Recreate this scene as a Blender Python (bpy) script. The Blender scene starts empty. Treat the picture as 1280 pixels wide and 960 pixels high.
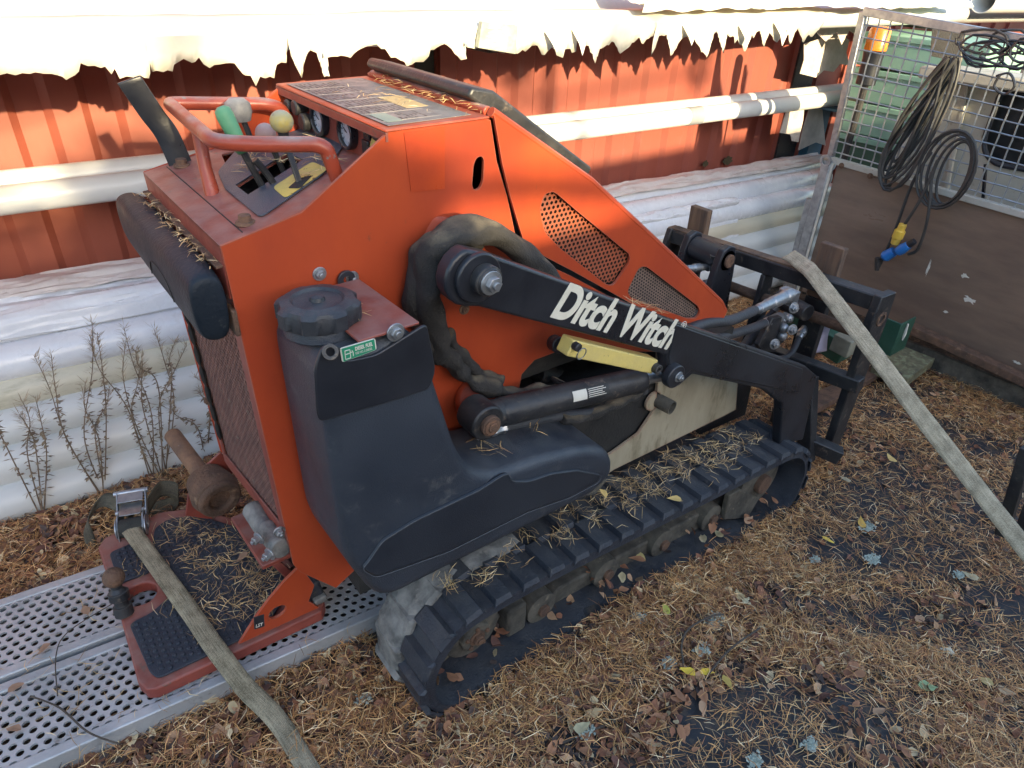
import bpy, bmesh, math, random
import numpy as np
from mathutils import Vector, Matrix, Euler
from mathutils.geometry import tessellate_polygon
random.seed(7); np.random.seed(7)
scn = bpy.context.scene
COL = scn.collection
# ------------------------------------------------------------ camera
cd = bpy.data.cameras.new('camera'); cam = bpy.data.objects.new('camera', cd); COL.objects.link(cam)
scn.camera = cam
cd.sensor_width = 36.0; cd.lens = 24.47; cd.clip_start = 0.02; cd.clip_end = 3000
# columns: camera right, up, back in world axes
_M = ((0.795903, 0.299331, -0.526251), (-0.604296, 0.445817, -0.660358), (0.036946, 0.843592, 0.535712))
cam.matrix_world = Matrix(((_M[0][0], _M[0][1], _M[0][2], 0), (_M[1][0], _M[1][1], _M[1][2], 0), (_M[2][0], _M[2][1], _M[2][2], 1.55), (0, 0, 0, 1)))
# ------------------------------------------------------------ light
SUN_DIR = Vector((0.09, 1.0, -0.285)).normalized()        # the way the light travels
w = bpy.data.worlds.new('World'); scn.world = w; w.use_nodes = True
nt = w.node_tree; nt.nodes.clear()
sky = nt.nodes.new('ShaderNodeTexSky'); sky.sky_type = 'NISHITA'; sky.sun_disc = False
el = math.asin(-SUN_DIR.z); to_sun = -SUN_DIR
sky.sun_elevation = el; sky.sun_rotation = math.atan2(to_sun.x, to_sun.y)
sky.air_density = 1.0; sky.dust_density = 1.2; sky.ozone_density = 1.2
bg = nt.nodes.new('ShaderNodeBackground'); bg.inputs['Strength'].default_value = 0.15
ow = nt.nodes.new('ShaderNodeOutputWorld')
nt.links.new(sky.outputs[0], bg.inputs[0]); nt.links.new(bg.outputs[0], ow.inputs[0])
sd = bpy.data.lights.new('sun', 'SUN'); sd.energy = 3.5; sd.angle = math.radians(0.53); sd.color = (1.0, 0.82, 0.50)
sun = bpy.data.objects.new('sun', sd); COL.objects.link(sun)
sun.rotation_euler = SUN_DIR.to_track_quat('-Z', 'Y').to_euler()
scn.view_settings.view_transform = 'Standard'; scn.view_settings.look = 'None'
scn.view_settings.gamma = 1.0; scn.view_settings.use_curve_mapping = False
scn.view_settings.exposure = 1.95
scn.render.resolution_x = 1024; scn.render.resolution_y = 768
# ------------------------------------------------------------ materials
def mat(name, c1, c2=None, rough=0.6, metal=0.0, scale=8.0, contrast=(0.35, 0.65), bump=0.15, bscale=120.0,
        spots=None, spot_scale=30.0, spot_thr=(0.62, 0.66), rvar=0.12, stretch=(1, 1, 1), coat=0.0, top=None, trans=0.0, spec=0.5, edge=None):
    m = bpy.data.materials.new(name); m.use_nodes = True
    n = m.node_tree; N = n.nodes; L = n.links; b = N['Principled BSDF']
    tc = N.new('ShaderNodeTexCoord'); mp = N.new('ShaderNodeMapping'); mp.inputs['Scale'].default_value = stretch
    L.new(tc.outputs['Object'], mp.inputs[0])
    nz = N.new('ShaderNodeTexNoise'); nz.inputs['Scale'].default_value = scale; nz.inputs['Detail'].default_value = 8; nz.inputs['Roughness'].default_value = 0.62
    L.new(mp.outputs[0], nz.inputs['Vector'])
    rp = N.new('ShaderNodeValToRGB'); e = rp.color_ramp.elements
    e[0].position = contrast[0]; e[1].position = contrast[1]
    c2 = c2 or tuple(x * 0.75 for x in c1)
    e[0].color = (*c1, 1); e[1].color = (*c2, 1)
    L.new(nz.outputs[0], rp.inputs[0]); col = rp.outputs[0]
    if spots:
        n2 = N.new('ShaderNodeTexNoise'); n2.inputs['Scale'].default_value = spot_scale; n2.inputs['Detail'].default_value = 10; n2.inputs['Roughness'].default_value = 0.7
        L.new(mp.outputs[0], n2.inputs['Vector'])
        r2 = N.new('ShaderNodeMapRange'); r2.inputs[1].default_value = spot_thr[0]; r2.inputs[2].default_value = spot_thr[1]
        L.new(n2.outputs[0], r2.inputs[0])
        mx = N.new('ShaderNodeMix'); mx.data_type = 'RGBA'
        L.new(r2.outputs[0], mx.inputs['Factor']); L.new(col, mx.inputs['A']); mx.inputs['B'].default_value = (*spots, 1)
        col = mx.outputs['Result']
    if top:                                     # settled dust on faces that look up, plus painted sunlight on the sleeve
        g = N.new('ShaderNodeNewGeometry'); sp = N.new('ShaderNodeSeparateXYZ'); L.new(g.outputs['Normal'], sp.inputs[0])
        n3 = N.new('ShaderNodeTexNoise'); n3.inputs['Scale'].default_value = 25; n3.inputs['Detail'].default_value = 6
        L.new(tc.outputs['Object'], n3.inputs['Vector'])
        ma = N.new('ShaderNodeMath'); ma.operation = 'MULTIPLY'; L.new(sp.outputs[2], ma.inputs[0]); L.new(n3.outputs[0], ma.inputs[1])
        r3 = N.new('ShaderNodeMapRange'); r3.inputs[1].default_value = 0.25; r3.inputs[2].default_value = 0.62; r3.inputs[4].default_value = top[3]
        L.new(ma.outputs[0], r3.inputs[0])
        mx = N.new('ShaderNodeMix'); mx.data_type = 'RGBA'
        L.new(r3.outputs[0], mx.inputs['Factor']); L.new(col, mx.inputs['A']); mx.inputs['B'].default_value = (*top[:3], 1)
        col = mx.outputs['Result']
    if edge:                                    # chipped, rubbed paint along real edges
        bv = N.new('ShaderNodeBevel'); bv.samples = 4; bv.inputs['Radius'].default_value = edge[3]
        g2 = N.new('ShaderNodeNewGeometry'); dt = N.new('ShaderNodeVectorMath'); dt.operation = 'DOT_PRODUCT'
        L.new(bv.outputs[0], dt.inputs[0]); L.new(g2.outputs['Normal'], dt.inputs[1])
        n4 = N.new('ShaderNodeTexNoise'); n4.inputs['Scale'].default_value = 45; n4.inputs['Detail'].default_value = 6; n4.inputs['Roughness'].default_value = 0.7
        L.new(tc.outputs['Object'], n4.inputs['Vector'])
        sb = N.new('ShaderNodeMath'); sb.operation = 'SUBTRACT'; sb.inputs[0].default_value = 1.0; L.new(dt.outputs['Value'], sb.inputs[1])
        ml = N.new('ShaderNodeMath'); ml.operation = 'MULTIPLY'; L.new(sb.outputs[0], ml.inputs[0]); L.new(n4.outputs[0], ml.inputs[1])
        r4 = N.new('ShaderNodeMapRange'); r4.inputs[1].default_value = 0.035; r4.inputs[2].default_value = 0.085; r4.inputs[4].default_value = 0.85
        L.new(ml.outputs[0], r4.inputs[0])
        mx = N.new('ShaderNodeMix'); mx.data_type = 'RGBA'
        L.new(r4.outputs[0], mx.inputs['Factor']); L.new(col, mx.inputs['A']); mx.inputs['B'].default_value = (*edge[:3], 1)
        col = mx.outputs['Result']
    L.new(col, b.inputs['Base Color'])
    rr = N.new('ShaderNodeMapRange'); rr.inputs[3].default_value = max(0.05, rough - rvar); rr.inputs[4].default_value = min(1, rough + rvar)
    rr.inputs[1].default_value = 0.3; rr.inputs[2].default_value = 0.7
    L.new(nz.outputs[0], rr.inputs[0]); L.new(rr.outputs[0], b.inputs['Roughness'])
    b.inputs['Metallic'].default_value = metal; b.inputs['Specular IOR Level'].default_value = spec
    if coat: b.inputs['Coat Weight'].default_value = coat; b.inputs['Coat Roughness'].default_value = 0.15
    if trans: b.inputs['Transmission Weight'].default_value = trans
    if bump:
        bn = N.new('ShaderNodeTexNoise'); bn.inputs['Scale'].default_value = bscale; bn.inputs['Detail'].default_value = 4
        L.new(mp.outputs[0], bn.inputs['Vector'])
        bp = N.new('ShaderNodeBump'); bp.inputs['Strength'].default_value = bump; bp.inputs['Distance'].default_value = 0.004
        L.new(bn.outputs[0], bp.inputs['Height']); L.new(bp.outputs[0], b.inputs['Normal'])
    return m
ORANGE = mat('orange_paint', (0.44, 0.070, 0.024), (0.32, 0.046, 0.020), rough=0.40, scale=5, contrast=(0.32, 0.72), stretch=(1, 1, 0.5), bump=0.05, bscale=60, spots=(0.20, 0.06, 0.035), spot_scale=34, spot_thr=(0.66, 0.72), coat=0.0, top=(0.36, 0.17, 0.13, 0.55), spec=0.2, edge=(0.30, 0.13, 0.09, 0.004))
ORANGE_OLD = mat('faded_orange_paint', (0.30, 0.062, 0.038), (0.20, 0.042, 0.03), rough=0.5, scale=9, spots=(0.12, 0.075, 0.055), spot_scale=22, spot_thr=(0.60, 0.66), top=(0.30, 0.2, 0.17, 0.5), edge=(0.20, 0.14, 0.11, 0.004))
RAIL = mat('worn_red_paint', (0.38, 0.065, 0.03), (0.31, 0.052, 0.026), rough=0.35, scale=6, spots=(0.20, 0.18, 0.16), spot_scale=40, spot_thr=(0.62, 0.66), bump=0.1, top=(0.34, 0.31, 0.28, 0.75))
CREAM = mat('dirty_cream_paint', (0.42, 0.36, 0.25), (0.26, 0.22, 0.145), rough=0.6, scale=5, spots=(0.16, 0.13, 0.07), spot_scale=13, spot_thr=(0.52, 0.66), stretch=(1, 1, 0.35), edge=(0.30, 0.10, 0.06, 0.01))
BLACK = mat('black_arm_paint', (0.010, 0.011, 0.015), (0.022, 0.024, 0.030), rough=0.33, scale=6, bump=0.08, spots=(0.14, 0.13, 0.12), spot_scale=45, spot_thr=(0.69, 0.73), top=(0.10, 0.10, 0.10, 0.2), edge=(0.12, 0.115, 0.11, 0.003))
BLACKOLD = mat('scuffed_black_steel', (0.014, 0.015, 0.018), (0.035, 0.033, 0.032), rough=0.48, scale=14, spots=(0.13, 0.10, 0.075), spot_scale=30, spot_thr=(0.58, 0.68), bump=0.25, top=(0.12, 0.11, 0.10, 0.25), edge=(0.16, 0.13, 0.10, 0.004))
PLASTIC = mat('black_tank_plastic', (0.022, 0.028, 0.039), (0.040, 0.048, 0.062), rough=0.40, scale=5, contrast=(0.3, 0.75), bump=0.35, bscale=420, spots=(0.11, 0.112, 0.112), spot_scale=16, spot_thr=(0.58, 0.78), edge=(0.10, 0.105, 0.11, 0.006), top=(0.14, 0.14, 0.135, 0.35))
RUBBER = mat('track_rubber', (0.020, 0.024, 0.033), (0.034, 0.038, 0.048), rough=0.55, scale=12, bump=0.5, bscale=180, spots=(0.11, 0.10, 0.085), spot_scale=20, spot_thr=(0.60, 0.75), top=(0.10, 0.095, 0.085, 0.35))
MUDDY = mat('muddy_grey_rubber', (0.26, 0.25, 0.225), (0.09, 0.088, 0.082), rough=0.85, scale=18, bump=0.9, bscale=60, spots=(0.24, 0.22, 0.19), spot_scale=35, spot_thr=(0.55, 0.7))
UNDER = mat('muddy_undercarriage_steel', (0.12, 0.105, 0.08), (0.045, 0.04, 0.032), rough=0.85, scale=14, bump=0.8, bscale=70, spots=(0.24, 0.20, 0.14), spot_scale=25, spot_thr=(0.58, 0.72))
VINYL = mat('dark_vinyl_pad', (0.010, 0.015, 0.022), (0.018, 0.024, 0.032), rough=0.55, scale=7, bump=0.35, bscale=160, spec=0.25, spots=(0.10, 0.10, 0.09), spot_scale=20, spot_thr=(0.64, 0.78), top=(0.10, 0.105, 0.11, 0.12))
SLEEVE = mat('black_hose_sleeve_cloth', (0.020, 0.019, 0.018), (0.042, 0.038, 0.034), rough=0.9, scale=30, bump=0.8, bscale=320, spots=(0.12, 0.10, 0.07), spot_scale=30, spot_thr=(0.64, 0.78), top=(0.30, 0.24, 0.15, 0.55))  # brown upper side: dust together with sunlight painted into the colour
HOSE = mat('black_hydraulic_hose', (0.03, 0.033, 0.038), (0.05, 0.05, 0.055), rough=0.55, scale=20, bump=0.3)
YELLOW = mat('yellow_lock_bar_paint', (0.72, 0.56, 0.16), (0.60, 0.47, 0.17), rough=0.5, scale=16, spots=(0.12, 0.09, 0.05), spot_scale=24, spot_thr=(0.62, 0.68))
STEEL = mat('galvanised_steel', (0.45, 0.46, 0.47), (0.30, 0.31, 0.32), rough=0.42, metal=0.85, scale=30, spots=(0.2, 0.15, 0.1), spot_scale=60, spot_thr=(0.66, 0.72))
ALU = mat('weathered_aluminium', (0.52, 0.53, 0.53), (0.38, 0.39, 0.39), rough=0.48, metal=0.35, scale=7, bump=0.25, bscale=150, spots=(0.17, 0.15, 0.12), spot_scale=14, spot_thr=(0.60, 0.74))
RUST = mat('rusty_steel', (0.16, 0.085, 0.05), (0.08, 0.05, 0.035), rough=0.85, scale=22, bump=1.0, bscale=120, spots=(0.28, 0.17, 0.10), spot_scale=16, spot_thr=(0.58, 0.68))
RUSTBOLT = mat('rust_brown_bolt', (0.20, 0.10, 0.055), (0.10, 0.06, 0.04), rough=0.8, scale=60, bump=0.6)
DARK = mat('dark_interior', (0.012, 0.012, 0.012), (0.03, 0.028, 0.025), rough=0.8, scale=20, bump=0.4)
CONSOLE = mat('blue_black_console_coating', (0.045, 0.06, 0.085), (0.075, 0.088, 0.105), rough=0.42, scale=25, bump=0.5, bscale=500, spots=(0.20, 0.20, 0.20), spot_scale=12, spot_thr=(0.62, 0.8))
GREYPLATE = mat('grey_silver_decal', (0.22, 0.215, 0.20), (0.13, 0.125, 0.12), rough=0.55, scale=22, spots=(0.35, 0.33, 0.3), spot_scale=60)
YELLOWDECAL = mat('yellow_warning_decal', (0.62, 0.48, 0.10), (0.48, 0.38, 0.12), rough=0.5, scale=20, spots=(0.05, 0.04, 0.03), spot_scale=70, spot_thr=(0.60, 0.63))
GREENGRIP = mat('green_rubber_grip', (0.12, 0.33, 0.16), (0.09, 0.27, 0.13), rough=0.5, scale=12, top=(0.30, 0.42, 0.28, 0.5))
KNOBY = mat('yellowed_ball_knob', (0.48, 0.36, 0.09), (0.36, 0.33, 0.20), rough=0.55, scale=40, top=(0.42, 0.39, 0.31, 0.9), spots=(0.2, 0.18, 0.12), spot_scale=90, spot_thr=(0.6, 0.66))
KNOBP = mat('faded_pink_ball_knob', (0.42, 0.24, 0.20), (0.34, 0.22, 0.19), rough=0.6, scale=40, top=(0.45, 0.36, 0.31, 0.8))
KNOBG = mat('grey_ball_knob', (0.26, 0.24, 0.21), (0.16, 0.15, 0.135), rough=0.6, scale=40, top=(0.5, 0.47, 0.42, 0.8))
DIAL = mat('dial_face', (0.58, 0.60, 0.63), (0.38, 0.40, 0.44), rough=0.25, scale=30, spots=(0.08, 0.08, 0.09), spot_scale=70, spot_thr=(0.58, 0.62), coat=0.6)
WHITEDECAL = mat('white_decal', (0.70, 0.66, 0.57), (0.60, 0.56, 0.47), rough=0.5, scale=15)
GREENDECAL = mat('green_decal', (0.02, 0.25, 0.13), (0.02, 0.22, 0.12), rough=0.4, scale=15, bump=0)
PIPE = mat('white_plastic_pipe', (0.66, 0.66, 0.64), (0.56, 0.56, 0.53), rough=0.38, scale=5, bump=0.06, bscale=40, spots=(0.40, 0.38, 0.32), spot_scale=12, spot_thr=(0.62, 0.78), stretch=(0.3, 1, 1))
PIPECREAM = mat('yellowed_plastic_pipe', (0.62, 0.57, 0.44), (0.52, 0.47, 0.36), rough=0.42, scale=5, bump=0.06, spots=(0.32, 0.30, 0.2), spot_scale=12, spot_thr=(0.6, 0.76), stretch=(0.3, 1, 1))
FILM = mat('white_plastic_film', (0.74, 0.75, 0.77), (0.63, 0.64, 0.67), rough=0.28, scale=9, bump=1.0, bscale=11, spots=(0.5, 0.47, 0.42), spot_scale=8, spot_thr=(0.6, 0.8))
TAPE = mat('grey_tape', (0.34, 0.36, 0.38), rough=0.4)
WALLRED = mat('faded_red_steel', (0.31, 0.085, 0.052), (0.26, 0.065, 0.038), rough=0.5, scale=2.5, bump=0.12, bscale=40, spots=(0.26, 0.10, 0.075), spot_scale=10, spot_thr=(0.62, 0.80), stretch=(1, 1, 0.3))
WALLRED2 = mat('rust_red_steel', (0.29, 0.08, 0.055), (0.24, 0.064, 0.043), rough=0.5, scale=2.5, bump=0.12, bscale=40, spots=(0.26, 0.13, 0.11), spot_scale=10, spot_thr=(0.60, 0.80), stretch=(1, 1, 0.3))
MOSS = mat('dark_moss', (0.05, 0.045, 0.02), (0.10, 0.075, 0.04), rough=0.95, scale=60, bump=1)
PLY = mat('brown_film_plywood', (0.23, 0.155, 0.11), (0.15, 0.10, 0.073), rough=0.38, scale=7, bump=0.15, bscale=220, spots=(0.14, 0.095, 0.07), spot_scale=24, spot_thr=(0.60, 0.78), stretch=(1, 0.35, 1.6))
WOOD = mat('weathered_wood', (0.22, 0.13, 0.075), (0.09, 0.06, 0.045), rough=0.85, scale=14, bump=0.8, bscale=90, stretch=(1, 1, 0.12), spots=(0.035, 0.03, 0.03), spot_scale=10, spot_thr=(0.50, 0.66))
STRAP = mat('olive_webbing', (0.34, 0.31, 0.22), (0.22, 0.20, 0.14), rough=0.85, scale=30, bump=0.6, bscale=500, spots=(0.12, 0.12, 0.08), spot_scale=20, spot_thr=(0.60, 0.72))
STRAPD = mat('dark_olive_webbing', (0.12, 0.115, 0.075), (0.08, 0.08, 0.055), rough=0.9, scale=20, bump=0.6, bscale=500)
GREENPAINT = mat('dark_green_paint', (0.02, 0.07, 0.045), (0.03, 0.09, 0.06), rough=0.45, scale=12, spots=(0.10, 0.09, 0.06), spot_scale=20)
TEAL = mat('pale_green_box_plastic', (0.26, 0.44, 0.34), (0.18, 0.34, 0.27), rough=0.55, scale=6, spots=(0.3, 0.36, 0.28), spot_scale=12, spot_thr=(0.58, 0.78))
BLUE = mat('blue_plastic', (0.02, 0.17, 0.50), (0.02, 0.14, 0.42), rough=0.4, scale=15)
BLUEPOST = mat('petrol_blue_paint', (0.02, 0.10, 0.17), (0.03, 0.09, 0.13), rough=0.5, scale=12, spots=(0.12, 0.09, 0.06), spot_scale=18)
CONNYEL = mat('yellow_connector_plastic', (0.68, 0.44, 0.05), (0.55, 0.36, 0.07), rough=0.5, scale=15)
CABLE = mat('grey_black_cable', (0.022, 0.022, 0.022), (0.045, 0.043, 0.040), rough=0.5, scale=12, bump=0.1)
BEIGE = mat('grey_beige_cab_paint', (0.55, 0.52, 0.44), (0.42, 0.40, 0.33), rough=0.55, scale=4, spots=(0.2, 0.18, 0.12), spot_scale=12, spot_thr=(0.58, 0.75), top=(0.25, 0.23, 0.16, 0.6))
GLASS = mat('dark_cab_glass', (0.02, 0.022, 0.025), (0.035, 0.035, 0.035), rough=0.08, scale=5, bump=0)
AMBER = mat('amber_lens', (0.75, 0.22, 0.02), (0.6, 0.16, 0.02), rough=0.25, scale=20, bump=0.3, bscale=60)
CLOTH = mat('ragged_white_cloth', (0.55, 0.50, 0.46), (0.42, 0.37, 0.33), rough=0.8, scale=12, bump=0.6, bscale=60)
ANODIZED = mat('purple_grey_strap_metal', (0.42, 0.40, 0.52), (0.34, 0.33, 0.42), rough=0.4, metal=0.2, scale=10)
TARPLABEL = mat('green_grey_shipping_label', (0.20, 0.26, 0.20), (0.42, 0.42, 0.34), rough=0.6, scale=22)
def webbing(name, c1, c2, wy):
    m = bpy.data.materials.new(name); m.use_nodes = True; N = m.node_tree.nodes; L = m.node_tree.links; b = N['Principled BSDF']
    uv = N.new('ShaderNodeUVMap'); sp = N.new('ShaderNodeSeparateXYZ'); L.new(uv.outputs[0], sp.inputs[0])
    nz = N.new('ShaderNodeTexNoise'); nz.inputs['Scale'].default_value = 26; nz.inputs['Detail'].default_value = 8; tc = N.new('ShaderNodeTexCoord'); L.new(tc.outputs['Object'], nz.inputs['Vector'])
    n2 = N.new('ShaderNodeTexNoise'); n2.inputs['Scale'].default_value = 1.0; n2.inputs['Detail'].default_value = 3
    mp = N.new('ShaderNodeMapping'); mp.inputs['Scale'].default_value = (9, 420, 1); L.new(uv.outputs[0], mp.inputs[0]); L.new(mp.outputs[0], n2.inputs['Vector'])
    n3 = N.new('ShaderNodeTexNoise'); n3.inputs['Scale'].default_value = 1.0; m3 = N.new('ShaderNodeMapping'); m3.inputs['Scale'].default_value = (34, 14, 1); L.new(uv.outputs[0], m3.inputs[0]); L.new(m3.outputs[0], n3.inputs['Vector'])
    ad = N.new('ShaderNodeMath'); ad.operation = 'ADD'; L.new(n2.outputs[0], ad.inputs[0]); L.new(n3.outputs[0], ad.inputs[1])
    a2 = N.new('ShaderNodeMath'); a2.operation = 'ADD'; L.new(ad.outputs[0], a2.inputs[0]); L.new(nz.outputs[0], a2.inputs[1])
    r = N.new('ShaderNodeValToRGB'); r.color_ramp.elements[0].position = 0.40; r.color_ramp.elements[1].position = 0.60
    r.color_ramp.elements[0].color = (*c2, 1); r.color_ramp.elements[1].color = (*c1, 1)
    dv_ = N.new('ShaderNodeMath'); dv_.operation = 'DIVIDE'; dv_.inputs[1].default_value = 3; L.new(a2.outputs[0], dv_.inputs[0]); L.new(dv_.outputs[0], r.inputs[0])
    L.new(r.outputs[0], b.inputs['Base Color']); b.inputs['Roughness'].default_value = 0.9
    bp = N.new('ShaderNodeBump'); bp.inputs['Strength'].default_value = 0.9; bp.inputs['Distance'].default_value = 0.002; L.new(ad.outputs[0], bp.inputs['Height']); L.new(bp.outputs[0], b.inputs['Normal'])
    return m
STRAP = webbing('olive_webbing', (0.46, 0.39, 0.26), (0.15, 0.125, 0.075), 1); STRAPD = webbing('dark_olive_webbing', (0.17, 0.15, 0.10), (0.06, 0.055, 0.04), 1); STRAPL = webbing('pale_webbing', (0.60, 0.52, 0.37), (0.24, 0.205, 0.14), 1)
# ------------------------------------------------------------ mesh helpers
class MB:
    def __init__(s): s.v = []; s.f = []
    def add(s, vs, fs):
        o = len(s.v); s.v += [tuple(p) for p in vs]; s.f += [tuple(i + o for i in f) for f in fs]; return s
    def box(s, lo, hi, M=None):
        x0, y0, z0 = lo; x1, y1, z1 = hi
        vs = [Vector(p) for p in ((x0,y0,z0),(x1,y0,z0),(x1,y1,z0),(x0,y1,z0),(x0,y0,z1),(x1,y0,z1),(x1,y1,z1),(x0,y1,z1))]
        if M: vs = [M @ p for p in vs]
        return s.add(vs, [(0,3,2,1),(4,5,6,7),(0,1,5,4),(1,2,6,5),(2,3,7,6),(3,0,4,7)])
    def bar(s, a, b, wy, wz, up=(0, 0, 1)):
        a = Vector(a); b = Vector(b); d = (b - a); L = d.length; d.normalize()
        sd = d.cross(Vector(up)).normalized(); u = sd.cross(d).normalized()
        vs = []
        for p in (a, b):
            for q, r in ((-1,-1),(1,-1),(1,1),(-1,1)): vs.append(p + sd * q * wy / 2 + u * r * wz / 2)
        return s.add(vs, [(0,3,2,1),(4,5,6,7),(0,1,5,4),(1,2,6,5),(2,3,7,6),(3,0,4,7)])
    def cyl(s, a, b, r, r2=None, n=20, caps=True):
        return s.tube([a, b], [r, r if r2 is None else r2], n, caps)
    def tube(s, pts, r, n=12, caps=True, flat=1.0, upv=None):
        pts = [Vector(p) for p in pts]; m = len(pts)
        rs = r if isinstance(r, (list, tuple)) else [r] * m
        up = None; rings = []
        for i, p in enumerate(pts):
            t = (pts[min(i + 1, m - 1)] - pts[max(i - 1, 0)]).normalized()
            if up is None:
                up = Vector(upv) if upv else (Vector((0, 0, 1)) if abs(t.z) < 0.9 else Vector((1, 0, 0)))
            sd = t.cross(up)
            if sd.length < 1e-5: sd = t.cross(Vector((0.3, 0.7, 0.2)))
            sd.normalize(); up = sd.cross(t).normalized()
            rings.append([p + (sd * math.cos(k * 2 * math.pi / n) + up * flat * math.sin(k * 2 * math.pi / n)) * rs[i] for k in range(n)])
        vs = [q for ring in rings for q in ring]; fs = []
        for i in range(m - 1):
            for k in range(n):
                k2 = (k + 1) % n
                fs.append((i*n + k, i*n + k2, (i+1)*n + k2, (i+1)*n + k))
        if caps: fs.append(tuple(range(n - 1, -1, -1))); fs.append(tuple((m-1)*n + k for k in range(n)))
        return s.add(vs, fs)
    def ring(s, a, b, ro, ri, n=24):
        a = Vector(a); b = Vector(b); d = (b - a).normalized()
        u = d.orthogonal().normalized(); v = d.cross(u); vs = []
        for p in (a, b):
            for r in (ro, ri):
                vs += [p + (u * math.cos(k*2*math.pi/n) + v * math.sin(k*2*math.pi/n)) * r for k in range(n)]
        fs = []
        for k in range(n):
            j = (k + 1) % n
            fs += [(k, j, 2*n + j, 2*n + k), (n + j, n + k, 3*n + k, 3*n + j), (j, k, n + k, n + j), (2*n + k, 2*n + j, 3*n + j, 3*n + k)]
        return s.add(vs, fs)
    def sphere(s, c, r, n=16, m=10, sc=(1, 1, 1)):
        c = Vector(c); vs = [c + Vector((0, 0, r * sc[2]))]; fs = []
        for i in range(1, m):
            th = math.pi * i / m
            for k in range(n):
                ph = 2 * math.pi * k / n
                vs.append(c + Vector((r*sc[0]*math.sin(th)*math.cos(ph), r*sc[1]*math.sin(th)*math.sin(ph), r*sc[2]*math.cos(th))))
        vs.append(c - Vector((0, 0, r * sc[2]))); e = len(vs) - 1
        for k in range(n):
            fs.append((0, 1 + k, 1 + (k+1) % n)); fs.append((e, 1 + (m-2)*n + (k+1) % n, 1 + (m-2)*n + k))
            for i in range(m - 2):
                fs.append((1 + i*n + k, 1 + (i+1)*n + k, 1 + (i+1)*n + (k+1) % n, 1 + i*n + (k+1) % n))
        return s.add(vs, fs)
    def plate(s, outer, holes, off):
        """flat plate through 3-D outline 'outer' with 'holes', thickened by vector off"""
        def clean(l):
            l = [Vector(p) for p in l]; r = []
            for p in l:
                if not r or (p - r[-1]).length > 4e-4: r.append(p)
            if len(r) > 3 and (r[0] - r[-1]).length < 4e-4: r.pop()
            return r
        loops = [clean(outer)] + [clean(h) for h in holes]
        o = Vector(off); base = [p for l in loops for p in l]; n = len(base)
        if holes:
            bm = bmesh.new(); vv = [bm.verts.new(p) for p in base]; i0 = 0; es = []
            for l in loops:
                m = len(l)
                for k in range(m): es.append(bm.edges.new((vv[i0+k], vv[i0+(k+1) % m])))
                i0 += m
            bmesh.ops.triangle_fill(bm, use_beauty=True, use_dissolve=False, edges=es)
            bm.verts.index_update(); tris = [tuple(v.index for v in f.verts) for f in bm.faces]; bm.free()
            ref = None
            for i_, t in enumerate(tris):
                nn = (base[t[1]] - base[t[0]]).cross(base[t[2]] - base[t[0]])
                if ref is None: ref = nn
                if nn.dot(ref) < 0: tris[i_] = (t[0], t[2], t[1])
        else:
            tris = [tuple(range(n))] if n < 400 else tessellate_polygon(loops)
        fs = [tuple(t) for t in tris] + [tuple(i + n for i in reversed(t)) for t in tris]
        i0 = 0
        for l in loops:
            m = len(l)
            for k in range(m): a = i0 + k; b = i0 + (k+1) % m; fs.append((a, b, b + n, a + n))
            i0 += m
        return s.add(base + [p + o for p in base], fs)
    def pillow(s, prof, y0, y1, r, seg=5):
        """body of profile prof (x, z) between y0 and y1 with edges rounded by r"""
        n = len(prof); P2 = [Vector((p[0], p[1])) for p in prof]
        area = sum(P2[i].x*P2[(i+1) % n].y - P2[(i+1) % n].x*P2[i].y for i in range(n)); sg = 1 if area > 0 else -1
        nrm = []
        for i in range(n):
            t = (P2[(i+1) % n] - P2[i-1]).normalized(); nrm.append(Vector((-t.y, t.x))*sg)
        rings = []
        for k in range(seg + 1):
            a = math.pi/2*k/seg; rings.append((y0 + r*(1-math.sin(a)), r*(1-math.cos(a)))) 
        rings = [(y0 + r*(1-math.cos(math.pi/2*k/seg)), r*(1-math.sin(math.pi/2*k/seg))) for k in range(seg+1)]
        rings += [(y1 - r*(1-math.cos(math.pi/2*k/seg)), r*(1-math.sin(math.pi/2*k/seg))) for k in range(seg, -1, -1)]
        vs = []
        for (y, ins) in rings:
            for i in range(n): q = P2[i] + nrm[i]*ins; vs.append((q.x, y, q.y))
        m = len(rings); fs = [(j*n+i, j*n+(i+1) % n, (j+1)*n+(i+1) % n, (j+1)*n+i) for j in range(m-1) for i in range(n)]
        fs += [tuple(range(n)), tuple((m-1)*n+i for i in reversed(range(n)))]
        return s.add(vs, fs)
    def build(s, name, m, parent=None, smooth=35, bevel=0.0, seg=2, kind=None, solid=0, noparent=False):
        me = bpy.data.meshes.new(name); me.from_pydata(s.v, [], s.f)
        bm = bmesh.new(); bm.from_mesh(me); bmesh.ops.recalc_face_normals(bm, faces=bm.faces); bm.to_mesh(me); bm.free()
        me.materials.append(m)
        if smooth: me.shade_smooth(); me.set_sharp_from_angle(angle=math.radians(smooth))
        o = bpy.data.objects.new(name, me); COL.objects.link(o)
        if parent: attach(o, parent)
        if solid:
            md = o.modifiers.new('solid', 'SOLIDIFY'); md.thickness = solid; md.offset = 0
        if bevel:
            md = o.modifiers.new('bevel', 'BEVEL'); md.width = bevel; md.segments = seg; md.limit_method = 'ANGLE'; md.angle_limit = math.radians(38)
            md.harden_normals = False
        if kind: o['kind'] = kind
        return o
def attach(o, p):
    o.parent = p; o.matrix_parent_inverse = Matrix.Translation(-Vector(p.location)) if p.parent is None else Matrix.Identity(4)
def thing(name, label, cat, loc=(0, 0, 0), group=None):
    o = bpy.data.objects.new(name, None); o.location = loc; o.empty_display_size = 0.1; COL.objects.link(o)
    return tag(o, label, cat, group)
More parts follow.
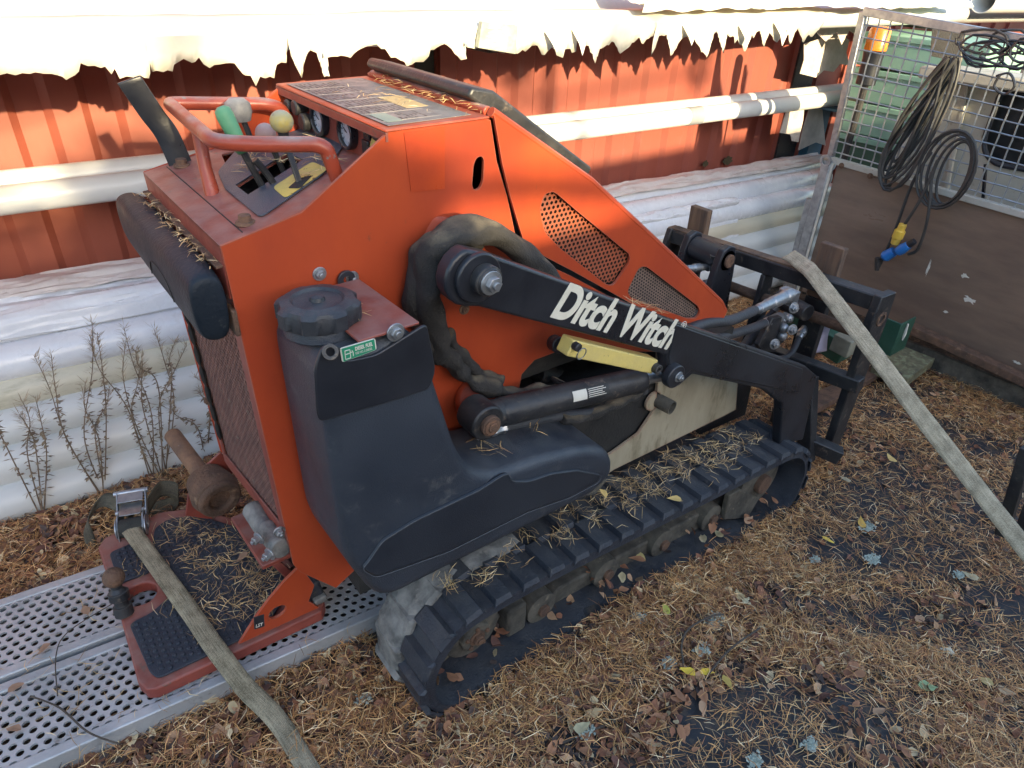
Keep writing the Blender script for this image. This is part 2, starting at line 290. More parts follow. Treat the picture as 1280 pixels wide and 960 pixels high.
def tag(o, label=None, cat=None, group=None, kind=None):
    if label: o['label'] = label
    if cat: o['category'] = cat
    if group: o['group'] = group
    if kind: o['kind'] = kind
    return o
def copy_tree(o, parent=None, loc=None):
    c = o.copy(); COL.objects.link(c)
    if parent: c.parent = parent
    if loc is not None: c.location = loc
    for ch in list(o.children): copy_tree(ch, c)
    return c
def spline(pts, k=6):
    P_ = [Vector(p) for p in pts]; out = []
    for i in range(len(P_) - 1):
        p0 = P_[max(i-1, 0)]; p1 = P_[i]; p2 = P_[i+1]; p3 = P_[min(i+2, len(P_)-1)]
        for j in range(k):
            t = j / k
            out.append(0.5 * ((2*p1) + (p2-p0)*t + (2*p0-5*p1+4*p2-p3)*t*t + (3*p1-p0-3*p2+p3)*t*t*t))
    out.append(P_[-1]); return out
def fillet(pts, r=0.03, k=5):
    """round the corners of an open polyline"""
    P_ = [Vector(p) for p in pts]; out = [P_[0]]
    for i in range(1, len(P_) - 1):
        a = (P_[i-1] - P_[i]); b = (P_[i+1] - P_[i]); d = min(r, a.length*0.45, b.length*0.45)
        s = P_[i] + a.normalized()*d; e = P_[i] + b.normalized()*d
        for j in range(k + 1):
            t = j / k; out.append((1-t)**2*s + 2*t*(1-t)*P_[i] + t*t*e)
    out.append(P_[-1]); return out
def fillet_loop(pts, r=0.02, k=4):
    P_ = [Vector(p) for p in pts]; n = len(P_); out = []
    for i in range(n):
        a = (P_[i-1] - P_[i]); b = (P_[(i+1) % n] - P_[i]); d = min(r, a.length*0.45, b.length*0.45)
        s = P_[i] + a.normalized()*d; e = P_[i] + b.normalized()*d
        for j in range(k + 1):
            t = j / k; out.append((1-t)**2*s + 2*t*(1-t)*P_[i] + t*t*e)
    return out
def circ(c, r, u, v, n=16):
    c = Vector(c); u = Vector(u); v = Vector(v)
    return [c + u*r*math.cos(2*math.pi*k/n) + v*r*math.sin(2*math.pi*k/n) for k in range(n)]
def inside(p, poly):
    x, y = p; r = False; n = len(poly)
    for i in range(n):
        x1, y1 = poly[i]; x2, y2 = poly[(i+1) % n]
        if (y1 > y) != (y2 > y) and x < (x2-x1)*(y-y1)/(y2-y1) + x1: r = not r
    return r
def perforated(outline, pitch, rad, origin, u, v, n=6, wall=0.0, hexa=True, sides=12, squash=1.0):
    """sheet with real holes: rings of quads round each hole, cells kept where their centre lies in the outline (u,v coordinates)"""
    mb = MB(); o = Vector(origin); u = Vector(u); v = Vector(v); nn = u.cross(v).normalized()
    us = [p[0] for p in outline]; vs_ = [p[1] for p in outline]
    R = pitch / math.sqrt(3); j = 0; y = min(vs_)
    outer_a = [math.pi/6 + math.pi*k/3 for k in range(6)]
    while y < max(vs_):
        x = min(us) + (pitch/2 if j % 2 else 0)
        while x < max(us):
            if inside((x, y), outline):
                O = []
                for k in range(6):
                    a = outer_a[k]; b = outer_a[(k+1) % 6]
                    A = (R*math.cos(a), R*math.sin(a)); B = (R*math.cos(b), R*math.sin(b))
                    O.append(A); O.append(((A[0]+B[0])/2, (A[1]+B[1])/2))
                I = [(rad*math.cos(math.atan2(q[1], q[0])), rad*squash*math.sin(math.atan2(q[1], q[0]))) for q in O]
                pts = [o + u*(x+q[0]) + v*(y+q[1]*squash) for q in O] + [o + u*(x+q[0]) + v*(y+q[1]) for q in I]
                fs = [(k, (k+1) % 12, 12+(k+1) % 12, 12+k) for k in range(12)]
                if wall:
                    pts += [p + nn*wall for p in pts[12:24]]; fs += [(12+k, 12+(k+1) % 12, 24+(k+1) % 12, 24+k) for k in range(12)]
                mb.add(pts, fs)
            x += pitch
        y += pitch*math.sqrt(3)/2*squash; j += 1
    return mb
def bolt(parent, c, axis, r=0.012, h=0.01, m=None, washer=True, name='bolt'):
    c = Vector(c); a = Vector(axis).normalized(); mb = MB(); r = r*0.8; h = h*0.8
    if washer: mb.cyl(c, c + a*0.003, r*1.7, n=18); c = c + a*0.003
    mb.cyl(c, c + a*h, r*1.12, n=6); mb.cyl(c + a*h, c + a*(h*1.5), r*0.55, n=12)
    return mb.build(name, m or STEEL, parent, bevel=0.0008)
def text_obj(name, s, m, parent, loc, R, size, extrude=0.0006, shear=0.0, offset=0.0, xscale=1.0, align='LEFT', space=1.0):
    cu = bpy.data.curves.new(name, 'FONT'); cu.body = s; cu.size = size; cu.extrude = extrude; cu.shear = shear; cu.offset = offset
    cu.align_x = align; cu.space_character = space
    t = bpy.data.objects.new(name, cu); COL.objects.link(t)
    bpy.context.view_layer.update()
    me = bpy.data.meshes.new_from_object(t.evaluated_get(bpy.context.evaluated_depsgraph_get()))
    bpy.data.objects.remove(t)
    M = Matrix.Translation(Vector(loc)) @ R.to_4x4() @ Matrix.Diagonal((xscale, 1, 1, 1))
    me.transform(M); me.materials.clear(); me.materials.append(m)
    o = bpy.data.objects.new(name, me); COL.objects.link(o)
    if parent: attach(o, parent)
    return o
def ground_z(x, y):
    t = min(1, max(0, (x - 0.95) / 0.95)); t = t*t*(3-2*t)
    return -0.10*t

# ================================================================== LOADER
loader = thing('compact_track_loader', 'orange and black stand-on compact track loader parked on the leaf-strewn ground beside the pipe stack', 'track loader', (1.1, 1.27, 0.0))
def xz(pts, y): return [(p[0], y, p[2]) for p in pts]
Y0, Y1 = 1.04, 1.50
# --- side panels
side_px = [(0.2622, 1.0400, 1.1508), (0.3922, 1.0400, 1.1795), (0.5544, 1.0400, 1.2859), (0.7420, 1.0400, 1.2879), (0.7542, 1.0400, 1.2841), (0.7705, 1.0400, 1.2098), (0.7972, 1.0400, 1.1402), (0.8251, 1.0400, 1.0451), (0.8474, 1.0400, 1.0132), (0.9872, 1.0400, 0.9309), (1.1974, 1.0400, 0.7959), (1.4043, 1.0400, 0.6775), (1.4052, 1.0400, 0.6070), (0.9675, 1.0400, 0.7500), (0.8909, 1.0400, 0.7490), (0.8554, 1.0400, 0.7227), (0.8489, 1.0400, 0.6730), (0.8330, 1.0400, 0.6162), (0.7430, 1.0400, 0.5381), (0.5680, 1.0400, 0.4562), (0.3615, 1.0400, 0.3427), (0.2916, 1.0400, 0.4370), (0.2815, 1.0400, 0.4643)]
slot = fillet_loop([(0.7258, 1.0400, 1.2226), (0.7362, 1.0400, 1.2241), (0.7416, 1.0400, 1.2163), (0.7406, 1.0400, 1.1790), (0.7336, 1.0400, 1.1653), (0.7211, 1.0400, 1.1642), (0.7157, 1.0400, 1.1739), (0.7189, 1.0400, 1.2108)], 0.01)
slot2 = circ((0.6491, 1.0400, 0.9155), 0.035, (1, 0, 0), (0, 0, 1), 12)
mb = MB().plate(side_px, [slot], (0, 0.006, 0)); sidep = mb.build('side_panel', ORANGE, loader)
mb = MB().plate([(p[0], Y1 - 0.006, p[2]) for p in side_px], [], (0, 0.006, 0)); mb.build('side_panel', ORANGE, loader, bevel=0.0025)
# pressed boss and lower pivot boss on the side
mb = MB().tube([(0.6314, 1.0450, 1.0855), (0.6223, 1.0300, 1.0921)], [0.052, 0.040], n=28); mb.build('pressed_boss', ORANGE, loader, bevel=0.006, seg=3)
mb = MB().tube([(0.7356, 1.0450, 0.6949), (0.7039, 1.0000, 0.7317)], [0.055, 0.045], n=28); mb.build('pressed_boss', ORANGE, loader, bevel=0.01, seg=3)
# pivot tower behind the arm end
mb = MB().cyl((0.640, 1.045, 1.045), (0.628, 0.93, 1.045), 0.034, n=28); mb.build('pivot_tube', BLACKOLD, loader, bevel=0.004)
for q in ((0.4089, 1.0400, 1.0729), (0.4664, 1.0400, 1.0521)): bolt(loader, q, (0, -1, 0), 0.009, 0.008)
bolt(loader, (0.2663, 1.0400, 0.5665), (0, -1, 0), 0.009, 0.012)
bolt(loader, (0.3537, 1.0400, 0.9403), (0, -1, 0), 0.006, 0.004, RUSTBOLT)
# --- cream lower frame plate with the exhaust stub
cream_px = [(1.3179, 1.0360, 0.6465), (1.7179, 1.0360, 0.5099), (1.7780, 1.0360, 0.2711), (1.7159, 1.0360, 0.2698), (1.2163, 1.0360, 0.2786), (0.9851, 1.0360, 0.2375), (0.8440, 1.0360, 0.3125), (1.0038, 1.0360, 0.3423), (1.1956, 1.0360, 0.3490), (1.2968, 1.0360, 0.3737), (1.3501, 1.0360, 0.4366), (1.3454, 1.0360, 0.5198)]
hole = circ((1.3401, 1.0360, 0.4680), 0.030, (1, 0, 0), (0, 0, 1), 18)
MB().plate(cream_px, [hole], (0, 0.008, 0)).build('lower_frame_plate', CREAM, loader, bevel=0.004, seg=3)
c = Vector((1.3401, 1.0360, 0.4680))
MB().ring(c + Vector((0, 0.15, 0.0)), c + Vector((0.03, -0.045, -0.008)), 0.021, 0.018, 20).build('exhaust_stub', UNDER, loader)
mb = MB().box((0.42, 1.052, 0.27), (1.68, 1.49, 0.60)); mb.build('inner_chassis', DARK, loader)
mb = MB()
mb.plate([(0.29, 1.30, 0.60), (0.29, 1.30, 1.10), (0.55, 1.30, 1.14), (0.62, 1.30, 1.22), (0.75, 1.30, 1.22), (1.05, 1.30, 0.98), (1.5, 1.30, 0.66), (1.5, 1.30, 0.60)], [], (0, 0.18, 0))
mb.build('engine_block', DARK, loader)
# things glimpsed in the dark opening
mb = MB().cyl((0.9967, 1.1600, 0.6126), (1.1497, 1.1600, 0.5290), 0.035, n=16); mb.cyl((1.0571, 1.1200, 0.5329), (1.3471, 1.1200, 0.4242), 0.02, n=12); mb.build('oil_filter', BLACKOLD, loader, bevel=0.003)
# --- console
Zc = lambda x: 1.150 + (x - 0.262) * 0.20
xe = 0.585
con = [(0.262, Y0 + .006, Zc(0.262)), (xe, Y0 + .006, Zc(xe)), (xe, Y1 - .006, Zc(xe)), (0.262, Y1 - .006, Zc(0.262))]
def onc(q, dz=0.0): return (q[0], q[1], Zc(q[0]) + dz)
def onplane(x, y): return (x, y, Zc(x))
h1 = [onplane(p[0], p[1]) for p in [(0.3601, 1.2526, 1.1750), (0.4847, 1.3239, 1.1750), (0.4903, 1.2583, 1.1750), (0.3601, 1.1893, 1.1750)]]
h2 = fillet_loop([onplane(*t) for t in ((0.385, 1.375), (0.43, 1.35), (0.47, 1.36), (0.47, 1.42), (0.40, 1.45))], 0.01)
h3 = fillet_loop([onplane(*t) for t in ((0.50, 1.36), (0.53, 1.36), (0.53, 1.44), (0.50, 1.44))], 0.01)
MB().plate(con, [h1, h2, h3], (0, 0, -0.004)).build('console_top', ORANGE_OLD, loader)
# hairline step of the rear lid
MB().box((0.302, Y0 + .02, Zc(0.302)), (0.3035, Y1 - .02, Zc(0.302) + 0.0012)).build('lid_seam', DARK, loader)
pl = fillet_loop([onplane(p[0], p[1]) for p in [(0.3609, 1.3500, 1.1750), (0.3423, 1.2574, 1.1750), (0.3404, 1.0911, 1.1750), (0.3488, 1.0861, 1.1750), (0.4845, 1.1587, 1.1750), (0.5863, 1.2733, 1.1750), (0.5804, 1.4239, 1.1750), (0.4351, 1.4454, 1.1750)]], 0.012)
MB().plate([(p[0], p[1], p[2] + 0.0015) for p in pl], [[(p[0], p[1], p[2] + .0015) for p in h] for h in (h1,)], (0, 0, 0.0025)).build('console_plate', CONSOLE, loader, bevel=0.001)
pl = fillet_loop([onplane(p[0], p[1]) for p in [(0.3995, 1.1784, 1.1800), (0.4953, 1.2291, 1.1800), (0.4990, 1.1694, 1.1800), (0.3964, 1.1147, 1.1800)]], 0.012)
yd = MB().plate([(p[0], p[1], p[2] + 0.0045) for p in pl], [], (0, 0, 0.0008)).build('yellow_decal', YELLOWDECAL, loader)
sl = fillet_loop([onplane(p[0], p[1]) for p in [(0.4144, 1.1490, 1.1800), (0.4456, 1.1728, 1.1800), (0.4674, 1.1656, 1.1800), (0.4291, 1.1302, 1.1800)]], 0.006)
MB().plate([(p[0], p[1], p[2] + 0.0056) for p in sl], [], (0, 0, 0.0006)).build('lever_slot', DARK, loader)
mb = MB().box((0.36, 1.12, 1.02), (0.56, 1.46, 1.03)); mb.build('console_floor', DARK, loader)
mb = MB()
for k, x in enumerate((0.38, 0.405, 0.44, 0.465)): mb.box((x, 1.17, 1.10 + 0.004*k), (x + 0.016, 1.24, 1.112 + 0.004*k))
mb.build('valve_linkage', YELLOWDECAL, loader, bevel=0.002)
# rear band of the box, rear flanges and lower ledge
mb = MB().box((0.262, Y0 + .006, 1.06), (0.268, Y1 - .006, Zc(0.262))); mb.build('rear_panel', ORANGE_OLD, loader, bevel=0.004, seg=3)
def rx(z): return 0.264 + (1.15 - z) * 0.03
mb = MB().plate([(rx(1.06), Y0 + .006, 1.06), (rx(.50), Y0 + .006, .50), (rx(.50), 1.088, .50), (rx(1.06), 1.088, 1.06)], [], (0.004, 0, 0)); mb.build('rear_flange', ORANGE_OLD, loader, bevel=0.001)
mb = MB().plate([(rx(1.06), Y1 - .006, 1.06), (rx(.43), Y1 - .006, .43), (rx(.43), 1.468, .43), (rx(1.06), 1.468, 1.06)], [], (0.004, 0, 0))
mb.plate([(rx(.50), 1.088, .50), (rx(.43), 1.468, .43), (rx(.47), 1.468, .47), (rx(.54), 1.088, .54)], [], (0.004, 0, 0)); mb.build('rear_flange', ORANGE_OLD, loader, bevel=0.001)
mb = MB()
mb.tube([(rx(z) - 0.001, 1.462, z) for z in np.arange(0.52, 1.06, 0.013)], [0.006 if k % 4 else 0.002 for k in range(len(np.arange(0.52, 1.06, 0.013)))], 6); mb.build('flange_fringe', DARK, loader)
for z in (0.98, 0.62): bolt(loader, (rx(z) - 0.0, 1.484, z), (-1, 0, 0), 0.009, 0.006, RUSTBOLT)
# expanded metal rear grille
u = Vector((0, 1, 0)); v = Vector((0.03, 0, -1)).normalized()
grl = perforated([(0, 0), (0.39, 0), (0.39, 0.60), (0.0, 0.53)], 0.0205, 0.0078, (rx(1.05) + 0.006, 1.084, 1.05), u, v, wall=-0.004, squash=0.62)
grl.build('rear_grille', mat('dusty_red_brown_grille', (0.21, 0.10, 0.075), (0.14, 0.075, 0.06), rough=0.8, scale=20, bump=0.4, spots=(0.24, 0.2, 0.15), spot_scale=30, spot_thr=(0.6, 0.7)), loader, smooth=0)
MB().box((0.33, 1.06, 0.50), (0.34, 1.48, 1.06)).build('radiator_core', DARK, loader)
# --- hip pad
mb = MB()
sec = [(0.010, 0.006), (0.001, -0.006), (0.000, -0.050), (0.004, -0.086), (0.014, -0.104), (0.036, -0.108), (0.056, -0.10), (0.058, -0.03), (0.054, 0.006), (0.030, 0.012)]
ys = [1.035, 1.04, 1.055, 1.10, 1.2, 1.3, 1.4, 1.48, 1.525, 1.54, 1.545]
sc = [0.84, 0.93, 1.0, 1.03, 1.03, 1.0, 1.0, 0.98, 0.90, 0.78, 0.6]
vs = []
for y, s_ in zip(ys, sc):
    for (a, b) in sec: vs.append((0.200 + 0.03 + (a - 0.03) * s_, y, 1.056 + (b + 0.05) * s_ + 0.003*math.sin(y*23)))
n = len(sec); fs = [(i*n+k, i*n+(k+1) % n, (i+1)*n+(k+1) % n, (i+1)*n+k) for i in range(len(ys)-1) for k in range(n)]
fs += [tuple(range(n)), tuple((len(ys)-1)*n + k for k in range(n))[::-1]]
mb.add(vs, fs); pad = mb.build('hip_pad', VINYL, loader, smooth=80)
md = pad.modifiers.new('sub', 'SUBSURF'); md.levels = md.render_levels = 2
mb = MB(); mb.tube(spline([(0.2005, 1.15, 1.030), (0.1995, 1.17, 1.060), (0.1995, 1.22, 1.068), (0.1995, 1.27, 1.060), (0.2005, 1.29, 1.030)], 5), 0.0010, 6); mb.build('pad_seam', DARK, pad)
MB().box((0.258, 1.035, 1.00), (0.266, 1.075, 1.045)).build('pad_bracket', RUST, loader, bevel=0.002)
mb = MB().plate([(0.262, 1.05, 1.117), (0.262, 1.49, 1.117), (0.252, 1.49, 1.116), (0.252, 1.05, 1.116)], [], (0, 0, -0.003)); mb.build('pad_shelf', RUST, loader)
# --- instrument panel and top cover
gx = 0.572
gp = MB().plate([(gx, Y0 + .008, 1.285), (gx - 0.002, Y0 + .008, 1.205), (gx - 0.002, Y1 - .008, 1.205), (gx, Y1 - .008, 1.285)], [], (0.004, 0, 0)).build('instrument_panel', ORANGE_OLD, loader)
MB().box((gx - 0.014, Y0 + .008, 1.198), (gx, Y1 - .008, 1.206)).build('instrument_ledge', ORANGE_OLD, gp, bevel=0.002)
for gy in (1.339, 1.219):
    g = MB().ring((gx, gy, 1.247), (gx - 0.016, gy, 1.247), 0.030, 0.024, 32).build('gauge', BLACK, gp, bevel=0.0015)
    d = MB().cyl((gx, gy, 1.247), (gx - 0.009, gy, 1.247), 0.0245, n=32).build('dial', DIAL, loader)
    mb = MB()
    for k in range(11):
        a = math.radians(-40 + 26*k); mb.bar((gx - .0095, gy + .017*math.cos(a), 1.247 + .017*math.sin(a)), (gx - .0095, gy + .022*math.cos(a), 1.247 + .022*math.sin(a)), 0.0014, 0.0006, (1, 0, 0))
    mb.bar((gx - .0098, gy, 1.247), (gx - .0098, gy + 0.014, 1.247 + 0.008), 0.0018, 0.0006, (1, 0, 0)); mb.build('dial_marks', DARK, d)
for (ky, kz, r, h) in ((1.41, 1.258, 0.015, 0.03), (1.385, 1.235, 0.017, 0.028), (1.45, 1.255, 0.013, 0.03)):
    MB().tube([(gx, ky, kz), (gx - h*0.5, ky, kz), (gx - h, ky, kz)], [r*0.6, r, r*0.96], n=20).build('pull_knob', BLACKOLD, loader, bevel=0.003)
for (ky, kz) in ((1.150, 1.262), (1.118, 1.266), (1.158, 1.232)):
    MB().box((gx - 0.006, ky - .012, kz - .014), (gx, ky + .012, kz + .014)).build('rocker_switch', BLACK, loader, bevel=0.002)
MB().plate([(gx - .008, 1.145, 1.222), (gx - .008, 1.122, 1.222), (gx - .006, 1.105, 1.252), (gx - .006, 1.128, 1.256)], [], (0.002, 0, 0)).build('ignition_plate', YELLOWDECAL, loader)
MB().cyl((gx - .008, 1.126, 1.238), (gx - .016, 1.126, 1.238), 0.005, n=12).build('ignition_switch', BLACKOLD, loader)
top = MB().plate([(0.546, Y0 - .002, 1.289), (0.752, Y0 - .002, 1.291), (0.752, Y1 + .002, 1.291), (0.546, Y1 + .002, 1.289)], [], (0, 0, -0.005)).build('top_cover', ORANGE, loader, bevel=0.0025)
MB().box((0.546, Y0 - .002, 1.270), (0.550, Y1 + .002, 1.2840)).build('top_cover_lip', ORANGE_OLD, loader)
dec = MB().plate([(0.560, 1.055, 1.2905), (0.728, 1.062, 1.2912), (0.728, 1.478, 1.2912), (0.560, 1.478, 1.2905)], [], (0, 0, 0.0006)).build('instruction_plate', GREYPLATE, loader)
M1 = mat('pale_decal_print', (0.40, 0.36, 0.30), rough=0.6, spots=(0.2, 0.18, 0.15), spot_scale=90); M2 = mat('dark_decal_print', (0.06, 0.055, 0.05), rough=0.6, spots=(0.2, 0.18, 0.15), spot_scale=120, spot_thr=(0.5, 0.56))
mb = MB(); mb2 = MB()
rnd = random.Random(3)
for col_ in range(6):
    ya = 1.085 + col_ * 0.064
    mb.box((0.565, ya - 0.004, 1.2913), (0.724, ya - 0.001, 1.2916))
    for r_ in range(17):
        xx = 0.568 + r_ * 0.0092; k = 0.0
        while k < 0.045:
            wdt = rnd.uniform(0.006, 0.018)
            if rnd.random() < 0.85: mb2.box((xx, ya + 0.002 + k, 1.2913), (xx + 0.0045, ya + 0.002 + min(k + wdt, 0.052), 1.2915))
            k += wdt + 0.003
mb.build('print_rule', M1, dec); mb2.build('print_line', M2, dec)
MB().box((0.57, 1.075, 1.2917), (0.60, 1.14, 1.2920)).build('print_patch', mat('pale_green_print', (0.32, 0.38, 0.30), rough=0.6), dec)
MB().box((0.655, 1.16, 1.2917), (0.70, 1.27, 1.2920)).build('print_patch', mat('pale_yellow_print', (0.55, 0.42, 0.2), rough=0.6), dec)
# hinge tube
MB().cyl((0.757, 1.052, 1.296), (0.757, 1.485, 1.296), 0.009, n=16).build('hinge_tube', RAIL, loader, bevel=0.002)
# ghost of a removed decal on the side panel
MB().plate([(0.5797, 1.0385, 1.2810), (0.6583, 1.0385, 1.2832), (0.6565, 1.0385, 1.1774), (0.5886, 1.0385, 1.1823)], [], (0, 0.001, 0)).build('decal_ghost', mat('unfaded_orange_paint', (0.44, 0.062, 0.018), (0.36, 0.048, 0.018), rough=0.34, scale=8, spec=0.25), loader)
# --- engine hood
hood_px = [(0.7550, 1.0320, 1.2962), (1.0096, 1.0320, 1.1385), (1.3437, 1.0320, 0.8845), (1.5634, 1.0320, 0.7157), (1.5914, 1.0320, 0.6831), (1.5784, 1.0320, 0.6562), (1.4554, 1.0320, 0.6736), (1.3883, 1.0320, 0.7051), (1.1857, 1.0320, 0.8154), (0.9831, 1.0320, 0.9462), (0.8527, 1.0320, 1.0269), (0.8372, 1.0320, 1.0436), (0.8209, 1.0320, 1.0847), (0.7987, 1.0320, 1.1422), (0.7774, 1.0320, 1.2064), (0.7649, 1.0320, 1.2573)]
g1 = fillet_loop([(0.8819, 1.0320, 1.1336), (0.9064, 1.0320, 1.1362), (0.9813, 1.0320, 1.0792), (1.1530, 1.0320, 0.9507), (1.1567, 1.0320, 0.9302), (1.1126, 1.0320, 0.8821), (1.0881, 1.0320, 0.8901), (0.9353, 1.0320, 1.0114), (0.8903, 1.0320, 1.0551), (0.8740, 1.0320, 1.1044)], 0.012)
g2 = fillet_loop([(1.1926, 1.0320, 0.9101), (1.2179, 1.0320, 0.9064), (1.4547, 1.0320, 0.7372), (1.4677, 1.0320, 0.7144), (1.4547, 1.0320, 0.7009), (1.4121, 1.0320, 0.7128), (1.1766, 1.0320, 0.8349), (1.1621, 1.0320, 0.8555)], 0.012)
MB().plate(hood_px, [g1, g2], (0, 0.006, 0)).build('engine_hood', ORANGE, loader)
HG = mat('dusty_grille_steel', (0.22, 0.15, 0.12), (0.15, 0.11, 0.09), rough=0.6, scale=25)
uX = Vector((1, 0, 0)); vZ = Vector((0, 0, 1))
perforated([(p[0], p[2]) for p in g1], 0.0118, 0.0037, (0, 1.041, 0), uX, vZ, wall=0.0, sides=12).build('hood_grille', mat('grille_orange_brown', (0.34, 0.09, 0.04), (0.25, 0.075, 0.04), rough=0.5, scale=25), loader, smooth=0)
u2 = Vector((0.82, 0, -0.57)).normalized(); v2 = Vector((0.57, 0, 0.82)).normalized()
g2uv = [((Vector(p)).dot(u2), (Vector(p)).dot(v2)) for p in g2]
perforated(g2uv, 0.0105, 0.0034, (0, 1.041, 0), u2, v2, wall=0.0, squash=0.75).build('hood_grille', HG, loader, smooth=0)
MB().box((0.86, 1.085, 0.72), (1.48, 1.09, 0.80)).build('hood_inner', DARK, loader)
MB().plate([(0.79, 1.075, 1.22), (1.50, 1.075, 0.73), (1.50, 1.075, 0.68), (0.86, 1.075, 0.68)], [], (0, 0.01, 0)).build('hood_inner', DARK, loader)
# folded top of the hood: sloped red border and nose
A = hood_px[0]; B_ = hood_px[1]; Cc = hood_px[3]; D_ = hood_px[4]; E_ = hood_px[5]
mb = MB()
prof = [A, B_, hood_px[2], Cc, D_, E_]
ridge = [(p[0], p[2]) for p in prof]
for i in range(len(ridge) - 1):
    (xa, za), (xb, zb) = ridge[i], ridge[i+1]
    mb.add([(xa, 1.032, za), (xb, 1.032, zb), (xb, 1.505, zb), (xa, 1.505, za)], [(0, 1, 2, 3)])
mb.build('hood_top', ORANGE, loader, solid=0.006, bevel=0.003)
mb = MB().tube([(p[0] + 0.0, 1.040, p[2] + 0.002) for p in prof], 0.009, 10); mb.build('hood_edge_roll', ORANGE, loader)
MB().plate([(p[0], 1.499, p[2]) for p in hood_px], [], (0, 0.006, 0)).build('engine_hood', ORANGE, loader)
# black radiator screen standing proud of the slope
a = Vector((A[0] + 0.01, 0, A[2])); b = Vector((B_[0] + 0.03, 0, B_[2] - 0.02)); d = (b - a).normalized(); nrm = Vector((-d.z, 0, d.x)); nrm = nrm if nrm.z > 0 else -nrm
p0 = a - d*0.035; mb = MB()
prof2 = [p0 + nrm*0.002, p0 + nrm*0.020, a + nrm*0.038 + d*0.012, b + nrm*0.036, b + nrm*0.004]
mb.plate([(q.x, 1.085, q.z) for q in prof2], [], (0, 0.39, 0)); scr = mb.build('radiator_screen', BLACKOLD, loader, bevel=0.006, seg=3)
# --- hand rail
RZ = 1.263
path = fillet([(0.489, 1.10, 1.185), (0.470, 1.10, RZ - .008), (0.455, 1.105, RZ), (0.370, 1.150, RZ), (0.318, 1.185, RZ + .003), (0.335, 1.49, RZ + .006), (0.350, 1.49, RZ + .006), (0.50, 1.445, RZ), (0.53, 1.445, RZ - .01), (0.548, 1.445, 1.21)], 0.045, 6)
MB().tube(path, 0.0125, 14).build('hand_rail', RAIL, loader)
MB().tube([(0.328, 1.30, RZ), (0.324, 1.285, 1.20), (0.322, 1.262, 1.155)], [0.011, 0.011, 0.013], 14).build('rail_post', RAIL, loader)
# --- levers
def lever(base, mid, tip, r, mname='lever'):
    return MB().tube(spline([base, mid, tip], 5), r, 10).build(mname, BLACKOLD, loader)
lever((0.425, 1.185, 1.10), (0.410, 1.20, 1.18), (0.385, 1.205, 1.225), 0.006)
gt = Vector((0.3508, 1.2250, 1.3077)); gb = Vector((0.3682, 1.2100, 1.2434))
dr = (gt - gb)
MB().tube([gb - dr*0.1, gb, gb + dr*0.2, gb + dr*0.8, gb + dr*0.95, gb + dr*1.02], [0.009, 0.012, 0.0125, 0.0145, 0.0125, 0.006], 18).build('lever_grip', GREENGRIP, loader, smooth=80)
MB().tube([gb + Vector((0, 0, -0.08)) + Vector((0.03, 0, 0)), gb - dr*0.2, gb], 0.006, 10).build('lever', BLACKOLD, loader)
kc = Vector((0.4383, 1.2000, 1.2818)); MB().sphere(kc, 0.0195, 24, 16, (1, 1, 0.96)).build('ball_knob', KNOBY, loader, smooth=80)
MB().bar((0.4407, 1.1524, 1.1750), kc + Vector((0.0, 0, -0.02)), 0.010, 0.005).build('lever', BLACKOLD, loader, bevel=0.001)
MB().cyl(kc + Vector((0, 0, -0.030)), kc + Vector((0, 0, -0.012)), 0.008, 0.010, n=14).build('knob_collar', BLACKOLD, loader)
kc = Vector((0.4425, 1.3000, 1.2418)); MB().sphere(kc, 0.0185, 24, 16).build('ball_knob', KNOBP, loader, smooth=80)
MB().tube([(kc.x + .03, kc.y, 1.15), kc], 0.0055, 10).build('lever', BLACKOLD, loader)
kc = Vector((0.4316, 1.4000, 1.2719)); MB().tube([kc + Vector((0, 0, -0.025)), kc + Vector((0, 0, -0.01)), kc + Vector((0, 0, 0.006)), kc + Vector((0, 0, 0.014))], [0.020, 0.0245, 0.023, 0.014], 20).build('ball_knob', KNOBG, loader, smooth=60)
MB().tube([(kc.x + .03, kc.y, 1.15), kc], 0.0055, 10).build('lever', BLACKOLD, loader)
# upright black lever blade at the far rear corner
t0 = [(0.330, 1.475, 1.150), (0.318, 1.487, 1.215), (0.300, 1.495, 1.256), (0.276, 1.497, 1.315)]
wv = Vector((0.020, -0.004, 0.006)); mb = MB()
vs = []
for p in spline(t0, 5): vs += [Vector(p) - wv, Vector(p) + wv]
fs = [(2*i, 2*i+1, 2*i+3, 2*i+2) for i in range(len(vs)//2 - 1)]
mb.add(vs, fs).build('parking_lever', BLACK, loader, solid=0.007, bevel=0.002)
for q in ((0.318, 1.088), (0.325, 1.455)):
    MB().tube([(q[0], q[1], Zc(q[0])), (q[0], q[1], Zc(q[0]) + .004), (q[0], q[1], Zc(q[0]) + .0045), (q[0], q[1], Zc(q[0]) + .014)], [0.016, 0.015, 0.010, 0.0095], 14).build('rubber_plug', RUSTBOLT, loader, smooth=30)
# --- fuel tank
tp = [(0.312, 1.035), (0.472, 1.040), (0.500, 0.965), (0.553, 0.765), (0.585, 0.700), (0.640, 0.668), (0.76, 0.655), (0.88, 0.628), (0.955, 0.590), (0.982, 0.550), (0.985, 0.505), (0.93, 0.470), (0.375, 0.478), (0.318, 0.62)]
tp3 = fillet_loop([(p[0], 0.838, p[1]) for p in tp], 0.045, 5)
tank = MB().pillow([(p[0], p[2]) for p in tp3], 0.838, 1.028, 0.024, 5).build('fuel_tank', PLASTIC, loader, smooth=45)
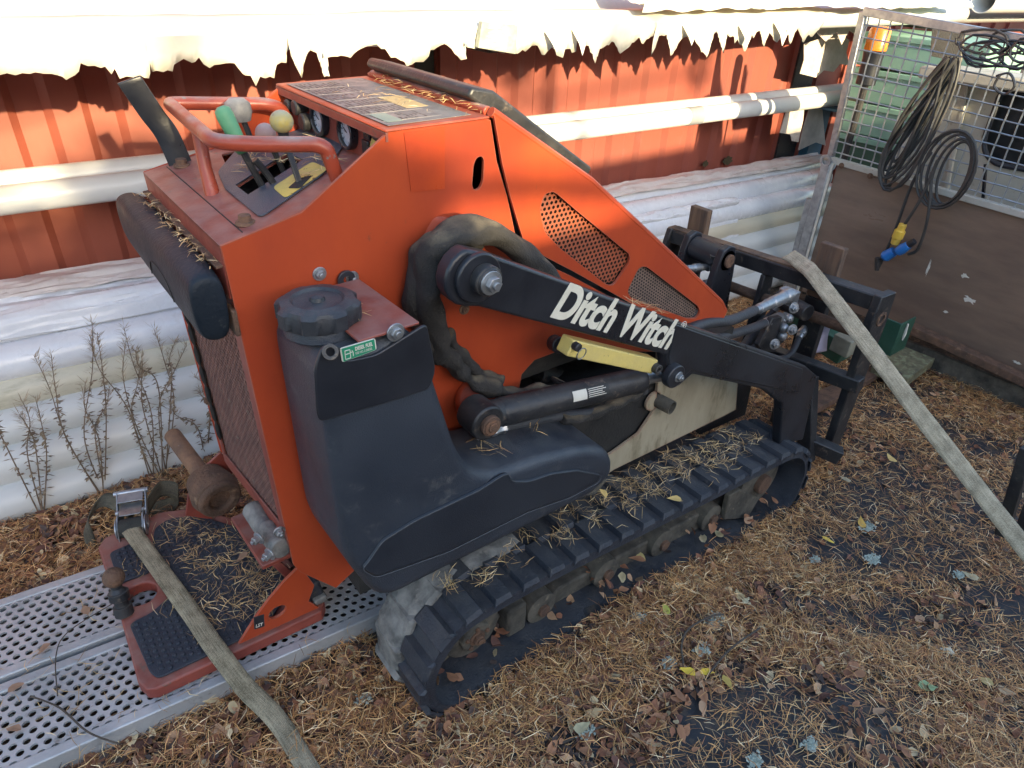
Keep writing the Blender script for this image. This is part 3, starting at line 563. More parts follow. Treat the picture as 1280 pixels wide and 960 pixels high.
# moulded recess as a flat proud plate, its shade put into darker plastic
rec = fillet_loop([(0.3398, 0.8320, 0.5984), (0.3655, 0.8320, 0.5614), (0.5208, 0.8320, 0.5342), (0.7215, 0.8320, 0.5330), (0.8408, 0.8320, 0.5125), (0.9282, 0.8320, 0.5140), (0.9357, 0.8320, 0.5317), (0.8564, 0.8320, 0.5831), (0.7811, 0.8320, 0.6097), (0.7161, 0.8320, 0.6194), (0.6740, 0.8320, 0.6398), (0.6649, 0.8320, 0.6648), (0.6490, 0.8320, 0.6683), (0.5957, 0.8320, 0.6578), (0.4536, 0.8320, 0.6558), (0.3843, 0.8320, 0.6435), (0.3566, 0.8320, 0.6122)], 0.012, 3)
MB().plate(rec, [], (0, 0.010, 0)).build('tank_recess', mat('shaded_recess_plastic', (0.014, 0.018, 0.026), (0.024, 0.029, 0.038), rough=0.35, scale=5, bump=0.2, bscale=400), tank, bevel=0.004)
rim = [Vector(p) + Vector((0, -0.001, 0)) for p in rec]
MB().tube(rim + [rim[0]], 0.0008, 6, caps=False).build('recess_rim', PLASTIC, tank, smooth=80)
# upper bracket of bent plate around the tank shoulder
MB().plate(fillet_loop([(0.3035, 0.8330, 1.0264), (0.3179, 0.8330, 1.0559), (0.3304, 0.8330, 1.0598), (0.3465, 0.8330, 1.0495), (0.3490, 0.8330, 1.0247), (0.4005, 0.8330, 1.0190), (0.4908, 0.8330, 1.0472), (0.5045, 0.8330, 0.9585), (0.4929, 0.8330, 0.9255), (0.4076, 0.8330, 0.9277), (0.3530, 0.8330, 0.9322), (0.3012, 0.8330, 0.9350), (0.2984, 0.8330, 0.9535)], 0.012), [], (0, 0.006, 0)).build('tank_bracket', BLACK, loader, bevel=0.002)
MB().plate([(0.375, 0.834, 1.046), (0.478, 0.834, 1.048), (0.474, 1.030, 1.048), (0.370, 1.030, 1.046)], [], (0, 0, 0.005)).build('tank_bracket', ORANGE_OLD, loader, bevel=0.002)
# lug with a hole, near the cap
MB().ring((0.4528, 1.0300, 1.0547), Vector((0.4528, 1.0300, 1.0547)) + Vector((0, 0.006, 0)), 0.016, 0.006, 20).build('lifting_lug', BLACK, loader, bevel=0.001)
MB().ring((0.3302, 0.8330, 1.0468), Vector((0.3274, 0.8260, 1.0510)), 0.012, 0.006, 20).build('bracket_eye', BLACKOLD, loader, bevel=0.001)
bolt(loader, (0.4348, 0.8330, 1.0483), (0, -1, 0), 0.011, 0.008)
# cap
cc = Vector((0.356, 0.925, 1.035))
MB().tube([cc, cc + Vector((0, 0, 0.028))], [0.056, 0.050], 28).build('filler_neck', PLASTIC, tank, bevel=0.003)
mb = MB(); n = 64; vs = []
for (z, r, amp) in ((0.018, 0.056, 0.0), (0.022, 0.061, 0.003), (0.045, 0.061, 0.003), (0.050, 0.056, 0.001), (0.053, 0.040, 0.0), (0.049, 0.036, 0.0), (0.050, 0.012, 0.0), (0.056, 0.010, 0), (0.058, 0.004, 0)):
    for k in range(n):
        a_ = 2*math.pi*k/n; rr = r + (amp if (k % 8) < 4 else -amp)
        vs.append(cc + Vector((rr*math.cos(a_), rr*math.sin(a_), z)))
nr = 9; fs = [(i*n+k, i*n+(k+1) % n, (i+1)*n+(k+1) % n, (i+1)*n+k) for i in range(nr-1) for k in range(n)] + [tuple((nr-1)*n+k for k in range(n))]
mb.add(vs, fs).build('fuel_cap', BLACK if False else mat('cap_plastic', (0.02, 0.022, 0.027), (0.035, 0.037, 0.042), rough=0.5, scale=20, bump=0.3, bscale=300, top=(0.13, 0.13, 0.125, 0.4)), tank, smooth=40)
# green fuel label, follows the bracket face
lp = [(0.3438, 0.8300, 1.0492), (0.3999, 0.8300, 1.0492), (0.4010, 0.8300, 1.0299), (0.3452, 0.8300, 1.0261)]
MB().plate(fillet_loop(lp, 0.003, 2), [], (0, 0.002, 0)).build('fuel_label', WHITEDECAL, loader)
ctr = sum((Vector(p) for p in lp), Vector()) / 4
lin = [Vector(ctr + (Vector(p) - ctr)*0.93) + Vector((0, -0.0006, 0)) for p in lp]
gl = MB().plate(lin, [], (0, 0.001, 0)).build('label_face', GREENDECAL, loader)
dx = (Vector(lp[1]) - Vector(lp[0])).normalized(); Rl = Matrix((dx, Vector((0, 0, 0)), Vector((0, -1, 0)))).transposed()
dz = Vector((0, -1, 0)).cross(dx); Rl = Matrix((dx, dz, Vector((0, -1, 0)))).transposed()
o_ = lin[3] + dx*0.019 + dz*0.0125
text_obj('label_text', 'DIESEL FUEL', WHITEDECAL, gl, o_ + Vector((0, -0.0005, 0)), Rl, 0.0085, extrude=0.0002, offset=0.0002, xscale=0.62)
text_obj('label_text', 'USE NO. 2 DIESEL', WHITEDECAL, gl, o_ - dz*0.0065 + Vector((0, -0.0005, 0)), Rl, 0.0055, extrude=0.0002, xscale=0.64)
mb = MB(); e0 = lin[3] + dx*0.003 + dz*0.003 + Vector((0, -0.0006, 0))
for q0, q1 in (((0, 0), (0, .014)), ((0, .014), (.008, .014)), ((.008, .014), (.008, 0)), ((0, 0), (.008, 0)), ((0, .008), (.008, .008)), ((.008, .009), (.0125, .009)), ((.0125, .009), (.0125, .002)), ((.011, .012), (.0125, .009))):
    mb.bar(e0 + dx*q0[0] + dz*q0[1], e0 + dx*q1[0] + dz*q1[1], 0.0008, 0.0012, (0, 1, 0))
mb.build('fuel_pump_symbol', WHITEDECAL, gl)
# --- tank fender bracket between tank and track
MB().plate([(0.5631, 0.9000, 0.4273), (0.6460, 0.9000, 0.4747), (1.0012, 0.9000, 0.3916), (1.0383, 0.9000, 0.4205), (0.9764, 0.9000, 0.4756), (0.5638, 0.9000, 0.4745)], [], (0, 0.12, 0)).build('fender_bracket', UNDER, loader, bevel=0.004)
# --- loader arm
ax = 0.88
piv = Vector((0.6068, 0.8800, 1.0786)); Rp = 0.052
armo = [(0.6065, 0.8800, 1.1194), (0.6418, 0.8800, 1.1118), (1.1681, 0.8800, 0.8381), (1.8413, 0.8800, 0.4950), (1.9334, 0.8800, 0.4289), (1.9581, 0.8800, 0.2809), (1.9775, 0.8800, 0.1574), (1.8259, 0.8800, 0.2026), (1.7628, 0.8800, 0.3868), (1.6315, 0.8800, 0.4869), (1.2731, 0.8800, 0.6615), (1.2248, 0.8800, 0.6410), (1.1787, 0.8800, 0.6894), (1.1524, 0.8800, 0.7552), (0.6238, 0.8800, 1.0197)]
arc = [piv + Vector((math.cos(t)*Rp, 0, math.sin(t)*Rp)) for t in [math.radians(a) for a in (255, 235, 215, 195, 175, 155, 135, 115, 100)]]
outl = [Vector(p) for p in armo[1:]] + arc
arm = MB().plate(outl, [], (0, 0.034, 0)).build('loader_arm', BLACK, loader, bevel=0.006, seg=3)
# raised doubler on the fore arm + weld line
k1 = [(1.1679, 0.8760, 0.8318), (1.8176, 0.8760, 0.4965), (1.8455, 0.8760, 0.3968), (1.6050, 0.8760, 0.5121), (1.2574, 0.8760, 0.6804), (1.2155, 0.8760, 0.6604), (1.1814, 0.8760, 0.6950), (1.1600, 0.8760, 0.7504)]
MB().plate(k1, [], (0, 0.006, 0)).build('arm_doubler', BLACK, arm, bevel=0.003)
# far arm: a copy on the other side
fa = arm.copy(); COL.objects.link(fa); fa.location = (0, 0.70, 0)
# pivot bosses and bolt
MB().cyl(piv + Vector((0.008, 0, 0.0)), piv + Vector((0.008, -0.012, 0)), 0.044, n=32).build('pivot_boss', BLACK, arm, bevel=0.003)
MB().tube([piv + Vector((0.014, -0.012, 0)), piv + Vector((0.014, -0.030, 0)), piv + Vector((0.014, -0.031, 0)), piv + Vector((0.014, -0.034, 0))], [0.027, 0.027, 0.023, 0.023], 28).build('pivot_washer', BLACKOLD, arm, bevel=0.002)
bolt(loader, piv + Vector((0.014, -0.034, 0)), (0, -1, 0), 0.0155, 0.014, name='pivot_bolt')
kb = Vector((1.1800, 0.8700, 0.6963))
MB().cyl(kb + Vector((0, 0.01, 0)), kb + Vector((0, -0.012, 0)), 0.030, n=28).build('pivot_boss', BLACK, arm, bevel=0.003)
bolt(loader, kb + Vector((0.006, -0.012, 0)), (0, -1, 0), 0.010, 0.010, name='pivot_bolt')
bolt(loader, (0.6446, 0.9600, 0.9778), (0, -1, 0), 0.008, 0.006, RUSTBOLT)
# lettering
ta = Vector((0.7836, 0.8790, 0.9608)); tb = Vector((1.1586, 0.8790, 0.7707)); dx = (tb - ta).normalized(); dz = Vector((0, -1, 0)).cross(dx)
Rt = Matrix((dx, dz, Vector((0, -1, 0)))).transposed()
lt = text_obj('arm_lettering', 'Ditch Witch', mat('cream_lettering', (0.72, 0.68, 0.56), (0.64, 0.60, 0.48), rough=0.55, scale=30, spots=(0.05, 0.05, 0.05), spot_scale=60, spot_thr=(0.70, 0.72)), arm, ta, Rt, 0.098, extrude=0.0005, shear=0.22, offset=0.0034, xscale=0.62, space=1.0)
ln = (tb - ta).length; xs = [(v.co - ta).dot(dx) for v in lt.data.vertices]; kx = ln / max(xs)
for v in lt.data.vertices:
    r_ = v.co - ta; v.co = v.co + dx * (r_.dot(dx) * (kx - 1))
text_obj('trademark_symbol', '®', WHITEDECAL, arm, tb + dx*0.002 + dz*0.052, Rt, 0.028, extrude=0.0003)
# --- yellow lock bar
ya, yb_ = Vector((0.8492, 0.9000, 0.8670)), Vector((1.1251, 0.9000, 0.7305))
lockb = MB().bar(ya, yb_, 0.036, 0.036).build('lock_bar', YELLOW, loader, bevel=0.003)
MB().cyl((0.8919, 0.9600, 0.8238), (0.9000, 0.9900, 0.8152), 0.018, n=16).build('lock_pin', BLACKOLD, loader, bevel=0.002)
MB().cyl(ya + Vector((0.01, -0.016, 0.004)), ya + Vector((0.01, -0.032, 0.004)), 0.009, n=16).build('lock_pin', BLACKOLD, lockb, bevel=0.002)
cr = ya + Vector((0.014, -0.036, -0.008)); MB().tube([cr + Vector((0.012*math.cos(t), -0.002*math.sin(t), 0.013*math.sin(t))) for t in np.linspace(0, 2*math.pi, 20)], 0.0012, 6, caps=False).build('pull_ring', STEEL, lockb)
MB().ring(yb_ + Vector((-0.002, -0.016, 0)), yb_ + Vector((-0.002, -0.032, 0)), 0.012, 0.006, 18).build('lock_sleeve', BLACKOLD, lockb, bevel=0.001)
# --- lift cylinder
ca = Vector((0.6629, 0.9300, 0.7454)); cb = Vector((1.2432, 0.9300, 0.6508)); dv = (cb - ca).normalized()
MB().tube([ca + dv*0.045, ca + dv*0.052, ca + dv*0.45, ca + dv*0.455, ca + dv*0.475, ca + dv*0.48], [0.028, 0.031, 0.031, 0.034, 0.034, 0.02], 24).build('lift_cylinder', BLACKOLD, loader, smooth=40)
MB().cyl(ca + dv*0.47, cb, 0.017, n=18).build('cylinder_rod', STEEL, loader)
MB().tube([ca + Vector((0, 0.03, 0)), ca + Vector((0, -0.03, 0))], [0.038, 0.038], 28).build('cylinder_eye', BLACKOLD, loader, bevel=0.004)
MB().tube([ca + dv*0.02, ca + dv*0.06], [0.030, 0.028], 20).build('cylinder_neck', BLACKOLD, loader)
MB().cyl(ca + Vector((0, -0.03, 0)), ca + Vector((0, -0.042, 0)), 0.022, n=24).build('pin_head', RUST, loader, bevel=0.002)
bolt(loader, ca + Vector((0, -0.042, 0)), (0, -1, 0), 0.013, 0.004, RUSTBOLT)
# small white label wrapped on the barrel
def barrel_patch(t0_, t1_, a0, a1, r, name, m, par):
    mb = MB(); e1 = dv.cross(Vector((0, 1, 0))).normalized(); e2 = Vector((0, -1, 0)); vs = []
    if e1.z < 0: e1 = -e1
    for i in range(5):
        a = math.radians(a0 + (a1 - a0)*i/4)
        for t in (t0_, t1_): vs.append(ca + dv*t + (e2*math.cos(a) + e1*math.sin(a))*r)
    mb.add(vs, [(2*i, 2*i+1, 2*i+3, 2*i+2) for i in range(4)]); return mb.build(name, m, par)
barrel_patch(0.225, 0.34, 5, 55, 0.0316, 'cylinder_label', mat('label_black', (0.03, 0.03, 0.03), rough=0.5), loader)
barrel_patch(0.228, 0.270, 8, 50, 0.0320, 'label_print', WHITEDECAL, loader)
for k in range(5): barrel_patch(0.275, 0.33 - 0.006*(k % 3), 12 + k*8, 15 + k*8, 0.0320, 'label_print', WHITEDECAL, loader)
# lines under the cylinder
MB().tube(spline([(0.6755, 0.9700, 0.6781), (0.7343, 0.9700, 0.6622), (0.8236, 0.9700, 0.6431), (0.9200, 0.9700, 0.6225), (1.0391, 0.9700, 0.5898), (1.1638, 0.9700, 0.5907), (1.2110, 0.9700, 0.5881)], 5), [0.012]*31, 12).build('hydraulic_line', HOSE, loader)
MB().tube(spline([(0.6732, 0.9550, 0.6861), (0.6937, 0.9550, 0.6796), (0.7272, 0.9550, 0.6742), (0.7486, 0.9550, 0.6717)], 3), [0.014, 0.016, 0.012, 0.016, 0.012, 0.015, 0.012, 0.012, 0.015, 0.012], 6).build('hose_fitting', STEEL, loader, smooth=20)
def sleeve(pts, r, name='hose_sleeve', seed=1, wob=0.25, n=18, k=10, material=None, par=None, flat=0.8):
    sp = spline(pts, k); rg = random.Random(seed); rs = []
    ph = rg.random()*6
    for i in range(len(sp)):
        rs.append(r * (1 + wob*0.6*math.sin(i*0.55 + ph) + wob*0.5*math.sin(i*1.27 + 2*ph) + wob*0.25*rg.uniform(-1, 1)))
    mb = MB().tube(sp, rs, n, flat=flat)
    for j in range(len(mb.v)):
        i, kk = divmod(j, n); f = 1 + 0.15*math.sin(kk*2*math.pi/n*2 + i*0.45 + ph) + 0.05*math.sin(kk*2*math.pi/n*5 - i*0.8); c_ = sp[min(i, len(sp)-1)]
        mb.v[j] = tuple(Vector(c_) + (Vector(mb.v[j]) - Vector(c_))*f)
    o = mb.build(name, material or SLEEVE, par or loader, smooth=80)
    md = o.modifiers.new('sub', 'SUBSURF'); md.levels = md.render_levels = 1
    return o
sleeve([(0.8783, 0.9850, 0.9610), (0.8006, 0.9850, 1.0420), (0.7192, 0.9800, 1.1012), (0.6314, 0.9650, 1.1258), (0.5839, 0.9650, 1.0951), (0.5824, 0.9850, 1.0174), (0.6076, 1.0000, 0.9139), (0.6180, 1.0100, 0.8619)], 0.031, seed=4, wob=0.06, k=9, flat=0.75)
sleeve([(0.7174, 1.0150, 1.0780), (0.6437, 1.0100, 1.1004), (0.5900, 1.0050, 1.0771), (0.5720, 1.0100, 1.0055), (0.5937, 1.0150, 0.9113), (0.6158, 1.0150, 0.8692)], 0.026, seed=6, wob=0.10, k=9)
sleeve([(0.6147, 1.0000, 0.9118), (0.6374, 1.0000, 0.8550), (0.6778, 0.9950, 0.7991), (0.7256, 0.9850, 0.7641), (0.8004, 0.9750, 0.7240), (0.8888, 0.9700, 0.7007), (0.9203, 0.9750, 0.7125)], 0.021, seed=9, wob=0.42, k=7)
sleeve([(0.6409, 1.0100, 0.9082), (0.6685, 1.0100, 0.8456), (0.7147, 1.0050, 0.7929), (0.7563, 0.9900, 0.7625)], 0.017, seed=12, wob=0.42, k=7)
sleeve([(0.9160, 0.9650, 0.6202), (1.0079, 0.9650, 0.5907), (1.1160, 0.9650, 0.5920), (1.1879, 0.9650, 0.5895)], 0.016, seed=14, wob=0.22, k=8)

# --- tracks: closed belt profile in x,z (machine sits nose-down)
tprof = [(0.62, 0.000), (0.53, 0.008), (0.478, 0.045), (0.455, 0.105), (0.458, 0.175), (0.485, 0.235), (0.53, 0.280), (0.60, 0.300), (0.80, 0.296), (1.10, 0.270), (1.40, 0.240), (1.72, 0.215), (1.84, 0.200), (1.92, 0.155), (1.965, 0.085), (1.972, 0.015), (1.955, -0.055), (1.91, -0.102), (1.83, -0.118), (1.60, -0.085), (1.25, -0.040), (0.90, -0.012)]
def dense(pr, step):
    pts = [Vector((p[0], 0, p[1])) for p in spline([(p[0], p[1], 0) for p in pr] + [(pr[0][0], pr[0][1], 0)], 8)]
    pts = [Vector((p.x, 0, p.y)) for p in spline([(q[0], q[1], 0) for q in pr] + [(pr[0][0], pr[0][1], 0)], 8)]
    L = [0]
    for i in range(1, len(pts)): L.append(L[-1] + (pts[i] - pts[i-1]).length)
    T = L[-1]; n = int(round(T/step)); out = []; j = 0
    for k in range(n):
        s_ = T*k/n
        while L[j+1] < s_: j += 1
        t = (s_ - L[j])/(L[j+1] - L[j]); out.append(pts[j].lerp(pts[j+1], t))
    return out, T/n
def nrm_of(pts, i):
    n = len(pts); t = (pts[(i+1) % n] - pts[i-1]).normalized(); return t, Vector((t.z, 0, -t.x)) if False else Vector((-t.z, 0, t.x))
cen = Vector((1.2, 0, 0.1))
def make_track(yo, yi):
    pts, st = dense(tprof, 0.02)
    n = len(pts); mb = MB(); vs = []
    for i, p in enumerate(pts):
        t, nn = nrm_of(pts, i)
        if (p - cen).dot(nn) < 0: nn = -nn
        q = p - nn*0.024
        vs += [(p.x, yo + .004, p.z), (p.x, yi - .004, p.z), (q.x, yi, q.z), (q.x, yo, q.z)]
    fs = []
    for i in range(n):
        j = (i+1) % n
        for k in range(4): fs.append((4*i+k, 4*i+(k+1) % 4, 4*j+(k+1) % 4, 4*j+k))
    tr = mb.add(vs, fs).build('rubber_track', RUBBER, loader, smooth=40)
    lp_, st = dense(tprof, 0.079); n = len(lp_); fine, _ = dense(tprof, 0.005)
    for i, p in enumerate(lp_):
        t, nn = nrm_of(lp_, i)
        if (p - cen).dot(nn) < 0: nn = -nn
        # find frame, build one lug: a raised bar over the full width with sloping flanks, stepped at mid width
        for half in (0, 1):
            sh = t * (0.0395 if half else 0.0)
            ya_, yb2 = (yo - 0.004, (yo + yi)/2 + .006) if half == 0 else ((yo + yi)/2 - .006, yi + .004)
            p_ = p + sh
            m2 = MB(); hw0, hw1, h = 0.027, 0.020, 0.014
            vs = []
            for yy, ed in ((ya_, 0.0), (ya_ + .007, 1), (yb2 - .010, 1), (yb2, 0.2)):
                for (a_, b_) in ((-hw0, -.004), (-hw1, h*ed + (0.004 if ed < .5 else 0)), (hw1, h*ed + (0.004 if ed < .5 else 0)), (hw0, -.004)):
                    q = p_ + t*a_ + nn*b_; vs.append((q.x, yy, q.z))
            fs = []
            for r_ in range(3):
                for k in range(3): fs.append((4*r_+k, 4*r_+k+1, 4*r_+5+k, 4*r_+4+k))
            fs += [(3, 2, 1, 0), (12, 13, 14, 15)]
            m2.add(vs, fs).build('tread_lug', RUBBER if (p_.x > 0.62 or half == 0) else MUDDY, tr, smooth=0)
    # inner guide teeth and clay on the belt's inner edge
    return tr
tr1 = make_track(0.826, 1.030)
# grey clay caked on the rear and the tank side of the belt
mb = MB(); pts, _ = dense(tprof, 0.03); rg = random.Random(5)
sel = [i for i, p in enumerate(pts) if p.x < 0.80 and p.z > 0.02 and p.z > 0.03]
vs = []; rows = 7
for i in sel:
    t, nn = nrm_of(pts, i); nn = nn if (pts[i] - cen).dot(nn) > 0 else -nn
    for r_ in range(rows):
        y = 0.925 + 0.115*r_/(rows-1) + rg.uniform(-.003, .003)
        h = 0.020 + rg.uniform(-.0015, .002) + 0.004*math.sin(i*1.3) if 0 < r_ else 0.002
        if r_ == rows-1: h = -0.01
        q = pts[i] + nn*h; vs.append((q.x, y, q.z))
fs = [(i*rows+k, i*rows+k+1, (i+1)*rows+k+1, (i+1)*rows+k) for i in range(len(sel)-1) if sel[i+1] == sel[i]+1 for k in range(rows-1)]
o = mb.add(vs, fs).build('caked_mud', MUDDY, loader, smooth=89)
# undercarriage: frame, sprocket, idler, rollers
fr = [(0.7572, 0.9050, 0.0408), (0.9206, 0.9050, 0.0453), (1.4630, 0.9050, -0.0260), (1.6379, 0.9050, -0.0098), (1.8689, 0.9050, 0.0157), (2.0010, 0.9050, -0.0184), (2.1127, 0.9050, -0.1021), (2.0414, 0.9050, -0.1136), (1.9415, 0.9050, -0.1712), (1.8409, 0.9050, -0.1560), (1.6508, 0.9050, -0.1186), (1.5300, 0.9050, -0.1301), (1.3595, 0.9050, -0.0633), (1.1438, 0.9050, -0.0245), (0.9206, 0.9050, 0.0453), (0.8243, 0.9050, 0.0297)]
MB().plate([(0.8190, 0.9300, -0.0049), (0.9403, 0.9300, 0.0628), (1.5605, 0.9300, 0.0123), (1.9319, 0.9300, 0.0045), (2.0726, 0.9300, -0.1002), (1.8918, 0.9300, -0.2031), (1.5993, 0.9300, -0.1245), (1.5625, 0.9300, -0.1706), (1.4457, 0.9300, -0.0721), (1.2757, 0.9300, -0.0512), (1.2095, 0.9300, -0.0690), (0.9488, 0.9300, -0.0248)], [], (0, 0.07, 0)).build('track_frame', UNDER, loader, bevel=0.006)
sp_c = Vector((0.625, 0.95, 0.150))
mb = MB(); N_ = 11
out = []
for k in range(N_*4):
    a_ = 2*math.pi*k/(N_*4); r_ = 0.118 if k % 4 in (0, 1) else 0.098
    out.append((sp_c.x + r_*math.cos(a_), 0.925, sp_c.z + r_*math.sin(a_)))
mb.plate(out, [], (0, 0.03, 0)).build('drive_sprocket', UNDER, loader, bevel=0.003)
MB().tube([sp_c + Vector((0, -0.02, 0)), sp_c + Vector((0, -0.055, 0)), sp_c + Vector((0, -0.06, 0))], [0.085, 0.078, 0.05], 28).build('sprocket_hub', UNDER, loader, bevel=0.004)
MB().tube([sp_c + Vector((0, -0.05, 0)), sp_c + Vector((0, -0.075, 0))], [0.045, 0.040], 24).build('sprocket_hub', UNDER, loader, bevel=0.004)
for k in range(5):
    a_ = 2*math.pi*k/5 + .3; bolt(loader, sp_c + Vector((0.030*math.cos(a_), -0.075, 0.030*math.sin(a_))), (0, -1, 0), 0.007, 0.006, RUSTBOLT, washer=False)
bolt(loader, sp_c + Vector((0, -0.075, 0)), (0, -1, 0), 0.016, 0.012, RUST)
idc = Vector((1.80, 0.93, 0.045)); MB().tube([idc + Vector((0, -.035, 0)), idc + Vector((0, -.03, 0)), idc + Vector((0, .03, 0)), idc + Vector((0, .035, 0))], [0.09, 0.105, 0.105, 0.09], 32).build('front_idler', UNDER, loader)
MB().cyl(idc + Vector((0, -.055, 0)), idc, 0.035, n=20).build('idler_hub', RUST, loader, bevel=0.003)
for (x, z) in ((0.86, 0.055), (1.10, 0.038), (1.34, 0.015), (1.58, -0.010)):
    c_ = Vector((x, 0.955, z)); r = MB().tube([c_ + Vector((0, -.05, 0)), c_ + Vector((0, -.045, 0)), c_ + Vector((0, .045, 0)), c_ + Vector((0, .05, 0))], [0.035, 0.048, 0.048, 0.035], 24).build('track_roller', UNDER, loader)
    MB().cyl(c_ + Vector((0, -.06, 0)), c_, 0.018, n=16).build('roller_hub', RUST, r, bevel=0.002)
MB().box((0.74, 0.90, 0.03), (0.80, 0.99, 0.13)).build('frame_shoe', UNDER, loader, bevel=0.008)
MB().plate([(1.6241, 0.8900, -0.0263), (1.6187, 0.8900, 0.0806), (1.6719, 0.8900, 0.0809), (1.8193, 0.8900, -0.0285), (1.7790, 0.8900, -0.1032)], [], (0, 0.02, 0)).build('frame_shoe', UNDER, loader, bevel=0.004)
# far track, hidden but for its ends
t2 = tr1.copy(); COL.objects.link(t2); t2.location = (0, 0.70, 0)
# --- front cross member, tilt cylinder, hoses, couplers, quick attach
CT = 'front_cross_tube'
MB().cyl((1.9730, 0.9300, 0.2951), (1.90, 1.62, 0.40), 0.032, n=20).build(CT, BLACK, loader)
MB().plate([(1.70, 1.10, 0.16), (1.96, 1.10, 0.14), (1.94, 1.10, 0.40), (1.75, 1.10, 0.44)], [], (0, 0.02, 0)).build('attachment_plate', BLACKOLD, loader, bevel=0.003)
MB().plate([(1.70, 1.44, 0.16), (1.96, 1.44, 0.14), (1.94, 1.44, 0.40), (1.75, 1.44, 0.44)], [], (0, 0.02, 0)).build('attachment_plate', BLACKOLD, loader, bevel=0.003)
# spring under the nose
sp0 = Vector((1.80, 1.14, 0.40)); ln = Vector((-0.02, 0.02, -0.16))
MB().tube([sp0 + ln*(k/60) + Vector((0.022*math.cos(k*0.7), 0.022*math.sin(k*0.7), 0)) for k in range(61)], 0.004, 6).build('return_spring', BLACKOLD, loader)
# near hoses into couplers
def coupler(a, b, rs=(0.012, 0.017, 0.017, 0.021, 0.021, 0.024)):
    a = Vector(a); b = Vector(b); pts = []; rr = []
    for i, r in enumerate(rs):
        pts += [a.lerp(b, i/len(rs)), a.lerp(b, (i + 0.92)/len(rs))]; rr += [r, r]
    return MB().tube(pts, rr, 14).build('hydraulic_coupler', STEEL, loader, smooth=30, bevel=0.001)
MB().tube(spline([(1.4121, 1.0200, 0.6841), (1.5116, 1.0300, 0.6709), (1.6570, 1.0500, 0.6314), (1.8482, 1.1000, 0.5903)], 6), 0.016, 14).build('hydraulic_hose', HOSE, loader)
coupler((1.8366, 1.1000, 0.5878), (2.0778, 1.1200, 0.5799))
MB().tube(spline([(1.5073, 1.0400, 0.6062), (1.6501, 1.0600, 0.5752), (1.8386, 1.1000, 0.5241), (1.9593, 1.1200, 0.5043)], 6), 0.015, 14).build('hydraulic_hose', HOSE, loader)
coupler((1.9384, 1.1200, 0.5012), (2.0867, 1.1400, 0.4843), (0.012, 0.018, 0.018))
MB().box(Vector((2.0865, 1.1300, 0.5618)) - Vector((.02, .03, .02)), Vector((2.0865, 1.1300, 0.5618)) + Vector((.02, .03, .03))).build('valve_block', STEEL, loader, bevel=0.004)
for (px_, col_) in (((2.0595, 1.1000, 0.4659), 1), ((2.1113, 1.1200, 0.4798), 1), ((2.0637, 1.1000, 0.4335), 1)):
    MB().sphere(px_, 0.017, 12, 8).build('hose_fitting', STEEL, loader, smooth=20)
MB().plate([(1.9887, 1.1100, 0.5183), (2.0473, 1.1100, 0.5080), (2.0692, 1.1100, 0.3631), (1.9740, 1.1100, 0.3933), (1.9431, 1.1100, 0.4281)], [], (0, 0.02, 0)).build('coupler_bracket', BLACKOLD, loader, bevel=0.003)
MB().cyl((2.1808, 1.2200, 0.5015), (2.1554, 1.0800, 0.5032), 0.030, n=20).build('tilt_cylinder', BLACKOLD, loader, bevel=0.003)
MB().cyl((1.7642, 1.1000, 0.3738), (2.2682, 1.3000, 0.3518), 0.02, n=16).build('tilt_rod', BLACKOLD, loader)
for k, (pa, pb, pc) in enumerate((((1.9317, 1.1500, 0.3876), (2.0846, 1.1600, 0.3837), (2.0998, 1.1400, 0.4524)), ((1.9573, 1.2000, 0.3061), (2.1268, 1.2500, 0.3464), (2.1887, 1.2200, 0.4577)), ((1.9952, 1.1200, 0.3496), (2.1802, 1.1200, 0.3063), (2.2648, 1.1400, 0.3552)))):
    MB().tube(spline([pa, pb, pc], 8), 0.011, 12).build('hydraulic_hose', HOSE, loader)
    a_ = Vector(pc); d_ = (Vector(pc) - Vector(pb)).normalized(); coupler(a_ - d_*.01, a_ + d_*.045, (0.013, 0.017, 0.014))
for q in ((2.0481, 1.0800, 0.5535), (2.0587, 1.0700, 0.4733), (1.9884, 1.0800, 0.4343), (1.9783, 1.1400, 0.5621)): bolt(loader, q, (-0.4, -1, 0.2), 0.014, 0.014, name='hose_fitting')
MB().box(Vector((2.1133, 1.1600, 0.4076)) - Vector((.03, .03, .04)), Vector((2.1133, 1.1600, 0.4076)) + Vector((.03, .03, .03))).build('valve_block', BLACKOLD, loader, bevel=0.004)
# far side couplers
coupler((1.9955, 1.5000, 0.5543), (2.1363, 1.4800, 0.5392), (0.014, 0.017, 0.013, 0.017))
coupler((2.0922, 1.5000, 0.4664), (2.1576, 1.4800, 0.4682), (0.014, 0.017, 0.015))
MB().cyl((2.0922, 1.4600, 0.6038), (2.1360, 1.4600, 0.4576), 0.016, n=12).build('valve_block', BLACKOLD, loader)
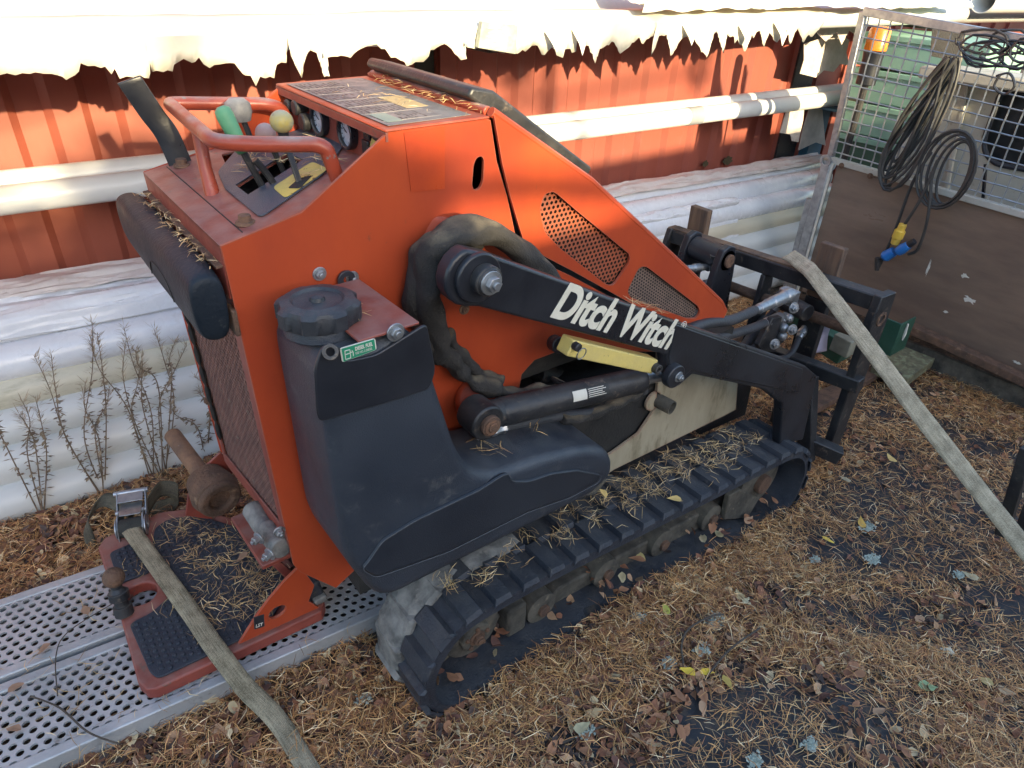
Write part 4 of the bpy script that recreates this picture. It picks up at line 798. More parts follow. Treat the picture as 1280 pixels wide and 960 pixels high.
# far arm end: round boss with rusty pin standing up beyond the nose
eb = Vector((2.1265, 1.4200, 0.5851))
MB().plate([eb + Vector((-0.05, 0, 0.0)), eb + Vector((-0.035, 0, 0.045)), eb + Vector((0, 0, 0.058)), eb + Vector((0.035, 0, 0.045)), eb + Vector((0.05, 0, 0.0)), eb + Vector((0.07, 0, -0.24)), eb + Vector((-0.10, 0, -0.24))], [], (0, 0.03, 0)).build('tilt_link', BLACK, loader, bevel=0.006, seg=3)
MB().cyl(eb + Vector((0, 0.0, 0)), eb + Vector((0, 0.16, 0)), 0.045, n=28).build('link_boss', BLACK, loader, bevel=0.006)
MB().plate([eb + Vector((-0.05, 0.16, 0.0)), eb + Vector((-0.035, 0.16, 0.05)), eb + Vector((0, 0.16, 0.062)), eb + Vector((0.035, 0.16, 0.05)), eb + Vector((0.05, 0.16, 0.0)), eb + Vector((0.07, 0.16, -0.24)), eb + Vector((-0.10, 0.16, -0.24))], [], (0, 0.03, 0)).build('tilt_link', BLACK, loader, bevel=0.006, seg=3)
MB().cyl(eb + Vector((0, -0.012, 0)), eb, 0.026, n=24).build('pin_head', RUST, loader, bevel=0.003)
# ================================================================== FORK FRAME
ff = thing('fork_carriage', 'black steel pallet-fork carriage frame standing in front of the loader', 'fork frame', (2.26, 1.33, -0.09))
FX = 2.25
TR = Vector((2.2500, 0.8796, 0.5969)); TL = Vector((2.2500, 1.8044, 0.5446)); BR = Vector((2.2500, 0.8809, -0.0269))
d = (TL - TR).normalized()
MB().bar(TR, TL, 0.06, 0.055).build('top_bar', BLACKOLD, ff, bevel=0.005)
MB().bar(TR + Vector((0, 0, 0.028)) + d*0.25, TL + Vector((0, 0, 0.028)), 0.045, 0.012).build('top_bar_edge', WOOD, ff, bevel=0.002)
pil = MB().plate([TR + Vector((-.045, -0.0, .035)), TR + Vector((.05, 0, .03)), TR + Vector((.055, 0, -.06)), BR + Vector((.035, 0, 0)), BR + Vector((-.035, 0, -.01)), TR + Vector((-.055, 0, -.06))], [], (0, 0.03, 0)).build('side_upright', BLACKOLD, ff, bevel=0.004)
MB().ring(TR + Vector((0.0, -.004, -.055)), TR + Vector((0.0, .0, -.055)), 0.026, 0.016, 24).build('pin_hole', RUST, ff)
MB().plate([TL + Vector((-.035, -0.03, .035)), TL + Vector((.04, -0.03, .03)), TL + Vector((.05, -0.03, -.16)), TL + Vector((-.05, -0.03, -.16)), TL + Vector((-.05, -0.03, -.02))], [], (0, 0.025, 0)).build('side_upright', BLACKOLD, ff, bevel=0.004)
for px_ in (Vector((2.2500, 1.3131, 0.5124)), Vector((2.2000, 1.4722, 0.4878))):
    MB().plate([px_ + Vector((-.03, 0, .03)), px_ + Vector((.03, 0, .03)), px_ + Vector((.06, 0, -.30)), px_ + Vector((-.05, 0, -.30))], [], (0, 0.02, 0)).build('inner_upright', BLACKOLD, ff, bevel=0.004)
MB().cyl((2.2500, 1.4978, 0.4322), (2.2500, 0.8868, 0.4686), 0.020, n=18).build('fork_shaft', RUST, ff)
MB().bar((2.1900, 1.2771, 0.2732), (2.2200, 0.8561, 0.3033), 0.05, 0.05).build('cross_bar', BLACKOLD, ff, bevel=0.004)
MB().bar((2.1200, 0.9565, 0.0563), (2.2000, 0.8328, 0.0193), 0.05, 0.055).build('cross_bar', BLACKOLD, ff, bevel=0.004)
MB().bar((2.1200, 0.9092, -0.0133), (2.1200, 0.9920, 0.3067), 0.05, 0.04, (1, 0, 0)).build('inner_upright', BLACKOLD, ff, bevel=0.004)
# fork blades running forward along the ground and their standing shanks
for (px_a, w0, tipx) in ((Vector((2.3000, 1.7154, 0.5354)), 0.10, 3.1), (Vector((2.3000, 1.1347, 0.5678)), 0.10, 3.1)):
    y = px_a.y; zt = px_a.z + 0.135
    MB().box((2.295, y - .045, zt - 0.20), (2.325, y + .045, zt)).build('fork_shank', WOOD, ff, bevel=0.003)
    MB().box((2.295, y - .045, -0.07), (2.325, y + .045, zt - 0.203)).build('fork_shank', BLACKOLD, ff, bevel=0.003)
    MB().plate([(2.327, y - .045, -0.03), (tipx, y - .03, -0.05), (tipx, y + .03, -0.05), (2.327, y + .045, -0.03)], [], (0, 0, -0.03)).build('fork_blade', RUST, ff, bevel=0.003)
# curved grey-purple metal band and green square tube seen through the frame
MB().plate([(0, 0, 0)]*0 or [(2.7000, 1.0725, 0.3286), (2.7000, 0.9782, 0.3692), (2.7000, 0.9519, 0.2930), (2.7000, 1.0461, 0.2496)], [], (0.05, 0, 0))
bandp = spline([(2.5500, 1.2086, 0.1559), (2.5500, 1.2241, 0.2318), (2.5500, 1.2133, 0.2919), (2.5500, 1.1681, 0.3295), (2.5500, 1.1346, 0.3334), (2.5500, 1.1017, 0.2946)], 6)
mb = MB(); vs = []
for p in bandp: vs += [Vector(p), Vector(p) + Vector((0.07, -0.02, 0))]
band = mb.add(vs, [(2*i, 2*i+1, 2*i+3, 2*i+2) for i in range(len(vs)//2-1)]).build('metal_band', ANODIZED, None, solid=0.003)
tag(band, 'curved purple-grey metal band standing behind the fork carriage', 'metal band')
gt_ = thing('green_steel_bracket', 'dark green steel bracket beside the foot of the brown plywood panel', 'bracket', (3.0, 1.15, -0.1))
q = Vector((3.0500, 1.1248, 0.1679))
MB().box((q.x - .07, q.y - .05, q.z - .10), (q.x - .062, q.y + .07, q.z + .06)).box((q.x - .062, q.y - .05, q.z - .10), (q.x + .06, q.y - .042, q.z + .06)).build('angle_plate', GREENPAINT, gt_, bevel=0.003)
MB().tube([q + Vector((-.02, -.055, .05)), q + Vector((-.015, -.055, .0)), q + Vector((-.02, -.056, -.03))], [.004, .007, .003], 6).build('paint_drip', WHITEDECAL, gt_)
gt2 = thing('green_tube_frame', 'dark green square steel tube lying behind the fork carriage', 'steel tube', (2.9, 1.5, -0.1))
a = Vector((2.8000, 1.2744, 0.0321)); b = Vector((3.0000, 1.2409, 0.1104))
MB().bar((2.7500, 1.4688, 0.1761), (2.7500, 1.1578, 0.1245), 0.10, 0.10).build('square_tube', GREENPAINT, gt2, bevel=0.004)
MB().bar((2.6500, 1.1817, 0.2023), (2.6500, 1.1015, 0.1982), 0.06, 0.075).build('tube_socket', mat('dirty_cream_steel', (0.30, 0.29, 0.22), (0.16, 0.15, 0.11), rough=0.7), gt2, bevel=0.004)
blk = MB().bar((2.9962, 1.0585, -0.0300), (3.2903, 1.0774, -0.0300), 0.16, 0.05).build('mossy_board', mat('mossy_wood', (0.20, 0.18, 0.10), (0.10, 0.09, 0.055), rough=0.95, scale=20, bump=1.0, spots=(0.24, 0.25, 0.14), spot_scale=30, spot_thr=(0.5, 0.6)), None, bevel=0.004)
tag(blk, 'short mossy board lying on the litter under the green bracket', 'board')
rod = MB().tube([(2.9568, 1.1102, 0.0200), (2.9466, 0.9947, 0.0200)], [0.016, 0.016], 12).build('steel_rod', BLACKOLD, None); tag(rod, 'short dark steel rod resting on the mossy board', 'steel rod')
# ================================================================== REAR PLATFORM
pf = thing('foot_platform', 'red steel foot platform with studded black rubber mat, behind the loader', 'foot platform', (0.15, 1.5, 0.06))
PZ = 0.10
po = [(-0.0473, 1.2577, 0.1000), (-0.0379, 1.2262, 0.1000), (-0.0173, 1.2139, 0.1000), (0.1679, 1.2078, 0.1000), (0.3722, 1.2009, 0.1000), (0.3916, 1.2245, 0.1000), (0.3809, 1.3100, 0.1000), (0.3622, 1.5703, 0.1000), (0.2312, 1.7682, 0.1000), (0.1403, 1.8065, 0.1000), (-0.0106, 1.7855, 0.1000), (-0.0342, 1.7573, 0.1000), (-0.0377, 1.4749, 0.1000)]
po = [(p[0], p[1], PZ) for p in po]
notch = circ((0.0208, 1.5197, 0.1000), 0.038, (1, 0, 0), (0, 1, 0), 20)
MB().plate(po, [notch], (0, 0, -0.035)).build('platform_plate', ORANGE_OLD, pf, bevel=0.005, seg=3)
def matq(pts, holes=()):
    o_ = [(p[0], p[1], PZ + .001) for p in pts]; return MB().plate(fillet_loop(o_, 0.015), [h for h in holes], (0, 0, 0.006)).build('rubber_mat', RUBM, pf, bevel=0.0015)
RUBM = mat('studded_mat_rubber', (0.022, 0.028, 0.042), (0.04, 0.045, 0.055), rough=0.6, scale=12, bump=0.4, bscale=300, spots=(0.12, 0.10, 0.07), spot_scale=14, spot_thr=(0.6, 0.74))
qa = [(-0.0255, 1.4308, 0.1000), (-0.0189, 1.2626, 0.1000), (-0.0086, 1.2349, 0.1000), (0.1044, 1.2316, 0.1000), (0.2387, 1.2305, 0.1000), (0.3363, 1.3087, 0.1000), (0.3309, 1.5610, 0.1000), (0.2284, 1.7203, 0.1000), (0.1538, 1.7563, 0.1000), (0.1103, 1.7391, 0.1000), (0.0809, 1.6543, 0.1000), (0.0646, 1.5881, 0.1000), (0.0757, 1.4617, 0.1000), (0.0269, 1.4348, 0.1000)]
m1 = matq(qa)
qb = [(-0.0137, 1.7101, 0.1000), (0.0582, 1.7145, 0.1000), (0.0618, 1.5764, 0.1000), (-0.0000, 1.5800, 0.1000), (-0.0158, 1.5780, 0.1000)]
m2_ = matq(qb)
ex = (Vector((1, 0.06, 0))).normalized(); ey = Vector((-0.06, 1, 0)).normalized(); k = 0
stud_me = None
rg = random.Random(2)
polys = [[(p[0], p[1]) for p in qa], [(p[0], p[1]) for p in qb]]
x = -0.06
cands = []
ii = 0
while x < 0.42:
    y = 1.18 + (0.0095 if ii % 2 else 0)
    while y < 1.80:
        c_ = (x + 0.03*(y-1.2)*0, y)
        for pi, pg in enumerate(polys):
            if inside(c_, pg) and inside((c_[0]+.009, c_[1]), pg) and inside((c_[0]-.009, c_[1]), pg) and inside((c_[0], c_[1]+.009), pg) and inside((c_[0], c_[1]-.009), pg): cands.append((c_[0], c_[1], pi))
        y += 0.019
    x += 0.0165; ii += 1
cands.sort(key=lambda c: (c[0]-0.1)**2 + (c[1]-1.2)**2)
first = None
for n_, (x, y, pi) in enumerate(cands[:295]):
    if first is None:
        first = MB().tube([(0, 0, 0), (0, 0, 0.0035), (0, 0, 0.0045)], [0.0056, 0.005, 0.003], 10).build('rubber_stud', RUBM, m1, smooth=50)
        o_ = first
    else:
        o_ = first.copy(); COL.objects.link(o_)
    o_.parent = (m1, m2_)[pi]; o_.location = (x, y, PZ + .007); o_.matrix_parent_inverse = Matrix.Identity(4)
mb = MB()
for (x, y, pi) in cands[295:]: mb.tube([(x, y, PZ + .007), (x, y, PZ + .0105), (x, y, PZ + .0115)], [0.0056, 0.005, 0.003], 8)
if cands[295:]: mb.build('rubber_studs', RUBM, m1, smooth=50, kind='stuff')
# gusset side plate
gpts = [(0.1698, 1.2082, 0.1100), (0.2231, 1.2100, 0.1734), (0.2573, 1.2150, 0.2069), (0.3017, 1.2200, 0.2424), (0.3432, 1.2200, 0.2684), (0.3695, 1.2200, 0.1843), (0.3491, 1.2200, 0.1394), (0.3714, 1.2200, 0.0940), (0.3775, 1.2200, 0.0713)]
gpts = [(p[0], 1.215, max(p[2], 0.10)) for p in gpts]
ghole = circ((0.2711, 1.2150, 0.1544), 0.022, (1, 0, 0.15), (-0.1, 0, 0.8), 18)
gus = MB().plate(gpts, [ghole], (0, 0.008, 0)).build('gusset_plate', ORANGE, pf, bevel=0.002)
sk = [(0.2151, 1.2135, 0.1756), (0.2393, 1.2135, 0.1698), (0.2349, 1.2135, 0.1293), (0.2105, 1.2135, 0.1355)]
MB().plate(sk, [], (0, 0.001, 0)).build('black_sticker', BLACK, gus)
dxs = (Vector(sk[1]) - Vector(sk[0])).normalized(); dzs = Vector((0, -1, 0)).cross(dxs)
text_obj('sticker_mark', 'LST', WHITEDECAL, gus, Vector(sk[3]) + dxs*0.002 + dzs*0.006 + Vector((0, -0.001, 0)), Matrix((dxs, dzs, Vector((0, -1, 0)))).transposed(), 0.014, extrude=0.0002, offset=0.0003, xscale=0.8)
MB().plate([(0.365, 1.222, PZ), (0.40, 1.222, PZ), (0.40, 1.30, PZ), (0.365, 1.30, PZ)], [], (0, 0, 0.02)).build('hinge_foot', MUDDY, pf, bevel=0.004)
MB().plate([(0.33, 1.235, 0.105), (0.40, 1.235, 0.105), (0.39, 1.235, 0.17), (0.345, 1.235, 0.155)], [], (0, 0.10, 0)).build('rubber_buffer', RUBM, pf, bevel=0.008)
# channel bracket with grey buffers behind the gusset
CH = 'channel_bracket'
ca0 = Vector((0.3000, 1.4221, 0.3078)); cb0 = Vector((0.3000, 1.1989, 0.3293))
chn = MB().bar(ca0, cb0, 0.012, 0.09, (1, 0, 0)).build(CH, ORANGE_OLD, loader, bevel=0.003)
for a0_, b0_ in (((0.2700, 1.2345, 0.4761), (0.2700, 1.1555, 0.4718)), ((0.2700, 1.1459, 0.4841), (0.2700, 1.0620, 0.4980))):
    MB().tube([a0_, b0_], [0.024, 0.022], 14).build('rubber_bushing', MUDDY, chn, bevel=0.003)
for q in ((0.2400, 1.0961, 0.5186), (0.2400, 1.0323, 0.5277)): bolt(loader, q, (-0.8, -0.3, 0), 0.010, 0.014)
MB().bar((0.3000, 1.3522, 0.2252), (0.3600, 1.3037, 0.1134), 0.10, 0.02, (1, 0, 0)).build(CH, ORANGE_OLD, loader, bevel=0.003)
# tow ball
tb_ = thing('tow_ball', 'rusty tow ball on a stem clamped to the edge of the foot platform', 'tow ball', (-0.0349, 1.4879, 0.1000))
bc = Vector((-0.0215, 1.5048, 0.2000)); base = Vector((-0.0271, 1.4733, 0.1000)); 
MB().sphere(bc, 0.0255, 24, 16).build('ball', RUST, tb_, smooth=80)
ddn = (bc - base).normalized()
MB().tube([base, base.lerp(bc, 0.25), base.lerp(bc, 0.26), base.lerp(bc, 0.42), base.lerp(bc, 0.43), base.lerp(bc, 0.62), base.lerp(bc, 0.63), base.lerp(bc, 0.72), base.lerp(bc, .9)], [0.022, 0.022, 0.016, 0.016, 0.024, 0.024, 0.020, 0.013, 0.013], 18).build('stem', BLACKOLD, tb_, smooth=30, bevel=0.001)
# rusty roller with tapered collar
rr_ = thing('rusty_roller', 'rusty steel pipe through a tapered collar and red plate, behind the platform', 'roller', (0.28, 1.75, 0.0))
c1 = Vector((0.2582, 1.6000, 0.2181)); 
axd = Vector((0.10, -1.0, -0.12)).normalized()
cbase = Vector((0.2651, 1.6600, 0.2466))
MB().ring(cbase - axd*0.01, cbase + axd*0.075, 0.058, 0.030, 30).build('collar', RUST, rr_, bevel=0.008, seg=3)
MB().tube([cbase - axd*0.03, cbase + axd*0.035, cbase + axd*0.06], [0.052, 0.066, 0.060], 30).build('collar_flare', RUST, rr_, bevel=0.004)
MB().cyl(cbase - axd*0.25, cbase - axd*0.02, 0.024, n=24).build('pipe', mat('rusty_orange_pipe', (0.28, 0.15, 0.08), (0.15, 0.09, 0.06), rough=0.8, scale=14, bump=0.7, spots=(0.42, 0.38, 0.32), spot_scale=30, spot_thr=(0.62, 0.66)), rr_)
MB().plate([(0.1893, 1.6900, 0.1475), (0.2090, 1.6900, 0.2121), (0.2493, 1.6900, 0.2738), (0.3162, 1.6900, 0.3170), (0.3386, 1.6900, 0.2812), (0.3398, 1.6900, 0.2368), (0.3038, 1.6900, 0.1884), (0.2590, 1.6900, 0.0943)], [], (0, 0.008, 0)).build('side_plate', ORANGE_OLD, rr_, bevel=0.002)
# ratchet strap
rt = thing('ratchet_buckle', 'steel ratchet buckle lying at the rear corner of the foot platform', 'ratchet', (0.0538, 1.8062, 0.1000))
def rq(u_, v_, w_): return Vector((0.0621, 1.7750, 0.1200)) + ex2*u_ + ey2*v_ + Vector((0, 0, w_))
ex2 = Vector((0.94, -0.33, 0)).normalized(); ey2 = Vector((0.33, 0.94, 0)).normalized()
for s_ in (-0.032, 0.032):
    MB().plate([rq(s_, -.045, -.02), rq(s_, .0, -.035), rq(s_, .055, -.01), rq(s_, .06, .02), rq(s_, .0, .035), rq(s_, -.035, .015)], [], ex2*0.003).build('ratchet_cheek', STEEL, rt, bevel=0.0008)
    MB().plate([rq(s_*1.15, -.01, .0), rq(s_*1.15, .01, -.005), rq(s_*1.15, .085, .045), rq(s_*1.15, .075, .060)], [], ex2*0.003).build('handle_side', STEEL, rt, bevel=0.0008)
MB().bar(rq(0, .005, .030), rq(0, .058, .030), 0.056, 0.003).build('frame_plate', STEEL, rt, bevel=0.001)
MB().bar(rq(0, .045, .045), rq(0, .085, .058), 0.066, 0.003).build('handle_plate', STEEL, rt, bevel=0.001)
MB().cyl(rq(-.045, .08, .052), rq(.045, .08, .052), 0.008, n=14).build('handle_grip', STEEL, rt, bevel=0.001)
MB().cyl(rq(-.040, .03, .022), rq(.040, .03, .022), 0.007, n=12).build('cross_pin', STEEL, rt)
MB().cyl(rq(-.029, -.012, 0.0), rq(.032, -.012, 0.0), 0.026, n=20).build('webbing_roll', mat('dark_webbing', (0.045, 0.045, 0.04), rough=0.9, bump=0.8, bscale=400), rt, bevel=0.002)
for s_ in (-.036, .038): MB().ring(rq(s_, -.012, 0), rq(s_ + .003, -.012, 0), 0.030, 0.012, 16).build('ratchet_wheel', STEEL, rt)
def strip(pts, wdt, side, m, name, th=0.0025, wig=0.0, k=8, seed=1, frays=0):
    sp = spline(pts, k*3); rg = random.Random(seed); vs = []; cols = 5
    for i, p in enumerate(sp):
        s_ = Vector(side(i/len(sp))) if callable(side) else Vector(side)
        s_.normalize()
        for c_ in range(cols):
            f = c_/(cols-1) - 0.5
            e = rg.uniform(-1, 1)*wig*0.3
            vs.append(Vector(p) + s_*(f*wdt + (e*0.4 if abs(f) > .4 else 0)) + Vector((0, 0, e + wig*math.sin(i*0.12 + f*2.2))))
    fs = [(i*cols+c_, i*cols+c_+1, (i+1)*cols+c_+1, (i+1)*cols+c_) for i in range(len(sp)-1) for c_ in range(cols-1)]
    o = MB().add(vs, fs).build(name, m, None, solid=th, smooth=60)
    L_ = [0.0]
    for i in range(1, len(sp)): L_.append(L_[-1] + (sp[i] - sp[i-1]).length)
    uvl = o.data.uv_layers.new(name='UVMap')
    for lp in o.data.loops: uvl.data[lp.index].uv = ((lp.vertex_index % cols)/(cols-1), L_[lp.vertex_index//cols])
    return o
s1_ = strip([rq(0, -.03, 0.012), (0.0826, 1.5271, 0.1250), (0.1049, 1.3542, 0.1250), (0.1216, 1.2127, 0.1250), (0.1444, 1.1131, 0.0900), (0.1798, 1.0095, 0.0450), (0.1938, 0.8286, 0.0400), (0.2087, 0.6759, 0.0400)], 0.046, (0.93, 0.36, 0), STRAP, 'lashing_strap', wig=0.0015, k=12)
tag(s1_, 'faded olive webbing strap running from the ratchet across the foot platform to the foreground', 'strap', 'worn lashing straps')
s2_ = strip([rq(0, .05, 0.0), (0.0209, 2.0073, 0.0600), (-0.0423, 1.9243, 0.0600), (-0.0531, 1.8526, 0.0120), (-0.1239, 1.8572, 0.0120)], 0.05, (0.5, 0.8, 0.3), STRAPD, 'loose_strap_tail', wig=0.001)
tag(s2_, 'dark folded strap tail curled on the leaves left of the ratchet', 'strap tail')
s3_ = strip([rq(.03, .05, 0.0), (0.1675, 1.9220, 0.0900), (0.2092, 1.8935, 0.0800), (0.1866, 1.9102, 0.0300), (0.1078, 1.9212, 0.0300)], 0.05, (0.3, 0.5, 0.8), STRAPD, 'loose_strap_loop', wig=0.001)
tag(s3_, 'dark strap loop lying between the ratchet and the rusty roller', 'strap loop')
sa = [(2.2400, 1.2571, 0.6417), (2.2150, 1.1808, 0.6375), (2.1700, 1.0813, 0.6192), (2.1200, 0.7871, 0.4663), (2.1200, 0.4931, 0.2768), (2.1200, 0.2127, 0.1044), (2.1200, 0.0851, 0.0202)]
s4_ = strip(sa, 0.052, (0.55, -0.55, 0.63), STRAPL, 'lashing_strap', wig=0.0012, k=14, seed=5)
tag(s4_, 'faded olive webbing strap pulled tight from the fork carriage down to the right edge', 'strap', 'worn lashing straps')
post = thing('steel_anchor_leg', 'dark steel leg standing on the litter at the right edge beside the strap', 'steel leg', (2.3, 0.33, -0.1))
MB().bar((2.3000, 0.3128, -0.0082), (2.3000, 0.3620, 0.3123), 0.035, 0.035, (1, 0, 0)).bar((2.2500, 0.2654, 0.0585), (2.2500, 0.2902, 0.2604), 0.03, 0.03, (1, 0, 0)).build('leg', BLACKOLD, post, bevel=0.003)
MB().bar((2.4946, 0.4055, -0.0850), (2.5072, 0.2440, -0.0850), 0.09, 0.012).build('foot_plate', BLACKOLD, post, bevel=0.003)
# ================================================================== RAMPS
def ramp(name_label, pa, y_n, y_f, x0, x1, yaw, z=0.062):
    r = thing('perforated_ramp', name_label, 'ramp', (x0, (y_n + y_f)/2, 0), 'perforated aluminium loading ramps')
    R_ = Matrix.Rotation(yaw, 3, 'Z'); org = Vector((pa[0], pa[1], 0))
    T = lambda x, y, zz: org + R_ @ Vector((x, y, 0)) + Vector((0, 0, zz))
    wd = y_f - y_n; L = x1 - x0
    for (ya_, yb2) in ((0.0, 0.028), (wd - 0.028, wd)):
        mb = MB(); mb.add([T(x, y, zz) for zz in (0.0, z + 0.002) for (x, y) in ((0, ya_), (L, ya_), (L, yb2), (0, yb2))], [(0,3,2,1),(4,5,6,7),(0,1,5,4),(1,2,6,5),(2,3,7,6),(3,0,4,7)])
        mb.build('side_rail', ALU, r, bevel=0.004, seg=3)
    wv_ = wd - 0.05
    perforated([(0, 0), (L, 0), (L, wv_), (0, wv_)], 0.0255, 0.0082, T(0, 0.025, z), R_ @ Vector((1, 0, 0)), R_ @ Vector((0, 1, 0)), wall=-0.006).build('perforated_deck', ALU, r, smooth=0)
    # raised rims of the punched holes
    return r
MBX = 0

# ramps: near plank and far plank, slightly turned from the loader
nE = Vector((0.4785, 1.1386, 0.0620)); nW = Vector((-0.2432, 1.2043, 0.0620)); yw = math.atan2(nE.y - nW.y, nE.x - nW.x)
dR = Vector((math.cos(yw), math.sin(yw), 0)); nR = Vector((-dR.y, dR.x, 0))
start = nW - dR*0.75
ramp('near plank of the perforated aluminium ramp pair, under the platform edge', (start.x, start.y), 0, 0.255, 0, 1.55, yw)
st2 = start + nR*0.272
ramp('far plank of the perforated aluminium ramp pair, next to the pipe stack', (st2.x, st2.y), 0, 0.265, 0, 1.30, yw)
# ================================================================== WALL
def wall_y(x): return 2.76 - 0.0447*(x - 0.3)
def corr_wall(x0, x1, m, label, cat, name, zt=2.35, zb=-0.15):
    t = thing(name, label, cat, ((x0+x1)/2, wall_y((x0+x1)/2) + 0.6, 0))
    pitch = 0.205; x = x0; k = 0
    # each corrugated sheet is one panel about a metre wide
    segs = []
    while x < x1 - 0.01:
        xe_ = min(x + pitch*5, x1); segs.append((x, xe_)); x = xe_
    for (a, b) in segs:
        pts = []; xx = a
        while xx < b - 1e-4:
            for (fx, fy) in ((0.0, 0.0), (0.38, 0.0), (0.50, 0.024), (0.86, 0.024), (0.98, 0.0)):
                q = xx + fx*pitch
                if q <= b: pts.append((q, wall_y(q) + fy))
            xx += pitch
        pts.append((b, wall_y(b)))
        vs = []; 
        for (px_, py_) in pts:
            for zz in (zb, 0.6, 1.1, zt): vs.append((px_, py_, zz))
        n = len(pts); fs = [(i*4+k_, (i+1)*4+k_, (i+1)*4+k_+1, i*4+k_+1) for i in range(n-1) for k_ in range(3)]
        MB().add(vs, fs).build('corrugated_panel', m, t, smooth=20)
    mb = MB(); mb.add([(x0, wall_y(x0)+.03, zb), (x1, wall_y(x1)+.03, zb), (x1, wall_y(x1)+1.6, zb), (x0, wall_y(x0)+1.6, zb), (x0, wall_y(x0)+.03, zt), (x1, wall_y(x1)+.03, zt), (x1, wall_y(x1)+1.6, zt), (x0, wall_y(x0)+1.6, zt)], [(0,3,2,1),(4,5,6,7),(0,1,5,4),(1,2,6,5),(2,3,7,6),(3,0,4,7)])
    mb.build('container_body', m, t)
    MB().bar((x0, wall_y(x0) - .01, zt), (x1, wall_y(x1) - .01, zt), 0.08, 0.08).build('top_rail', m, t)
    return t
XL = Vector((1.5702, 2.7100, 1.0835)).x; XR = Vector((4.1303, 2.5800, 1.1258)).x
w1 = corr_wall(-2.6, XL, WALLRED, 'sunlit red corrugated steel container behind the controls, left of the dark gap', 'container', 'shipping_container')
XL2 = Vector((1.6916, 2.7000, 1.0778)).x
w2 = corr_wall(XL2, XR, WALLRED2, 'rust-red corrugated steel container behind the loader hood, right of the dark gap', 'container', 'shipping_container')
g = MB().box((XL + .004, 2.74, -0.15), (XL2 - .004, 2.80, 2.3)).build('gap_shade_strip', mat('gap_shade_dark', (0.05, 0.055, 0.045), (0.03, 0.035, 0.03), rough=0.7, spots=(0.14, 0.14, 0.1), spot_scale=6), None); tag(g, 'dark strip standing in for the shaded gap between the two red containers', 'post')  # dark strip fills the gap, its shade put into the colour
# corner post of the second container and what stands beyond
g = MB().plate([(XR + .004, wall_y(XR) - .01, -0.2), (XR + .20, wall_y(XR) - .02, -0.2), (XR + .20, wall_y(XR) - .02, 2.3), (XR + .004, wall_y(XR) - .01, 2.3)], [], (0, 0.1, 0)).build('black_corner_post', BLACKOLD, None, bevel=0.004); tag(g, 'black steel corner post at the right end of the containers', 'post')
# moss patches at the foot of the wall
for k, (qx, r_) in enumerate((((48, 362), 0.03), ((108, 348), 0.035), ((166, 338), 0.035), ((906, 198), 0.02), ((884, 205), 0.02))):
    pass
MOSSP = [((0.0586, 2.7550, 0.4703), 0.040, 0.010), ((0.2148, 2.7550, 0.4757), 0.050, 0.022), ((0.3735, 2.7550, 0.4705), 0.055, 0.022), ((3.6755, 2.5800, 0.4779), 0.045, 0.022), ((3.4768, 2.5900, 0.4827), 0.025, 0.018)]
for k, (q, a_, b_) in enumerate(MOSSP):
    rg = random.Random(40 + k); q = Vector(q); n = 22
    ring = [(q.x + a_*math.cos(t)*(0.75 + 0.5*rg.random()), wall_y(q.x) - 0.004, q.z + b_*math.sin(t)*(0.7 + 0.7*rg.random())) for t in np.linspace(0, 2*math.pi, n, endpoint=False)]
    o = MB().plate(ring, [], (0, 0.003, 0)).build('moss_patch', MOSS, (w1 if k < 3 else w2), bevel=0.0)
# ================================================================== PIPES
def run_pipe(name, label, cat, group, y, z, r, x0, x1, m, slope=-0.035, dz=0.0, hollow=True, n=28):
    a = Vector((x0, y + slope*x0, z + dz*x0)); b = Vector((x1, y + slope*x1, z + dz*x1))
    t = (b - a).normalized(); mb = MB()
    K = 16
    pts = [a.lerp(b, i/K) for i in range(K+1)]
    o = mb.tube(pts, r, n, caps=False).build(name, m, None, smooth=80)
    # end rings
    o.modifiers.new('s', 'SOLIDIFY').thickness = 0.005
    return tag(o, label, cat, group)
G1 = 'white pipes stacked along the foot of the wall'
lab = ['bottom white plastic pipe of the stack, half sunk in leaves', 'second white plastic pipe from the bottom of the stack', 'third white plastic pipe from the bottom of the stack', 'yellowed pipe in the middle of the stack, fourth from the bottom', 'bluish white film-wrapped pipe, just above the yellowed one', 'bulging white pipe in film, second from the top of the stack face', 'topmost pipe on the front of the stack, in crinkled film']
ppos = [(2.185, 0.035, 0.068, PIPE), (2.235, 0.132, 0.066, PIPE), (2.290, 0.228, 0.062, PIPE), (2.345, 0.315, 0.058, PIPECREAM), (2.375, 0.402, 0.062, FILM), (2.455, 0.470, 0.060, FILM), (2.565, 0.505, 0.055, FILM)]
for (y, z, r, m), l in zip(ppos, lab):
    run_pipe('plastic_pipe', l, 'pipe', G1, y, z, r, -1.6, 4.3 + 0.2*math.sin(z*40), m, dz=-0.024)
run_pipe('plastic_pipe', 'rear pipe of the stack lying against the red wall', 'pipe', G1, 2.69, 0.47, 0.052, -1.7, 4.6, FILM, dz=-0.024)
